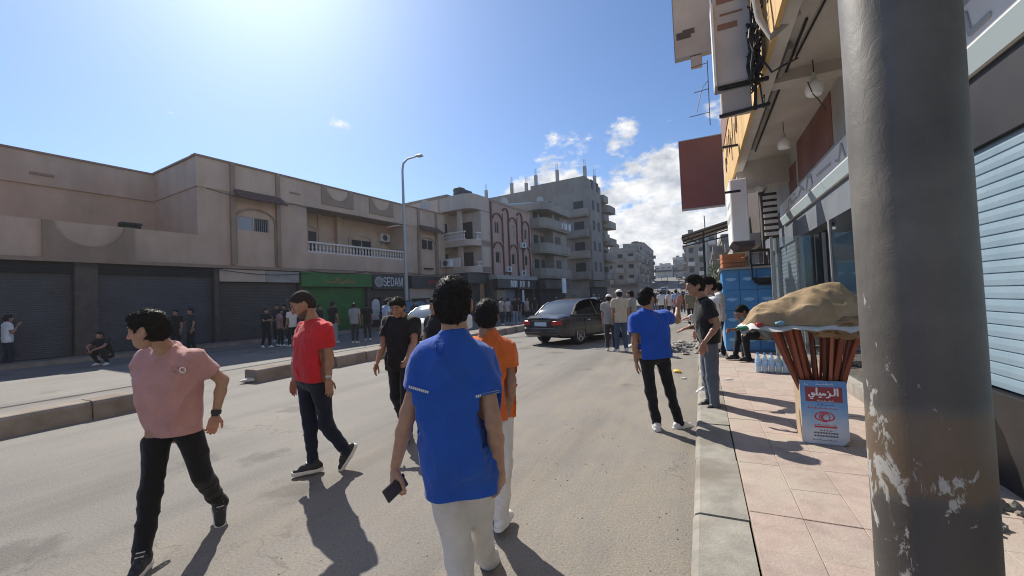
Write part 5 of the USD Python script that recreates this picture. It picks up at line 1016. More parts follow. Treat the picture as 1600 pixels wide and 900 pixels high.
    for i in range(len(pts)-1):
        for s in (0, 4):
            if i in (0, 1, 6, 7): fr.bar(Vc[i*5+s], Vc[(i+1)*5+s], 0.055, 0.04)
    for s in (-1, 1):  # centre pillar and waist line
        xm = (b0+b1)/2+0.05; fr.bar((xm*k, s*hb*0.995, 0.93), ((xm-0.08)*k, s*hr, zr-0.05), 0.09, 0.03); fr.bar((b0*k, s*hb, zb0+0.005), (b1*k, s*hb, zb1+0.005), 0.03, 0.03)
    fr.build('window_pillars', M[pm], o)
    for s in (-1, 1):
        for (a, bq) in ((b0, xm), (xm, b1)):
            ux = np.linspace(a+0.06, bq-0.05, 7); tops = [(x, np.interp(x, [p[0] for p in pts], [p[1] for p in pts])-0.035) for x in ux]
            Vp = []
            for x, zt in tops:
                zb = np.interp(x, [b0, b1], [zb0, zb1])+0.012; zt = max(zt, zb+0.005)
                for z in (zb, zt): f = (z-0.9)/(zr-0.9); Vp.append((x*k, s*(hb+(hr-hb)*max(0, f))*0.985, z))
            Fp = [(2*i, 2*i+2, 2*i+3, 2*i+1) for i in range(6)]; q = MB(); q.add(*two_sided(np.array(Vp), np.array(Fp), 0.006)); q.build('side_window', M['car_glass'], o)
    q = MB(); q.rbox(1.15*k, 2.9*k, -hw*0.8, hw*0.8, 0.5, 0.92, 0.05)
    for y in (-0.36, 0.36): q.rbox(2.0*k, 2.15*k, y-0.22, y+0.22, 0.85, 1.28, 0.06)
    q.rbox(1.05*k, 1.2*k, -0.6, 0.6, 0.85, 1.15, 0.05); q.build('seats', M['seat_cloth'], o)
    for x in wx:
        for s in (-1, 1):
            w = MB(); th = np.linspace(0, 2*np.pi, 29)[:-1]; y0 = s*(hw-0.02); y1 = s*(hw-0.22)
            pr = [(wr*0.62, y0), (wr*0.9, y0+s*0.012), (wr, y0-s*0.03), (wr, y1+s*0.02), (wr*0.9, y1), (0.01, y1)]
            Vw = [(x+r*math.cos(t), y, wr+r*math.sin(t)) for r, y in pr for t in th]; nn = len(th); Fw = [(i*nn+j, i*nn+(j+1) % nn, (i+1)*nn+(j+1) % nn, (i+1)*nn+j) for i in range(len(pr)-1) for j in range(nn)]
            Fw = np.array(Fw) if s < 0 else np.array(Fw)[:, ::-1]
            wp_ = put('wheel', (np.array(Vw), Fw), M['tyre'], o, smooth=40)
            rm = MB(); yr = y0-s*0.02
            rm.prism(sg.Point(0, 0).buffer(wr*0.64, quad_segs=8).difference(sg.Point(0, 0).buffer(wr*0.52, quad_segs=8)), 0.03, (x, yr, wr), (1, 0, 0), (0, 0, 1), (0, s, 0))
            for a in range(5):
                t = a*2*np.pi/5+0.3; rm.prism(sg.LineString([(0, 0), (wr*0.55*math.cos(t), wr*0.55*math.sin(t))]).buffer(0.028, cap_style=2), 0.024, (x, yr, wr), (1, 0, 0), (0, 0, 1), (0, s, 0))
            rm.build('rim', M['alloy'], wp_)
            bd = MB(); bd.prism(sg.Point(0, 0).buffer(wr*0.6, quad_segs=6), 0.01, (x, yr-s*0.03, wr), (1, 0, 0), (0, 0, 1), (0, s, 0)); bd.build('brake_disc', M['tyre'], wp_)
    zt = 0.90 if not suv else 1.05
    for s in (-1, 1):
        c = trimesh.creation.icosphere(3, 1.0); v = np.array(c.vertices); v = np.sign(v)*np.abs(v)**0.6*[0.14, 0.185, 0.085]+[0.10*k, s*hw*0.72, zt-0.15]; q = MB(); q.add(v, c.faces); q.build('tail_light', M['tail_red'], o, smooth=True)
        q = MB(); v = np.array(c.vertices)*[0.20, 0.16, 0.085]+[4.30*k, s*hw*0.66, 0.64]; q.add(v, c.faces); q.build('headlight', M['lamp_clear'], o, smooth=True)
        q = MB(); q.rbox(2.75*k, 2.9*k, min(s*hw*0.97, s*(hw+0.17)), max(s*hw*0.97, s*(hw+0.17)), 0.95, 1.07, 0.03); q.build('door_mirror', M[pm], o)
        for x in (1.35, 2.45): q = MB(); q.rbox(x*k, (x+0.16)*k, min(s*hw, s*(hw+0.025)), max(s*hw, s*(hw+0.025)), 0.77, 0.805, 0.008); q.build('door_handle', M['chrome'], o)
        q = MB()
        for x in (1.22, 2.12, 3.1): q.box(x*k-0.006, x*k+0.006, min(s*(hw-0.01), s*(hw+0.0025)), max(s*(hw-0.01), s*(hw+0.0025)), 0.32, 0.88)
        q.box(1.3*k, 3.2*k, min(s*(hw-0.01), s*(hw+0.012)), max(s*(hw-0.01), s*(hw+0.012)), 0.26, 0.31); q.build('door_seams', M['tyre'], o)
    q = MB(); q.rbox(-0.035, 0.1, -hw*0.86, hw*0.86, 0.42, 0.60, 0.03); q.build('rear_bumper', M[pm], o)
    q = MB(); q.box(-0.02, 0.05, -0.26, 0.26, zt-0.25, zt-0.12); q.build('number_plate', M['plate'], o)
    q = MB(); q.box(-0.012, 0.06, -0.4, 0.4, zt-0.095, zt-0.065); q.build('boot_trim', M['chrome'], o)
    q = MB(); q.box(-0.01, 0.06, -0.5, 0.5, zt-0.30, zt-0.08); q.build('plate_recess', M['tyre'], o)
    return o
head = math.radians(90-22)
p = on_ground(908, 538); fw_ = np.array([math.cos(head), math.sin(head), 0]); lf = np.array([-math.sin(head), math.cos(head), 0])
car('parked_sedan', p-fw_*0.98+lf*0.85, head, 'paint_black', 'black saloon seen from behind pulling across the road, red tail lights', L=4.5)
# white car and a dark car in the far lane
car('white_saloon', np.array([-10.9, 17.3, 0]), math.radians(-90), 'paint_white', 'white saloon facing along the far lane behind the walkers', L=4.4)
car('dark_car', np.array([-17.6, 19.8, 0]), math.radians(84.3), 'paint_black', 'black off-roader parked before the green shutter', L=4.6, Wd=1.85, H=1.75, suv=True)
for i, (px, py, m, lab) in enumerate(((925, 474, 'paint_navy', 'dark blue car far off beyond the roof of the black saloon'), (1003, 470, 'paint_silver', 'silver car far up the middle of the street'), (1040, 466, 'paint_white', 'small white car at the far end of the street'), (905, 478, 'paint_black', 'black car in the far lane just behind the black saloon'))):
    d = (42, 75, 95, 34)[i]; q = at(px, 460, d); car('distant_car', (q[0], q[1], float(rise(q[1]))), math.radians((95, 80, 100, 92)[i]), m, lab, L=4.3)
# ------------------------------------------------------------------ people: one smooth skin per body, clothes, hair and shoes over it
def smin(a, b, k):
    h = np.maximum(k-np.abs(a-b), 0)/k; return np.minimum(a, b)-h*h*k*0.25
def cap(a, b, ra, rb, flat=None):
    a, b = np.asarray(a, float), np.asarray(b, float); ab = b-a; L2 = max(ab@ab, 1e-9)
    def f(P):
        Q = P-a
        if flat is not None: w, kk = flat; Q = Q+np.outer(Q@w, w)*(1/kk-1); A2 = ab+w*(ab@w)*(1/kk-1)
        else: A2 = ab
        l2 = max(A2@A2, 1e-9); h = np.clip(Q@A2/l2, 0, 1); return np.linalg.norm(Q-h[:, None]*A2, axis=1)-(ra+(rb-ra)*h)
    f.lo, f.hi = np.minimum(a-ra, b-rb), np.maximum(a+ra, b+rb); return f
def ell(c, axes, r):
    c, A, r = np.asarray(c, float), np.asarray(axes, float), np.asarray(r, float)
    def f(P):
        q = (P-c)@A.T; k0 = np.linalg.norm(q/r, axis=1); k1 = np.linalg.norm(q/(r*r), axis=1); return np.where(k0 < 1e-6, -r.min(), k0*(k0-1)/np.maximum(k1, 1e-9))
    f.lo, f.hi = c-r.max(), c+r.max(); return f
class Field:
    def __init__(s): s.ops = []
    def add(s, f, k=0.03): s.ops.append(('u', f, k)); return s
    def sub(s, f, k=0.01): s.ops.append(('s', f, k)); return s
    def cut(s, p, n): s.ops.append(('c', (np.asarray(p, float), np.asarray(n, float)), 0)); return s   # keeps the side opposite to n
    def ripple(s, fn): s.ops.append(('r', fn, 0)); return s
    def __call__(s, P):
        d = np.full(len(P), 9.0)
        for kind, f, k in s.ops:
            if kind == 'u': e = f(P); d = smin(d, e, k) if k else np.minimum(d, e)
            elif kind == 's': e = -f(P); d = -smin(-d, -e, k)
            elif kind == 'c': d = np.maximum(d, (P-f[0])@f[1])
            else:
                m = np.abs(d) < 0.08; 
                if m.any(): d[m] += f(P[m])
        return d
    def bounds(s):
        fs = [f for kind, f, k in s.ops if kind == 'u']; return np.min([f.lo for f in fs], 0)-0.03, np.max([f.hi for f in fs], 0)+0.03
    def mesh(s, h):
        lo, hi = s.bounds(); B = 4; n = (np.ceil((hi-lo)/(h*B)).astype(int)+1)*B
        cc = [lo[i]+(np.arange(n[i]//B)+0.5)*h*B for i in range(3)]
        C_ = np.stack(np.meshgrid(*cc, indexing='ij'), -1).reshape(-1, 3); dc = s(C_).reshape(n//B)
        F_ = np.repeat(np.repeat(np.repeat(dc, B, 0), B, 1), B, 2)
        near = np.abs(dc) < h*B*1.25+0.014
        F_ = F_.copy(); idx = np.argwhere(near); off = np.stack(np.meshgrid(*[np.arange(B)]*3, indexing='ij'), -1).reshape(-1, 3)
        ijk = (idx[:, None]*B+off[None]).reshape(-1, 3); F_[tuple(ijk.T)] = s(lo+(ijk+0.5)*h)
        return nets(F_, lo+0.5*h, h)
def nets(F_, o, h):
    """surface nets of the zero level"""
    S = F_ < 0; nx, ny, nz = F_.shape
    c = [(i, j, k) for i in (0, 1) for j in (0, 1) for k in (0, 1)]
    cnt = sum(S[i:nx-1+i, j:ny-1+j, k:nz-1+k].astype(np.int8) for i, j, k in c)
    act = np.argwhere((cnt > 0) & (cnt < 8)); idm = -np.ones((nx-1, ny-1, nz-1), int); idm[tuple(act.T)] = np.arange(len(act))
    acc = np.zeros((len(act), 3)); w = np.zeros(len(act))
    for a in c:
        for ax in range(3):
            if a[ax]: continue
            b = list(a); b[ax] = 1; fa, fb = F_[tuple((act+a).T)], F_[tuple((act+b).T)]; m = (fa < 0) != (fb < 0)
            t = fa[m]/(fa[m]-fb[m]); p = np.tile(np.array(a, float), (m.sum(), 1)); p[:, ax] = t; acc[m] += p; w[m] += 1
    V = o+h*(act+acc/w[:, None]); Q = []
    for ax in range(3):
        u, v = (ax+1) % 3, (ax+2) % 3; sl0 = [slice(None)]*3; sl1 = [slice(None)]*3; sl0[ax] = slice(0, -1); sl1[ax] = slice(1, None)
        A_, B_ = S[tuple(sl0)], S[tuple(sl1)]
        e = np.argwhere(A_ != B_); e = e[(e[:, u] > 0) & (e[:, v] > 0) & (e[:, u] < F_.shape[u]-1) & (e[:, v] < F_.shape[v]-1)]
        fl = A_[tuple(e.T)]; du = np.eye(3, dtype=int)[u]; dv = np.eye(3, dtype=int)[v]
        q = np.stack([idm[tuple((e-du-dv).T)], idm[tuple((e-dv).T)], idm[tuple(e.T)], idm[tuple((e-du).T)]], 1)
        Q.append(np.where(fl[:, None], q, q[:, ::-1]))
    return V, np.vstack(Q)
def unit(v): v = np.asarray(v, float); return v/max(np.linalg.norm(v), 1e-9)
def rot(v, ax, a): ax = unit(ax); return v*math.cos(a)+np.cross(ax, v)*math.sin(a)+ax*(ax@v)*(1-math.cos(a))

for nm, c in dict(brown=(0.30, 0.165, 0.105), tan=(0.36, 0.21, 0.14), dark=(0.22, 0.12, 0.075)).items():
    n = {"g": ("geometry", {}), "n": ("noise_texture", {"scale": 28.0, "detail": 5.0}), "r": ("rgb_ramp", {"ramp": [(0.3, tuple(x*0.88 for x in c)), (0.7, tuple(x*1.1 for x in c))]}), "b": ("bump", {"strength": 0.12, "distance": 0.003}), "n2": ("noise_texture", {"scale": 220.0, "detail": 3.0}), "p": ("principled_bsdf", {"roughness": 0.5, "subsurface_weight": 0.12, "subsurface_radius": (0.6, 0.25, 0.12), "subsurface_scale": 0.012})}
    M['skin_'+nm] = usdkit.material(stage, '/World/Looks/skin_'+nm, n, [("g.position", "n.vector"), ("n.fac", "r.fac"), ("r.color", "p.base_color"), ("g.position", "n2.vector"), ("n2.fac", "b.height"), ("b.normal", "p.normal")], surface="p.BSDF")
def cloth(name, c, rough=0.9, jit=0.10):
    n = {"g": ("geometry", {}), "n": ("noise_texture", {"scale": 9.0, "detail": 6.0}), "r": ("rgb_ramp", {"ramp": [(0.3, tuple(x*(1-jit) for x in c)), (0.7, tuple(min(1, x*(1+jit)) for x in c))]}),
         "w": ("noise_texture", {"scale": 600.0, "detail": 2.0}), "k": ("noise_texture", {"scale": 17.0, "detail": 4.0, "roughness": 0.5, "distortion": 1.2}), "b1": ("bump", {"strength": 0.2, "distance": 0.0012}), "b2": ("bump", {"strength": 0.55, "distance": 0.012}), "p": ("principled_bsdf", {"roughness": rough, "specular_ior_level": 0.25, "sheen_weight": 0.15, "sheen_roughness": 0.5})}
    M['cloth_'+name] = usdkit.material(stage, '/World/Looks/cloth_'+name, n, [("g.position", "n.vector"), ("g.position", "w.vector"), ("g.position", "k.vector"), ("n.fac", "r.fac"), ("r.color", "p.base_color"), ("k.fac", "b2.height"), ("w.fac", "b1.height"), ("b2.normal", "b1.normal"), ("b1.normal", "p.normal")], surface="p.BSDF")
for nm, c in dict(pink=(0.45, 0.245, 0.235), red=(0.50, 0.022, 0.03), blue=(0.012, 0.075, 0.42), royal=(0.018, 0.085, 0.40), orange=(0.62, 0.135, 0.025), black=(0.012, 0.012, 0.014), charcoal=(0.035, 0.035, 0.04), navy=(0.012, 0.016, 0.032), offwhite=(0.62, 0.59, 0.56), white=(0.68, 0.68, 0.67), grey=(0.26, 0.27, 0.28), jeans=(0.10, 0.12, 0.15), bluejeans=(0.045, 0.07, 0.12), palejeans=(0.28, 0.31, 0.36), beige=(0.42, 0.38, 0.31), sage=(0.20, 0.235, 0.205), khaki=(0.24, 0.20, 0.13), paleblue=(0.30, 0.40, 0.58), dustypink=(0.36, 0.22, 0.21)).items(): cloth(nm, c)
surf('hair_black', (0.005, 0.0045, 0.004), (0.013, 0.011, 0.010), 60, 0.62, 0.5, 260, stretch=(1, 1, 0.35), bdist=0.003, spec=0.22)
surf('hair_brown', (0.016, 0.014, 0.013), (0.05, 0.042, 0.037), 130, 0.8, 0.6, 400, bdist=0.003, spec=0.1)
plain('eye_white', (0.55, 0.53, 0.50), 0.3); plain('eye_dark', (0.015, 0.010, 0.008), 0.2); plain('lip', (0.27, 0.12, 0.09), 0.5); surf('stubble', (0.085, 0.05, 0.036), (0.135, 0.08, 0.058), 90, 0.8, 0.4, 300)
plain('shoe_black', (0.018, 0.018, 0.019), 0.55); plain('shoe_white', (0.66, 0.65, 0.62), 0.5); plain('sole_white', (0.62, 0.61, 0.58), 0.6); plain('sole_black', (0.02, 0.02, 0.02), 0.7); plain('strap_black', (0.012, 0.012, 0.013), 0.4); plain('phone_black', (0.05, 0.043, 0.04), 0.35); plain('glasses_black', (0.01, 0.01, 0.011), 0.2); plain('cap_white', (0.66, 0.65, 0.63), 0.8); plain('band_silver', (0.5, 0.5, 0.5), 0.35, 0.9)

def hand_field(W, d, n, side, S, curl=0.5, thumb=0.4, spread=0.10):
    """W wrist, d pointing along the hand, n out of the back of the hand; side +1 for a right hand. Returns a field of palm, four fingers and a thumb."""
    d, n = unit(d), unit(n - d*(np.dot(n, d))); s_ = np.cross(d, n)*side  # s_: towards the thumb
    F_ = Field(); q = lambda a, b, c: W+S*(d*a+s_*b+n*c)
    F_.add(cap(q(-0.02, 0, 0), q(0.03, 0, 0), 0.026*S, 0.030*S, (n, 0.62)), 0.0)
    for b in (-0.026, -0.009, 0.009, 0.026): F_.add(cap(q(0.025, b*0.8, 0), q(0.085, b, 0), 0.017*S, 0.0125*S, (n, 0.85)), 0.012*S)
    for i, (b, l0) in enumerate(((0.028, 0.078), (0.0095, 0.086), (-0.009, 0.080), (-0.0265, 0.062))):
        p = q(0.088-0.006*abs(i-1.2), b, 0); a = curl*(0.55+0.12*i); dirv = unit(d+s_*b*spread*16)
        for j, (fr, r0, r1) in enumerate(((0.46, 0.0098, 0.0088), (0.30, 0.0088, 0.0080), (0.24, 0.0080, 0.0064))):
            dirv = rot(dirv, np.cross(n, d)*1.0, a*(1.0 if j else 0.7)); e = p+dirv*l0*fr*S
            F_.add(cap(p, e, r0*S, r1*S), 0.005*S if j else 0.008*S); p = e
    p = q(0.018, 0.026, -0.004); dirv = unit(d*0.72+s_*0.75-n*0.30*(0.5+thumb)); e = p+dirv*0.042*S; F_.add(cap(p, e, 0.0145*S, 0.0105*S), 0.014*S)
    dirv = unit(dirv*0.75+d*0.6-s_*0.25*thumb-n*0.3*thumb); e2 = e+dirv*0.032*S; F_.add(cap(e, e2, 0.0105*S, 0.0092*S), 0.004*S); dirv = unit(dirv+d*0.2-s_*0.2*thumb); F_.add(cap(e2, e2+dirv*0.024*S, 0.0092*S, 0.007*S), 0.004*S)
    return F_
def head_field(H, f, u, S):
    """H centre of the skull, f facing, u up"""
    f = unit(f); u = unit(u-f*(u@f)); r = np.cross(f, u); A = np.stack([r, f, u]); q = lambda a, b, c: H+S*(r*a+f*b+u*c)
    F_ = Field()
    F_.add(ell(q(0, -0.012, 0.022), A, np.array([0.074, 0.095, 0.088])*S), 0); F_.add(ell(q(0, 0.022, -0.035), A, np.array([0.060, 0.066, 0.082])*S), 0.035*S)
    F_.add(ell(q(0, 0.048, -0.082), A, np.array([0.036, 0.036, 0.030])*S), 0.03*S)                                   # chin
    F_.add(cap(q(-0.03, 0.078, 0.022), q(0.03, 0.078, 0.022), 0.011*S, 0.011*S), 0.02*S)                              # brow
    for s in (-1, 1):
        F_.add(ell(q(s*0.043, 0.055, -0.028), A, np.array([0.022, 0.022, 0.020])*S), 0.02*S)                          # cheekbone
        F_.sub(ell(q(s*0.031, 0.098, 0.001), A, np.array([0.019, 0.020, 0.012])*S), 0.014*S)                          # eye socket
        F_.add(ell(q(s*0.031, 0.076, 0.0), A, np.array([0.0145, 0.013, 0.0125])*S), 0.004*S)
        F_.add(ell(q(s*0.076, -0.008, -0.012), np.stack([unit(r+f*0.35*s), unit(f-r*0.35*s), u]), np.array([0.009, 0.019, 0.031])*S), 0.006*S)  # ear
        F_.sub(ell(q(s*0.084, -0.004, -0.008), A, np.array([0.006, 0.009, 0.014])*S), 0.004*S)
    F_.add(cap(q(0, 0.088, 0.010), q(0, 0.108, -0.030), 0.008*S, 0.0125*S), 0.012*S)                                  # nose
    for s in (-1, 1): F_.add(ell(q(s*0.012, 0.098, -0.034), A, np.array([0.008, 0.010, 0.007])*S), 0.006*S)
    F_.add(cap(q(-0.018, 0.079, -0.058), q(0.018, 0.079, -0.058), 0.0055*S, 0.0055*S), 0.006*S); F_.add(cap(q(-0.014, 0.078, -0.068), q(0.014, 0.078, -0.068), 0.0065*S, 0.0065*S), 0.006*S)
    F_.sub(cap(q(-0.022, 0.091, -0.063), q(0.022, 0.091, -0.063), 0.0022*S, 0.0022*S), 0.003*S)
    return F_, q, A
def strands(par, V, Q, u, f, r, c, S, m, seed):
    rs = np.random.default_rng(seed); mm = trimesh.Trimesh(V, np.vstack([Q[:, [0, 1, 2]], Q[:, [0, 2, 3]]]), process=False); N = mm.vertex_normals
    k = rs.choice(len(V), min(len(V), 2600), replace=False); P0 = V[k]; n = N[k]
    ok = ((P0-c)@f < 0.085*S) & ((n@u) > -0.75); P0, n = P0[ok]-n[ok]*0.002, n[ok]; top = np.clip(n@u, 0, 1)[:, None]
    flow = -u*0.9*(1-top)+f*0.75*top+rs.normal(0, 0.18, P0.shape); flow -= n*np.sum(flow*n, 1, keepdims=True)
    L = (0.012+0.012*rs.random(len(P0))*(0.4+top[:, 0]))[:, None]*S
    d = n*0.30+flow*0.9; P1 = P0+d*L*0.6; P2 = P1+(d*0.4+flow*0.7)*L*0.6
    pts = np.stack([P0, P1, P2], 1).reshape(-1, 3); cu = UsdGeom.BasisCurves.Define(stage, path_for('strands', par)); cu.CreateTypeAttr('linear')
    cu.CreatePointsAttr(Vt.Vec3fArray.FromNumpy(pts.astype(np.float32))); cu.CreateCurveVertexCountsAttr(Vt.IntArray([3]*len(P0))); cu.CreateWidthsAttr(Vt.FloatArray.FromNumpy(np.tile(np.array([0.0030, 0.0024, 0.0009], np.float32)*S, len(P0)))); cu.SetWidthsInterpolation('vertex')
    UsdShade.MaterialBindingAPI.Apply(cu.GetPrim()).Bind(M[m]); cu.GetPrim().SetCustomDataByKey('kind', 'stuff')
def person(J, label, S=1.0, h=0.010, skin='tan', top='black', legs='black', shoes='shoe_white', sole='sole_white', hair='hair_black', hairstyle='short', sleeve=0.62, girth=1.0, hem=0.0, hands=(0.5, 0.5), handdir=(None, None), handback=(None, None), group=None, seed=1, baggy=1.0, beard=False, cap_m=None, trouser_cut=None, folds=1.0, name='person', details=True, hs=1.03, extras=None, cr=1.0):
    """J: joints in world metres: head, neck, chest-less spine; sh/el/wr/hip/kn/an/toe as (left, right)"""
    J = {k: (np.asarray(v, float) if np.ndim(v) <= 1 else [np.asarray(x, float) for x in v]) for k, v in J.items()}
    shL, shR = J['sh']; hpL, hpR = J['hip']; neck = J['neck']; pel = (hpL+hpR)/2; shc = (shL+shR)/2
    base = np.array([pel[0], pel[1], min(J['an'][0][2], J['an'][1][2])-0.08*S]); base[2] = J.get('ground', base[2]) if 'ground' in J else base[2]
    up = unit(shc-pel); lat = unit(unit(shR-shL)*0.7+unit(hpR-hpL)*0.3); latc = unit(shR-shL); lath = unit(hpR-hpL); fwd = unit(np.cross(up, lat)); fc = unit(np.cross(up, latc)); fh = unit(np.cross(up, lath))
    o = thing(name, base, 0, label, 'person', group)
    def emit(nm, V, Q, m, parent=o, smooth=True): return put(nm, (V-base, Q), M[m], parent, smooth)
    Sh = S*hs; HF, hq, HA = head_field(J['head'], J['face'], J.get('headup', up), Sh)
    g = girth; ga = 0.5+0.5*g; T = Field()
    def torso(F_, e, fl):
        F_.add(cap(hpL*0.8+hpR*0.2+up*0.03*S, hpR*0.8+hpL*0.2+up*0.03*S, (0.105*g+e)*S, (0.105*g+e)*S, (fh, 0.86)), 0)
        wa = pel+up*0.19*S+fwd*0.012*S; F_.add(cap(wa-lat*0.058*S*g, wa+lat*0.058*S*g, (0.100*g+e)*S, (0.100*g+e)*S, (fwd, fl+0.06*(g > 1))), 0.12*S)
        ch = shc-up*0.14*S+fc*0.015*S; F_.add(cap(ch-latc*0.065*S, ch+latc*0.065*S, (0.118*(0.5+0.5*g)+e)*S, (0.118*(0.5+0.5*g)+e)*S, (fc, fl+0.06)), 0.12*S)
        F_.add(cap(shL*0.86+shR*0.14-up*0.01*S, shR*0.86+shL*0.14-up*0.01*S, (0.060+e)*S, (0.060+e)*S), 0.07*S)
        F_.add(cap(shc-fc*0.01*S-up*0.03*S, neck+up*(0.01 if e <= 0 else -0.012)*S, (0.085+e)*S, (0.054+e*0.5)*S), 0.07*S)
    torso(T, -0.012, 0.66)
    T.add(cap(neck, hq(0, -0.02, -0.04), 0.054*S, 0.055*S), 0.04*S)
    for i in (0, 1):
        T.add(cap(J['sh'][i], J['el'][i], 0.046*S*ga, 0.036*S*ga), 0.04*S); T.add(cap(J['el'][i], J['el'][i]*0.66+J['wr'][i]*0.34, 0.0345*S*ga, 0.0355*S*ga), 0.02*S); T.add(cap(J['el'][i]*0.66+J['wr'][i]*0.34, J['wr'][i], 0.0355*S*ga, 0.0235*S*ga), 0.02*S)
        T.add(cap(J['hip'][i], J['kn'][i], 0.076*S*(0.6+0.4*g), 0.048*S), 0.05*S); T.add(cap(J['kn'][i], J['an'][i], 0.046*S, 0.033*S), 0.03*S)
    V, Q = T.mesh(h); Vs, Qs = [V], [Q]; k = len(V)
    hh = max(0.0042, h*0.45); V, Q = HF.mesh(hh); Vs.append(V); Qs.append(Q+k); k += len(V)
    hv = []
    for i in (0, 1):
        d = handdir[i] if handdir[i] is not None else unit(unit(J['wr'][i]-J['el'][i])+np.array([0, 0, -0.25])+fwd*0.1)
        n = handback[i] if handback[i] is not None else (-lat if i == 0 else lat)
        Fh = hand_field(J['wr'][i]+unit(J['wr'][i]-J['el'][i])*0.01*S, np.asarray(d, float), np.asarray(n, float), 1 if i else -1, S*0.93, hands[i]); V, Q = Fh.mesh(max(0.0036, h*0.38)); Vs.append(V); Qs.append(Q+k); k += len(V); hv.append(V)
    body = emit('body', np.vstack(Vs), np.vstack(Qs), 'skin_'+skin)
    # shirt
    rs = np.random.default_rng(seed); off = rs.uniform(0, 50, 3)
    def fold(scl, amp, st):
        def f(P): q = (P-base)/S*scl*st+off; return amp*S*folds*(meshkit.fbm(q, 3, seed)-0.62)
        return f
    K = Field(); torso(K, 0.018*baggy, 0.74)
    hemc = pel-up*(0.09+hem)*S
    for i, sg_ in ((0, -1), (1, 1)):
        K.add(cap(shc-up*0.18*S+latc*sg_*0.066*S, hemc-up*0.06*S+lat*sg_*0.056*S*g, 0.114*S*(0.5+0.5*g), 0.117*S*g, (fwd, 0.86)), 0.06*S)
    for i in (0, 1):
        s0, e0 = J['sh'][i], J['el'][i]; end = s0+(e0-s0)*sleeve
        long_ = sleeve > 0.99
        K.add(cap(s0, end, 0.059*S*(0.75+0.25*baggy), (0.060 if not long_ else 0.047)*S*(0.7+0.3*baggy)), 0.05*S)
        if long_: K.add(cap(e0, J['wr'][i], 0.052*S, 0.040*S), 0.03*S)
    # neckline
    K.sub(ell(neck+up*0.052*S+fc*0.022*S, np.stack([latc, fc, up]), np.array([0.070, 0.080, 0.050])*S), 0.012*S)
    def crease(fa, fl_, amp, tilt, seed2, around=None):
        def f(P):
            q = (P-base)/S; a, b, c = q@lat, q@up, q@fwd; w = meshkit.fbm(q*4.5+off, 2, seed2)*1.6
            x, y_ = (a+0.35*c)*math.cos(tilt)+b*math.sin(tilt), -a*math.sin(tilt)+b*math.cos(tilt)
            r_ = 1-np.abs(2*meshkit.noise(np.stack([x*fa+w, y_*fl_, c*fa*0.7], 1)+off, seed2)-1); return amp*S*cr*(0.45-r_**2.6)
        return f
    ne = ell(neck+up*0.052*S+fc*0.022*S, np.stack([latc, fc, up]), np.array([0.070, 0.080, 0.050])*S)
    def ribs(P):
        e = ne(P); r_ = 0.0045*S*np.clip((0.020*S-e)/(0.004*S), 0, 1); t = (P-hemc)@up; return -r_-0.002*S*np.clip((0.020*S-t)/(0.003*S), 0, 1)
    K.ripple(ribs)
    K.ripple(fold(7.0, 0.022, np.array([1, 1, 0.55])))
    if h < 0.0135: K.ripple(crease(7.0, 2.2, 0.022, 0.55, seed+1)); K.ripple(crease(8.0, 2.4, 0.018, -0.6, seed+2)); K.ripple(crease(14.0, 4.0, 0.009, 0.15, seed+4))
    def cuts(P):  # hem and sleeve ends
        return P
    K.ops.append(('c', (hemc, -unit(up*0.8+np.array([0, 0, 0.2]))), 0))
    KF = K
    class Sleeved:
        ops = K.ops
        def bounds(s): return K.bounds()
        def __call__(s, P):
            d = K(P)
            if sleeve <= 0.99:
                for i in (0, 1):
                    s0, e0 = J['sh'][i], J['el'][i]; ax = unit(e0-s0); end = s0+(e0-s0)*sleeve; t = (P-end)@ax; rad = np.linalg.norm((P-end)-np.outer(t, ax), axis=1)
                    m = (rad < 0.085*S) & (t > -0.05)
                    ch = shc-up*0.14*S
                    # cut only what belongs to the arm: nearer to the arm line than the trunk line
                    tr = np.linalg.norm((P-pel)-np.outer((P-pel)@up, up), axis=1); m &= (rad < 0.30*tr+0.02)
                    d = np.where(m, np.maximum(d, t), d)
            return d
    Sv = Sleeved(); V, Q = Field.mesh(Sv, h*0.9); shirt = emit('shirt', V, Q, 'cloth_'+top)
    # trousers
    Z = Field()
    Z.add(cap(hpL*0.8+hpR*0.2+up*0.03*S, hpR*0.8+hpL*0.2+up*0.03*S, 0.107*g*S, 0.107*g*S, (fh, 0.88)), 0); Z.add(cap(pel+up*0.02*S, pel+up*0.10*S, 0.108*g*S, 0.108*g*S, (fh, 0.85)), 0.05*S)
    tc = trouser_cut or (0.093, 0.066, 0.052)
    for i in (0, 1):
        a, kn, an = J['hip'][i], J['kn'][i], J['an'][i]; Z.add(cap(a, kn, tc[0]*S*(0.6+0.4*g), tc[1]*S), 0.04*S); Z.add(cap(kn, an+unit(an-kn)*0.012*S, tc[1]*S, tc[2]*S), 0.03*S); Z.sub(cap(an+unit(an-kn)*0.06*S, an+unit(an-kn)*0.2*S, 0.03*S, 0.1*S), 0.01)
    kz = (J['kn'][0][2]+J['kn'][1][2])/2; low = lambda fn: (lambda P: fn(P)*(0.25+0.75*np.clip((kz+0.10-P[:, 2])/0.2, 0, 1)))
    Z.ripple(fold(7.0, 0.018, np.array([1, 1, 0.8])))
    if h < 0.0135: Z.ripple(low(crease(3.5, 13.0, 0.009, 0.5, seed+6))); Z.ripple(low(crease(3.5, 22.0, 0.007, -0.45, seed+7))); Z.ripple(crease(9.0, 2.0, 0.009, 0.12, seed+8)); Z.ripple(crease(16.0, 5.0, 0.004, -0.5, seed+9))
    def tuck(P): t = (P-hemc)@up; return 0.030*S*np.clip((t+0.005)/0.03, 0, 1)*(np.linalg.norm(P-pel, axis=1) < 0.26*S)
    Z.ripple(tuck)
    if 'sit' not in J: Z.cut(pel+up*0.10*S, up)
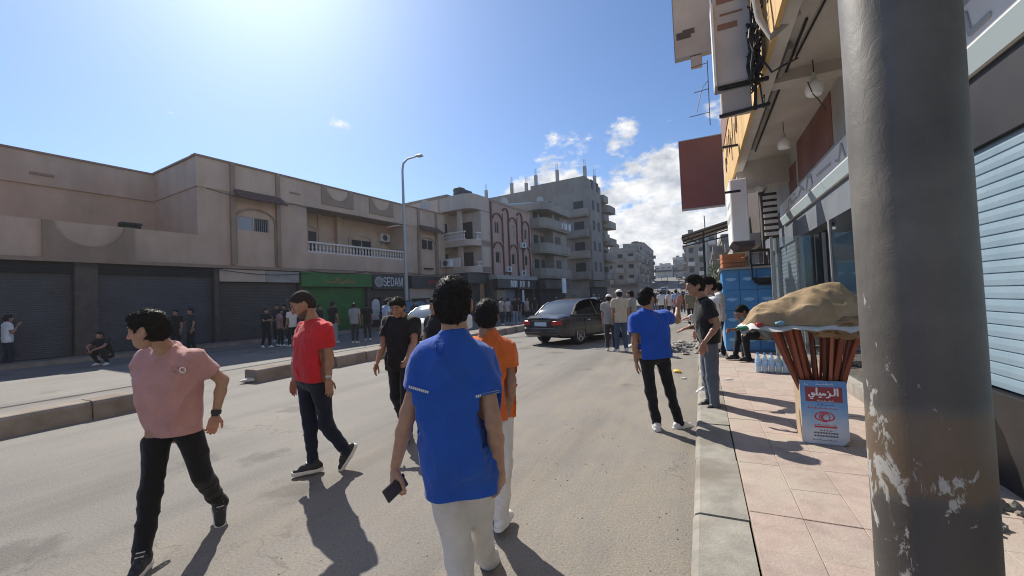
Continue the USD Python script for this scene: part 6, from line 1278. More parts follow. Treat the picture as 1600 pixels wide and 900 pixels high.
    V, Q = Z.mesh(h); emit('trousers', V, Q, 'cloth_'+legs)
    # shoes
    for i in (0, 1):
        an, toe = J['an'][i], J['toe'][i]; fh_ = unit((toe-an)*[1, 1, 0]); pt = math.radians(J['pitch'][i]) if 'pitch' in J else 0.0; zu = np.array([0, 0, 1.0])
        un = zu*math.cos(pt)+fh_*math.sin(pt); fd = fh_*math.cos(pt)-zu*math.sin(pt); sd = np.cross(fd, un)
        hb = an-un*0.062*S; q = lambda a, b, c: hb+S*(fd*a+sd*b+un*c)
        Y = Field(); Y.add(cap(q(-0.045, 0, 0.030), q(0.02, 0, 0.030), 0.036*S, 0.038*S), 0); Y.add(cap(q(0.02, 0, 0.026), q(0.145, 0.004, 0.012), 0.040*S, 0.034*S, (un, 0.85)), 0.03*S); Y.add(cap(q(-0.015, 0, 0.05), q(-0.005, 0, 0.082), 0.040*S, 0.042*S), 0.03*S); Y.add(cap(q(0.02, 0, 0.065), q(0.09, 0, 0.04), 0.028*S, 0.03*S), 0.02*S)
        Y.cut(q(0, 0, -0.004), -un); Y.cut(q(0, 0, 0.108), un); V, Q = Y.mesh(max(0.006, h*0.6)); sh = emit('shoe', V, Q, shoes)
        Y = Field(); Y.add(cap(q(-0.048, 0, 0.0), q(0.02, 0, 0.0), 0.041*S, 0.042*S), 0); Y.add(cap(q(0.02, 0, 0.0), q(0.150, 0.004, 0.0), 0.044*S, 0.039*S), 0.03*S); Y.cut(q(0, 0, 0.020), un); Y.cut(q(0, 0, -0.016), -un); V, Q = Y.mesh(max(0.006, h*0.6)); emit('sole', V, Q, sole, sh)
        if details:
            q_ = MB()
            for t in range(4): a = q(0.035+0.022*t, -0.022, 0.098-0.017*t)-base; b = q(0.035+0.022*t, 0.022, 0.098-0.017*t)-base; q_.bar(a, b, 0.007*S, 0.005*S)
            q_.build('laces', M['sole_white' if shoes != 'shoe_white' else 'sole_white'], sh)
    # hair
    S0, S = S, Sh; f, u = HA[1], HA[2]
    if hair:
        R_ = Field(); lift = {'short': 0.007, 'crop': 0.003, 'full': 0.012, 'curly': 0.026}[hairstyle]
        R_.add(ell(hq(0, -0.014, 0.026), HA, np.array([0.074+lift*0.7, 0.096+lift, 0.088+lift])*S), 0); R_.add(ell(hq(0, -0.045, -0.025), HA, np.array([0.066+lift*0.5, 0.066+lift*0.5, 0.07])*S), 0.03*S)
        if hairstyle in ('short', 'full', 'curly'): R_.add(ell(hq(0, 0.045, 0.085), HA, np.array([0.055, 0.045, 0.022+lift*0.5])*S), 0.02*S)
        R_.sub(ell(hq(0, 0.105, -0.030+0.02*(hairstyle == 'crop')), HA, np.array([0.092, 0.088, 0.088])*S), 0.012*S)           # face
        for s in (-1, 1): R_.sub(ell(hq(s*0.085, 0.005, -0.035), HA, np.array([0.03, 0.04, 0.045])*S), 0.008*S)
        R_.cut(hq(0, -0.06, -0.098), unit(-u+f*0.35))
        amp = {'short': 0.007, 'crop': 0.003, 'full': 0.011, 'curly': 0.02}[hairstyle]
        def hn(P): q = (P-J['head'])/S; q = np.stack([q@HA[0], q@HA[1], q@HA[2]], 1); return amp*S*(meshkit.fbm(q*[60, 38, 38]+off, 3, seed+3)-0.5)*1.6
        R_.ripple(hn); V, Q = R_.mesh(max(0.0042, h*0.45)); hp = emit('hair', V, Q, hair)
        if details and hairstyle != 'crop': strands(hp, V-base, Q, u, f, HA[0], J['head']-base, S, hair, seed)
    if details:
        for s in (-1, 1):
            q_ = MB(); q_.tube([hq(s*0.014, 0.0885, 0.0225)-base, hq(s*0.030, 0.0905, 0.028)-base, hq(s*0.047, 0.078, 0.022)-base], np.array([0.0045, 0.005, 0.003])*S, 6); q_.build('eyebrow', M[hair or 'hair_black'], o)
            q_ = MB(); c = trimesh.creation.icosphere(2, 0.0052*S); q_.add(np.array(c.vertices)+hq(s*0.031, 0.0855, 0.0)-base, c.faces); q_.build('eye', M['eye_dark'], o)
        q_ = MB(); q_.tube([hq(-0.017, 0.0835, -0.0625)-base, hq(0, 0.0872, -0.061)-base, hq(0.017, 0.0835, -0.0625)-base], np.array([0.002, 0.0045, 0.002])*S, 6); q_.build('lips', M['lip'], o)
    if beard:
        R_ = Field(); R_.add(ell(hq(0, 0.023, -0.037), HA, np.array([0.0625, 0.0685, 0.0845])*S), 0); R_.add(ell(hq(0, 0.050, -0.084), HA, np.array([0.0385, 0.0385, 0.033])*S), 0.03*S); R_.cut(hq(0, 0, -0.048), unit(u+f*0.15)); R_.cut(hq(0, 0.0, 0), -unit(f)); R_.sub(ell(hq(0, 0.095, -0.060), HA, np.array([0.024, 0.03, 0.012])*S), 0.006*S); V, Q = R_.mesh(max(0.0042, h*0.45)); emit('beard', V, Q, 'stubble')
    if cap_m:
        R_ = Field(); R_.add(ell(hq(0, -0.012, 0.030), HA, np.array([0.088, 0.108, 0.092])*S), 0); R_.cut(hq(0, 0, 0.035), -unit(u+f*0.1)); V, Q = R_.mesh(max(0.005, h*0.5)); cp_ = emit('cap', V, Q, cap_m)
        R_ = Field(); R_.add(ell(hq(0, 0.10, 0.045), HA, np.array([0.075, 0.075, 0.012])*S), 0); V, Q = R_.mesh(max(0.004, h*0.4)); emit('cap_peak', V, Q, cap_m, cp_)
    info = dict(base=base, hq=hq, HA=HA, up=up, lat=lat, fwd=fwd, fc=fc, latc=latc, shirt=Sv, S=S0, J=J, o=o, hv=hv, emit=emit, shirtprim=shirt, shc=shc, pel=pel)
    if extras: extras(info)
    return info
def on_cloth(I, name, shape, c, ux, uy, d, m, lift=0.007):
    """flat print laid on the cloth: the shape, in metres along ux, uy about c, pushed along d until it meets the shirt"""
    q = MB(); tri = []
    for g in getattr(shape, 'geoms', [shape]):
        g = g.segmentize(0.012); v, f = trimesh.creation.triangulate_polygon(g, engine='earcut'); 
        P = c+v[:, :1]*ux+v[:, 1:2]*uy-d*0.25; t = np.zeros(len(P))
        for _ in range(40): t += np.clip(I['shirt'](P+t[:, None]*d), -0.01, 0.03)*0.8
        P = P+t[:, None]*d-d*lift; q.add(np.vstack([P, P+d*lift*1.5])-I['base'], np.vstack([f, f[:, ::-1]+len(P)]))
    q.build(name, M[m], I['shirtprim'])

def facing(v2, tilt=0.0): return unit(np.array([v2[0], v2[1], tilt]))
CR, CF = np.array([math.cos(YAW), math.sin(YAW), 0]), np.array([-math.sin(YAW), math.cos(YAW), 0])   # picture right and away, on the ground
def heading(right, away, z=0.0): return unit(CR*right+CF*away+np.array([0, 0, z]))
# ------------------------------------------------------------------ the people near the camera, joint by joint
def joints(z0, tab, **k):
    g = lambda t: at(t[0], t[1], z0+(t[2] if len(t) > 2 else 0.0))
    J = {n: (g(v) if np.ndim(v) == 1 else [g(x) for x in v]) for n, v in tab.items()}; J.update(k); return J

# pink T-shirt, striding out of the picture on the left
J = joints(2.78, dict(head=(231, 514, -0.10), neck=(262, 549, 0.0), sh=((304, 562, -0.03), (227, 563, 0.05)), el=((348, 594, 0.10), (226, 622, 0.24)), wr=((337, 648, 0.06), (262, 668, 0.30)),
    hip=((288, 652, 0.02), (250, 652, 0.0)), kn=((316, 742, 0.08), (236, 766, -0.12)), an=((343, 783, 0.27), (223, 868, -0.27)), toe=((350, 812, 0.0), (196, 885, -0.50))), face=heading(-0.94, -0.25, -0.18), headup=heading(-0.22, -0.05, 1.0), pitch=(38, 0))
def pink_print(I):
    c = at(279, 578, 2.60); d = unit(c-EYE); r = unit(RIGHT-d*(RIGHT@d)); uu = unit(-DOWN+d*(DOWN@d))
    on_cloth(I, 'print', sg.Point(0.020, 0).buffer(0.019).difference(sg.Point(0.020, 0).buffer(0.012)).union(sg.box(-0.04, -0.026, 0.035, -0.024)), c, r, uu, d, 'cloth_white')
    on_cloth(I, 'print', sg.box(-0.040, -0.019, -0.024, 0.019).union(sg.box(-0.024, -0.004, -0.004, 0.017)), c, r, uu, d, 'cloth_dustypink')
    W, E = I['J']['wr'][0], I['J']['el'][0]; a = unit(W-E); q = MB(); q.tube([W-a*0.035-I['base'], W-a*0.008-I['base']], 0.031, 14); wt = q.build('watch_strap', M['strap_black'], I['o'])
    q = MB(); s_ = unit(np.cross(a, FWD)); q.rbox(-0.021, 0.021, -0.021, 0.021, 0, 0.013, 0.004); n = unit(-FWD+RIGHT*0.5); x = unit(np.cross(a, n)); q.xf(lambda v: (W-a*0.02+n*0.027-I['base'])+v[:, :1]*x+v[:, 1:2]*a+v[:, 2:]*n); q.build('watch', M['strap_black'], wt)
I_pink = person(J, 'young man in a pink T-shirt and black trousers striding with his head turned', S=0.99, h=0.0092, skin='tan', top='pink', legs='black', shoes='shoe_black', sole='sole_white', hairstyle='full', hands=(0.7, 0.5), handdir=(heading(-0.25, -0.05, -0.95), None), handback=(heading(0.75, -0.6), None), seed=2, hem=0.02, hs=1.03, cr=0.9, extras=pink_print, trouser_cut=(0.088, 0.060, 0.045))

# red T-shirt, glasses pushed up on his head
J = joints(3.86, dict(head=(472, 475, -0.03), neck=(489, 503, 0.0), sh=((508, 514, -0.12), (476, 515, 0.18)), el=((514, 556, -0.10), (463, 556, 0.22)), wr=((513, 592, -0.14), (460, 592, 0.20)),
    hip=((499, 592, -0.06), (479, 592, 0.10)), kn=((509, 662, 0.02), (484, 664, 0.0)), an=((540, 703, 0.06), (490, 724, -0.02)), toe=((512, 738, -0.05), (452, 741, -0.12))), face=heading(-0.72, -0.50, -0.55), headup=heading(-0.5, -0.35, 0.75), pitch=(55, 0))
def red_bits(I):
    hq, b = I['hq'], I['base']; f, u = I['HA'][1], I['HA'][2]; q = MB()
    for s in (-1, 1):
        ring = [hq(s*0.033+0.026*math.cos(t), 0.086-0.010*math.sin(t), 0.082+0.018*math.sin(t))-b for t in np.linspace(0, 2*np.pi, 15)]; q.tube(ring, 0.0022, 5); q.tube([hq(s*0.059, 0.086, 0.085)-b, hq(s*0.086, 0.05, 0.075)-b, hq(s*0.088, -0.02, 0.04)-b], 0.0022, 5)
    q.tube([hq(-0.008, 0.092, 0.082)-b, hq(0.008, 0.092, 0.082)-b], 0.002, 5); g_ = q.build('glasses', M['glasses_black'], I['o'])
    for s in (-1, 1):
        q = MB(); c = trimesh.creation.icosphere(2, 1.0); q.add(hq(0, 0, 0)+I['S']*((np.array(c.vertices)*[0.025, 0.003, 0.017]+[s*0.033, 0.088, 0.082])@I['HA'])-b, c.faces); q.build('lens', M['glass_tinted'], g_)
    W, E = I['J']['wr'][0], I['J']['el'][0]; a = unit(W-E); q = MB(); q.tube([W-a*0.03-b, W-a*0.012-b], 0.0305, 12); q.build('watch_strap', M['band_silver'], I['o'])
person(J, 'older man in a red T-shirt and dark jeans with glasses pushed up on his head', S=1.0, h=0.0095, skin='brown', top='red', legs='navy', shoes='shoe_black', sole='sole_white', hair='hair_brown', hairstyle='crop', beard=True, girth=1.16, hands=(0.35, 0.4), handdir=(heading(0.15, -0.1, -1), None), seed=5, hem=-0.085, extras=red_bits, sleeve=0.68, trouser_cut=(0.086, 0.060, 0.048))

# blue T-shirt and pale trousers, walking away in the foreground, phone in his left hand
J = joints(1.85, dict(head=(709, 473, 0.0), neck=(711, 525, 0.0), sh=((668, 556, 0.0), (749, 556, 0.02)), el=((638, 645, -0.02), (771, 660, -0.06)), wr=((618, 728, 0.05), (781, 734, 0.02)),
    hip=((689, 722, 0.0), (747, 720, 0.02)), kn=((719, 866, 0.03), (748, 846, 0.24)), an=((727, 1008, -0.10), (767, 880, 0.66)), toe=((726, 1008, 0.12), (772, 874, 0.95))), face=heading(0.02, 1.0, 0.02), headup=np.array([0, 0, 1.0]), pitch=(0, -12))
def blue_bits(I):
    b = I['base']; d = FWD; r = unit(RIGHT-d*(RIGHT@d)); u = -DOWN
    c = at(686, 545, 1.70); d = unit(c-EYE); on_cloth(I, 'print', sg.box(-0.016, -0.018, 0.016, 0.018).difference(sg.box(-0.013, -0.010, 0.013, 0.018)), c, r, u, d, 'cloth_royal')
    for i in (0, 1):
        s0, e0 = I['J']['sh'][i], I['J']['el'][i]; ax = unit(e0-s0); end = s0+(e0-s0)*0.585; w = unit(np.cross(FWD, ax)); sp = sg.Polygon(); 
        sh_ = shapely.ops.unary_union([sg.box(-0.052+k*0.0088, -0.005, -0.052+k*0.0088+0.0062, 0.006) for k in range(12)])
        ep = end-EYE; d = unit(ep); w = unit(np.cross(d, ax)); on_cloth(I, 'sleeve_text', sh_, end-d*0.10, w, -ax, d, 'cloth_white')
    W = I['J']['wr'][0]; q = MB(); q.rbox(-0.038, 0.038, -0.0045, 0.0045, -0.075, 0.075, 0.004); ax = unit(RIGHT*0.55-DOWN*0.35+FWD*0.75); n = unit(-FWD*0.75-DOWN*0.2+RIGHT*0.5); n = unit(n-ax*(n@ax)); y_ = np.cross(n, ax); c = W+DOWN*0.085-FWD*0.035+RIGHT*0.01
    ph = thing('mobile_phone', c, 0, 'black mobile phone in the left hand of the man in blue', 'phone'); q = MB(); q.rbox(-0.032, 0.032, -0.060, 0.060, -0.0045, 0.0045, 0.004); q.xf(lambda v: v[:, :1]*y_+v[:, 1:2]*ax+v[:, 2:]*n); q.build('case', M['phone_black'], ph)
    q = MB(); q.rbox(0.012, 0.03, 0.04, 0.062, 0.0045, 0.0058, 0.0005); q.xf(lambda v: v[:, :1]*y_+v[:, 1:2]*ax+v[:, 2:]*n); q.build('camera_lens', M['glasses_black'], ph)
person(J, 'young man in a blue T-shirt and off white trousers walking away with a phone', S=1.0, h=0.0086, skin='tan', top='royal', legs='offwhite', shoes='shoe_white', sole='sole_white', hairstyle='short', hands=(0.95, 0.6), handdir=(heading(-0.12, 0.1, -1), heading(0.0, 0.35, -0.9)), handback=(heading(-0.8, -0.6), heading(0.8, -0.5)), seed=8, cr=0.85, extras=blue_bits, sleeve=0.60, hem=0.045, baggy=1.0, trouser_cut=(0.090, 0.064, 0.050))

# boy in orange just in front of him
J = joints(2.72, dict(head=(761, 493, 0.0), neck=(761, 520, 0.0), sh=((735, 540, 0.0), (790, 541, 0.0)), el=((724, 590, 0.04), (799, 595, -0.04)), wr=((720, 636, 0.12), (796, 642, 0.04)),
    hip=((748, 646, 0.0), (783, 646, 0.0)), kn=((744, 720, 0.25), (787, 724, -0.02)), an=((738, 775, 0.55), (783, 807, 0.02)), toe=((738, 770, 0.8), (802, 800, 0.22))), face=heading(0.05, 1.0), headup=np.array([0, 0, 1.0]))
def boy_bits(I):
    W, E = I['J']['wr'][1], I['J']['el'][1]; a = unit(W-E); q = MB(); q.tube([W-a*0.03-I['base'], W-a*0.008-I['base']], 0.030, 12); q.build('wrist_band', M['paint_orange'], I['o'])
person(J, 'boy in an orange T-shirt and white trousers walking ahead of the man in blue', S=0.88, h=0.0085, skin='brown', top='orange', legs='offwhite', shoes='shoe_white', sole='sole_white', hairstyle='full', hands=(0.5, 0.6), seed=11, sleeve=0.62, hem=-0.06, extras=boy_bits)

# blue T-shirt, black track trousers, back to us, hand raised to his face
J = joints(4.66, dict(head=(1010, 465, 0.0), neck=(1012, 486, 0.0), sh=((991, 496, 0.0), (1040, 495, 0.02)), el=((992, 535, -0.02), (1058, 501, 0.06)), wr=((994, 565, 0.05), (1059, 481, 0.16)),
    hip=((1010, 555, 0.0), (1034, 555, 0.0)), kn=((1017, 611, 0.02), (1047, 610, 0.04)), an=((1026, 661, 0.0), (1061, 660, 0.05)), toe=((1022, 668, 0.2), (1085, 668, 0.12))), face=heading(0.75, 0.62, -0.05), headup=np.array([0, 0, 1.0]))
def stripe(I):
    b = I['base']
    for i in (0, 1):
        q = MB(); P = [I['J'][k][i] for k in ('hip', 'kn', 'an')]; s = 1 if i else -1
        q.tube([P[0]+CR*s*0.098-b-[0, 0, .05], P[1]+CR*s*0.074-b, P[2]+CR*s*0.058-b], 0.006, 5); q.build('side_stripe', M['cloth_white'], I['o'])
person(J, 'man in a blue T-shirt and black track trousers raising a hand, back turned', S=0.97, h=0.0105, skin='brown', top='blue', legs='black', shoes='shoe_white', sole='sole_white', hairstyle='short', hands=(0.4, 0.35), handdir=(None, heading(0.35, 0.1, 0.9)), handback=(None, heading(0.3, 0.9)), seed=14, hem=-0.06, trouser_cut=(0.084, 0.059, 0.045))

# black T-shirt and grey jeans on the kerb, in profile, hand held out
J = joints(5.0, dict(head=(1085, 446, 0.0), neck=(1098, 468, 0.0), sh=((1107, 477, -0.18), (1096, 476, 0.18)), el=((1121, 508, -0.24), (1092, 510, 0.24)), wr=((1101, 535, -0.26), (1076, 512, 0.20)),
    hip=((1109, 526, -0.08), (1104, 526, 0.10)), kn=((1113, 590, -0.06), (1106, 588, 0.10)), an=((1117, 634, -0.04), (1112, 624, 0.14)), toe=((1090, 641, -0.10), (1086, 634, 0.08))), face=heading(-0.98, -0.1, -0.15), headup=heading(-0.2, 0, 1.0))
person(J, 'man in a black T-shirt and grey jeans in profile on the kerb', S=1.0, h=0.0105, skin='brown', top='black', legs='jeans', shoes='shoe_black', sole='sole_black', girth=1.0, cr=0.5, hairstyle='full', hands=(0.6, 0.3), handdir=(heading(-0.3, 0, -0.9), heading(-0.97, -0.1, -0.2)), handback=(None, heading(-0.1, 0.1, 1.0)), seed=17, hem=-0.03, trouser_cut=(0.090, 0.066, 0.057))
# his companion behind, mostly hidden, white sleeve and hand held out
J = joints(5.75, dict(head=(1106, 446, 0.0), neck=(1110, 465, 0.0), sh=((1115, 472, -0.16), (1100, 473, 0.18)), el=((1098, 500, -0.1), (1094, 498, 0.2)), wr=((1080, 496, -0.12), (1088, 515, 0.15)),
    hip=((1113, 533, -0.04), (1107, 533, 0.08)), kn=((1110, 575, -0.05), (1104, 574, 0.10)), an=((1110, 614, -0.04), (1105, 605, 0.14)), toe=((1090, 616, -0.10), (1084, 607, 0.08))), face=heading(-0.95, -0.1, -0.1), headup=np.array([0, 0, 1.0]))
person(J, 'man in a white long sleeved shirt standing behind the man in black on the kerb', S=0.98, h=0.012, skin='tan', top='white', legs='charcoal', shoes='shoe_white', sole='sole_white', hairstyle='short', sleeve=1.0, hands=(0.3, 0.5), handdir=(heading(-0.98, -0.1, -0.12), None), handback=(heading(-0.1, 0, 1.0), None), seed=19)

# black shirt man coming towards us along the road
def pose(p, f, S=1.0, walk=0.0, phase=1, arms=(0.05, 0.05), bend=(0.15, 0.15), turn=0.0, nod=0.0, spread=0.10, out=0.07):
    """an upright figure at p facing f: walk is half the stride; arms swing forward by radians, bend the elbows"""
    f = unit(np.array([f[0], f[1], 0.0])); r = np.cross(f, [0, 0, 1.0]); z = np.array([0, 0, 1.0]); p = np.asarray(p, float)
    q = lambda a, b, c: p+S*(r*a+f*b+z*c); drop = 0.9-math.sqrt(max(0.5, 0.82**2-(walk*0.9)**2))-0.08
    J = dict(head=q(0, 0.03+0.05*nod, 1.595-0.02*nod-drop), neck=q(0, -0.01, 1.455-drop), sh=[q(-0.185, -0.01, 1.395-drop), q(0.185, -0.01, 1.395-drop)], hip=[q(-0.09, 0, 0.90-drop), q(0.09, 0, 0.90-drop)], pitch=[0, 0])
    el, wr, kn, an, toe = [], [], [], [], []
    for i, s in ((0, -1), (1, 1)):
        a = arms[i]; e = J['sh'][i]+S*0.285*unit(f*math.sin(a)-z*math.cos(a)+r*s*out); el.append(e); b = a+bend[i]; wr.append(e+S*0.25*unit(f*math.sin(b)-z*math.cos(b)+r*s*0.02))
        st = walk*phase*s; 
        if st >= 0: an.append(q(s*spread, st*0.95, 0.08)); kn.append(q(s*spread, st*0.62+0.03, 0.48-drop*0.4)); 
        else: an.append(q(s*spread, st*1.05, 0.08-0.25*st)); kn.append(q(s*spread, st*0.30+0.04, 0.47-drop*0.3)); J['pitch'][i] = min(45, -st*95)
        toe.append(an[-1]+S*(f*0.16+r*s*0.03))
    J.update(el=el, wr=wr, kn=kn, an=an, toe=toe, face=unit(rot(f, z, turn)+z*(-0.45*nod)), headup=unit(z+rot(f, z, turn)*0.4*nod)); return J
p = on_ground(632, 680); I_b = person(pose(p, heading(-0.12, -1.0), 0.98, 0.22, -1, (0.5, 0.25), (0.55, 0.5), 0.0, 0.9), 'man in black polo shirt and trousers walking towards the camera looking down', S=0.98, h=0.011, skin='brown', top='black', legs='black', shoes='shoe_black', sole='sole_black', hair='hair_black', hairstyle='short', hands=(0.5, 0.5), seed=23, girth=1.06)
p = on_ground(689, 652); person(pose(p, heading(-0.5, -0.8), 0.95, 0.12, 1, (0.2, 0.2), (0.9, 0.4), 0.3), 'man in a black printed T-shirt half hidden behind the man in blue', S=0.95, h=0.013, skin='tan', top='black', legs='charcoal', shoes='shoe_white', hairstyle='short', seed=25)

# seated man with his head in his hand
p = at(1205, 541, 8.9); bz = 0.152
sx = np.array([1.10, 9.45, bz]); f_ = unit(np.array([-0.93, -0.35, 0])); r_ = np.cross(f_, [0, 0, 1.0]); Z_ = np.array([0, 0, 1.0])
s_ = lambda a, b, c: sx+r_*a+f_*b+Z_*c
J = dict(head=s_(0.0, 0.40, 0.98), neck=s_(0, 0.30, 0.88), sh=[s_(-0.19, 0.24, 0.82), s_(0.19, 0.24, 0.82)], el=[s_(-0.19, 0.44, 0.62), s_(0.17, 0.42, 0.60)], wr=[s_(-0.08, 0.50, 0.82), s_(0.06, 0.62, 0.62)], hip=[s_(-0.09, 0.0, 0.50), s_(0.09, 0.0, 0.50)], kn=[s_(-0.13, 0.43, 0.52), s_(0.13, 0.42, 0.52)], an=[s_(-0.12, 0.40, 0.09), s_(0.13, 0.52, 0.09)], toe=[s_(-0.13, 0.6, 0.03), s_(0.15, 0.72, 0.03)], face=unit(f_-Z_*0.9), headup=unit(Z_+f_*0.9), sit=np.array(1.0))
person(J, 'man in a grey green shirt sitting bent over with his head in his hand', S=0.97, h=0.013, skin='brown', top='sage', legs='black', shoes='shoe_black', sole='sole_black', hairstyle='full', hands=(0.4, 0.6), handdir=(unit(Z_*0.9+f_*0.3+r_*0.2), None), seed=29)
p = on_ground(1128, 557, 0.15); person(pose(p, heading(-0.7, 0.5), 0.93, 0.05, 1, (0.1, 0.5), (0.3, 0.9)), 'man in a white T-shirt and black cap standing beside the seated man', S=0.93, h=0.013, skin='tan', top='white', legs='black', shoes='shoe_white', hairstyle='short', cap_m='cloth_black', seed=31)

# the crowd further off: (pixel of the feet, height of the ground, facing, size, clothes, label, pose)
def crowd(px, py, z, f, S, top, legs, label, depth=None, sleeve=0.62, walk=0.05, cap_m=None, shoes='shoe_white', arms=(0.08, 0.08), bend=(0.2, 0.2), seed=0, h=0.0215, skin='brown', turn=0.0, hair='hair_black', head_py=None, group=None, J=None, **k):
    if depth: q = at(px, 455, depth); p = np.array([q[0], q[1], float(rise(q[1]))+z])
    else: p = on_ground(px, py, z)
    return person(J(p) if J else pose(p, f, S, walk, 1 if seed % 2 else -1, arms, bend, turn), label, S=S, h=h, skin=skin, top=top, legs=legs, shoes=shoes, hair=hair, sleeve=sleeve, cap_m=cap_m, seed=40+seed, details=False, group=group, folds=1.0, **k)
crowd(955, 548, 0, heading(0.25, 1), 0.93, 'grey', 'charcoal', 'man in a white cap and grey T-shirt beside the black saloon', cap_m='cap_white', seed=1, h=0.015)
crowd(972, 550, 0, heading(-0.1, 1), 1.0, 'beige', 'bluejeans', 'taller man in a white cap, beige T-shirt and jeans behind the saloon', cap_m='cap_white', seed=2, h=0.015, walk=0.08)
crowd(990, 543, 0, heading(-0.8, 0.6), 0.98, 'grey', 'bluejeans', 'man in a grey T-shirt talking to the two men in white caps', seed=3, h=0.015)
crowd(1032, 0, 0, heading(0, 1), 1.0, 'white', 'charcoal', 'far walker in a white shirt between the two men in blue and black', depth=26, seed=4)
crowd(1044, 0, 0, heading(-0.6, 1), 1.0, 'offwhite', 'black', 'far walker in an off white shirt and black trousers mid street', depth=24, seed=5, walk=0.16)
crowd(1056, 0, 0, heading(0.2, 1), 1.02, 'paleblue', 'black', 'far walker in a pale blue shirt near the raised hand', depth=21.5, seed=6, walk=0.1)
crowd(1078, 0, 0, heading(-0.3, -1), 1.0, 'khaki', 'black', 'far man in a khaki shirt and black trousers above the rubbish heap', depth=19, seed=7, walk=0.1)
crowd(1066, 0, 0, heading(0.3, 1), 0.98, 'charcoal', 'charcoal', 'far man in dark clothes beyond the khaki shirt', depth=31, seed=8)
crowd(1022, 0, 0, heading(0.3, 1), 0.98, 'black', 'bluejeans', 'far man in black up the street left of the white shirt', depth=37, seed=9)
crowd(1050, 0, 0, heading(0.3, -1), 0.98, 'dustypink', 'charcoal', 'tiny far walker in a pinkish shirt in mid street', depth=46, seed=10, h=0.022)
# left-hand side, in the shade of the shops
crowd(12, 574, 0.0, heading(0.4, 1), 1.02, 'white', 'navy', 'man in a white T-shirt by the shutter at the left edge', seed=11, arms=(0.2, 0.25), bend=(0.2, 2.5))
crowd(-4, 570, 0.0, heading(0.9, 0.2), 1.0, 'black', 'charcoal', 'man in black cut by the left edge beside the white T-shirt', seed=12)
def squat(p):
    f = heading(0.1, -1); r = np.cross(f, [0, 0, 1.0]); q = lambda a, b, c: p+r*a+f*b+np.array([0, 0, c])
    return dict(head=q(0, 0.16, 0.98), neck=q(0, 0.08, 0.86), sh=[q(-0.19, 0.05, 0.80), q(0.19, 0.05, 0.80)], el=[q(-0.24, 0.30, 0.62), q(0.24, 0.30, 0.62)], wr=[q(-0.06, 0.46, 0.52), q(0.06, 0.46, 0.52)], hip=[q(-0.1, -0.12, 0.30), q(0.1, -0.12, 0.30)], kn=[q(-0.17, 0.30, 0.50), q(0.17, 0.30, 0.50)], an=[q(-0.13, 0.05, 0.08), q(0.13, 0.05, 0.08)], toe=[q(-0.16, 0.22, 0.03), q(0.16, 0.22, 0.03)], face=unit(f-np.array([0, 0, 0.2])), headup=np.array([0, 0, 1.0]), sit=np.array(1.0))
crowd(163, 570, 0.0, None, 1.0, 'black', 'black', 'man in black squatting in front of the second shutter', seed=13, J=squat)
crowd(276, 552, 0.0, heading(0.2, -1), 1.0, 'black', 'black', 'man in black by the third shutter, left of the pair', seed=14)
crowd(300, 550, 0.0, heading(-0.5, -1), 1.02, 'charcoal', 'black', 'man in black by the third shutter, right of the pair', seed=15, arms=(0.1, 0.5), bend=(0.2, 1.2))
crowd(416, 543, 0.0, heading(0.9, -0.3), 0.95, 'black', 'black', 'man in black with folded arms, left end of the group at the green shop', seed=16, arms=(0.5, 0.5), bend=(1.3, 1.3), walk=0.1)
crowd(438, 541, 0.0, heading(0.6, 0.6), 0.92, 'dustypink', 'black', 'man in a dusty pink shirt seen from behind in the group', seed=17)
crowd(434, 534, 0.0, heading(0.2, -1), 1.06, 'charcoal', 'black', 'tall dark man behind the dusty pink shirt', seed=18)
crowd(446, 533, 0.0, heading(-0.3, -1), 1.04, 'black', 'charcoal', 'tall dark man second from the red T-shirt', seed=19)
crowd(457, 541, 0.0, heading(-0.6, 0.3), 0.98, 'offwhite', 'black', 'man in an off white shirt just left of the red T-shirt', seed=20)
crowd(492, 533, 0.0, heading(-0.6, -0.6), 1.05, 'grey', 'charcoal', 'man in grey just right of the red T-shirt, before the green shutter', seed=21)
crowd(500, 533, 0.0, heading(0.7, -0.3), 0.98, 'black', 'charcoal', 'short dark man before the green shutter beside the grey shirt', seed=22)
crowd(521, 536, 0.0, heading(0.3, 1), 1.05, 'black', 'palejeans', 'man in black shirt and pale jeans facing the green shutter', seed=23)
crowd(555, 536, 0.0, heading(0.0, 1), 0.99, 'grey', 'charcoal', 'man in a light grey T-shirt at the back of the dark off-roader', seed=24)
crowd(605, 533, 0.0, heading(0.5, 0.6), 1.04, 'paleblue', 'navy', 'man in a pale blue shirt behind the man in black polo', seed=25)
crowd(785, 508, 0.0, heading(0.5, 0.4), 1.02, 'beige', 'charcoal', 'man in a beige shirt beyond the boy in orange', seed=26, h=0.022)
crowd(806, 506, 0.0, heading(0.0, -1), 1.0, 'black', 'palejeans', 'man in a black top and pale jeans under the pink house', seed=27, h=0.022)
crowd(813, 505, 0.0, heading(-0.7, -0.5), 1.02, 'charcoal', 'palejeans', 'darker man next to the pale jeans under the pink house', seed=28, h=0.022)
crowd(824, 505, 0.0, heading(0.6, -0.4), 0.98, 'grey', 'black', 'man in grey left of the black saloon', seed=29, h=0.022)
crowd(771, 507, 0.0, heading(0.7, 0.2), 1.0, 'black', 'black', 'man in black beyond the boy, under the corner balconies', seed=30, h=0.022)
crowd(762, 506, 0.0, heading(-0.7, 0.2), 0.97, 'charcoal', 'navy', 'dark man almost hidden by the boy in orange', seed=31, h=0.022)
crowd(884, 0, 0, heading(-0.2, -1), 1.02, 'orange', 'charcoal', 'man in orange beyond the roof of the black saloon', depth=34, seed=32, h=0.024)
crowd(897, 0, 0, heading(0.2, -1), 1.0, 'red', 'charcoal', 'man in red beyond the roof of the black saloon', depth=36, seed=33, h=0.024)
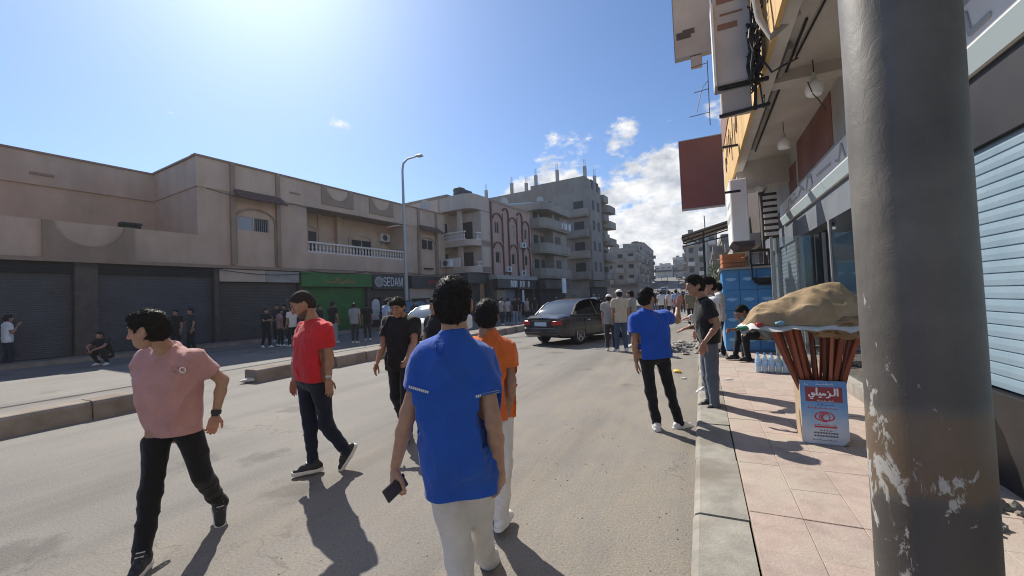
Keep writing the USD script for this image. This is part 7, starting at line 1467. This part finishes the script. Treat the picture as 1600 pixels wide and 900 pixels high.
crowd(868, 0, 0, heading(0.2, -1), 1.0, 'charcoal', 'black', 'dark man beyond the rear window of the black saloon', depth=31, seed=34, h=0.024)
crowd(927, 0, 0, heading(-0.3, -1), 1.02, 'white', 'black', 'man in white cap and shirt beyond the front of the black saloon', depth=33, seed=35, h=0.024, cap_m='cap_white')
crowd(938, 0, 0, heading(0.5, 0.5), 0.98, 'black', 'black', 'dark man between the saloon and the men in white caps, far off', depth=30, seed=36, h=0.024)
crowd(470, 536, 0.0, heading(0.4, -1), 1.0, 'charcoal', 'black', 'dark man hidden behind the red T-shirt', seed=37)
crowd(575, 532, 0.0, heading(-0.4, 1), 0.98, 'black', 'charcoal', 'man in black by the front of the black off-roader', seed=38)
crowd(650, 520, 0.0, heading(0.6, -1), 1.0, 'charcoal', 'black', 'dark man under the small red letters of the shop sign', seed=39)
crowd(795, 506, 0.0, heading(0.6, 0.7), 0.98, 'offwhite', 'charcoal', 'man in an off white shirt between the beige shirt and the pale jeans', seed=41, h=0.024)
crowd(836, 500, 0.0, heading(0.4, -1), 1.0, 'black', 'bluejeans', 'dark man behind the boot of the black saloon', seed=42, h=0.024)
crowd(750, 505, 0.0, heading(0.4, 1), 1.0, 'grey', 'black', 'man in grey under the small balconies left of the boy', seed=43, h=0.024)
far_clothes = (('white', 'black'), ('charcoal', 'bluejeans'), ('paleblue', 'black'), ('dustypink', 'charcoal'), ('black', 'black'), ('beige', 'navy'), ('red', 'bluejeans'), ('grey', 'black'))
for k, (px, d) in enumerate(((1012, 52), (1025, 60), (1036, 48), (1047, 66), (1060, 55), (1069, 44), (1017, 78), (1041, 84))):
    t_, l_ = far_clothes[k]; crowd(px, 0, 0, heading((-0.5, 0.4, 0.1)[k % 3], (1, -1)[k % 2]), 0.98, t_, l_, 'tiny far figure in a %s top, %s from the left at the street end' % ({'paleblue': 'pale blue', 'dustypink': 'dusty pink'}.get(t_, t_), ('first', 'third', 'fourth', 'sixth', 'seventh', 'eighth', 'second', 'fifth')[k]), depth=d, seed=50+k, h=0.032, walk=0.12)

# ------------------------------------------------------------------ thin dusty air
usdkit.material(stage, '/World/Looks/dusty_air', {"v": ("principled_volume", {"color": (0.93, 0.95, 1.0), "density": 0.00055, "anisotropy": 0.45})}, [], volume="v.volume")
hz = MB(); hz.box(-1600, 1600, -200, 1700, -3.0, 22.5); hz.build('haze', '/World/Looks/dusty_air', kind='stuff', label='thin dusty haze in the air over the street', cat='haze')
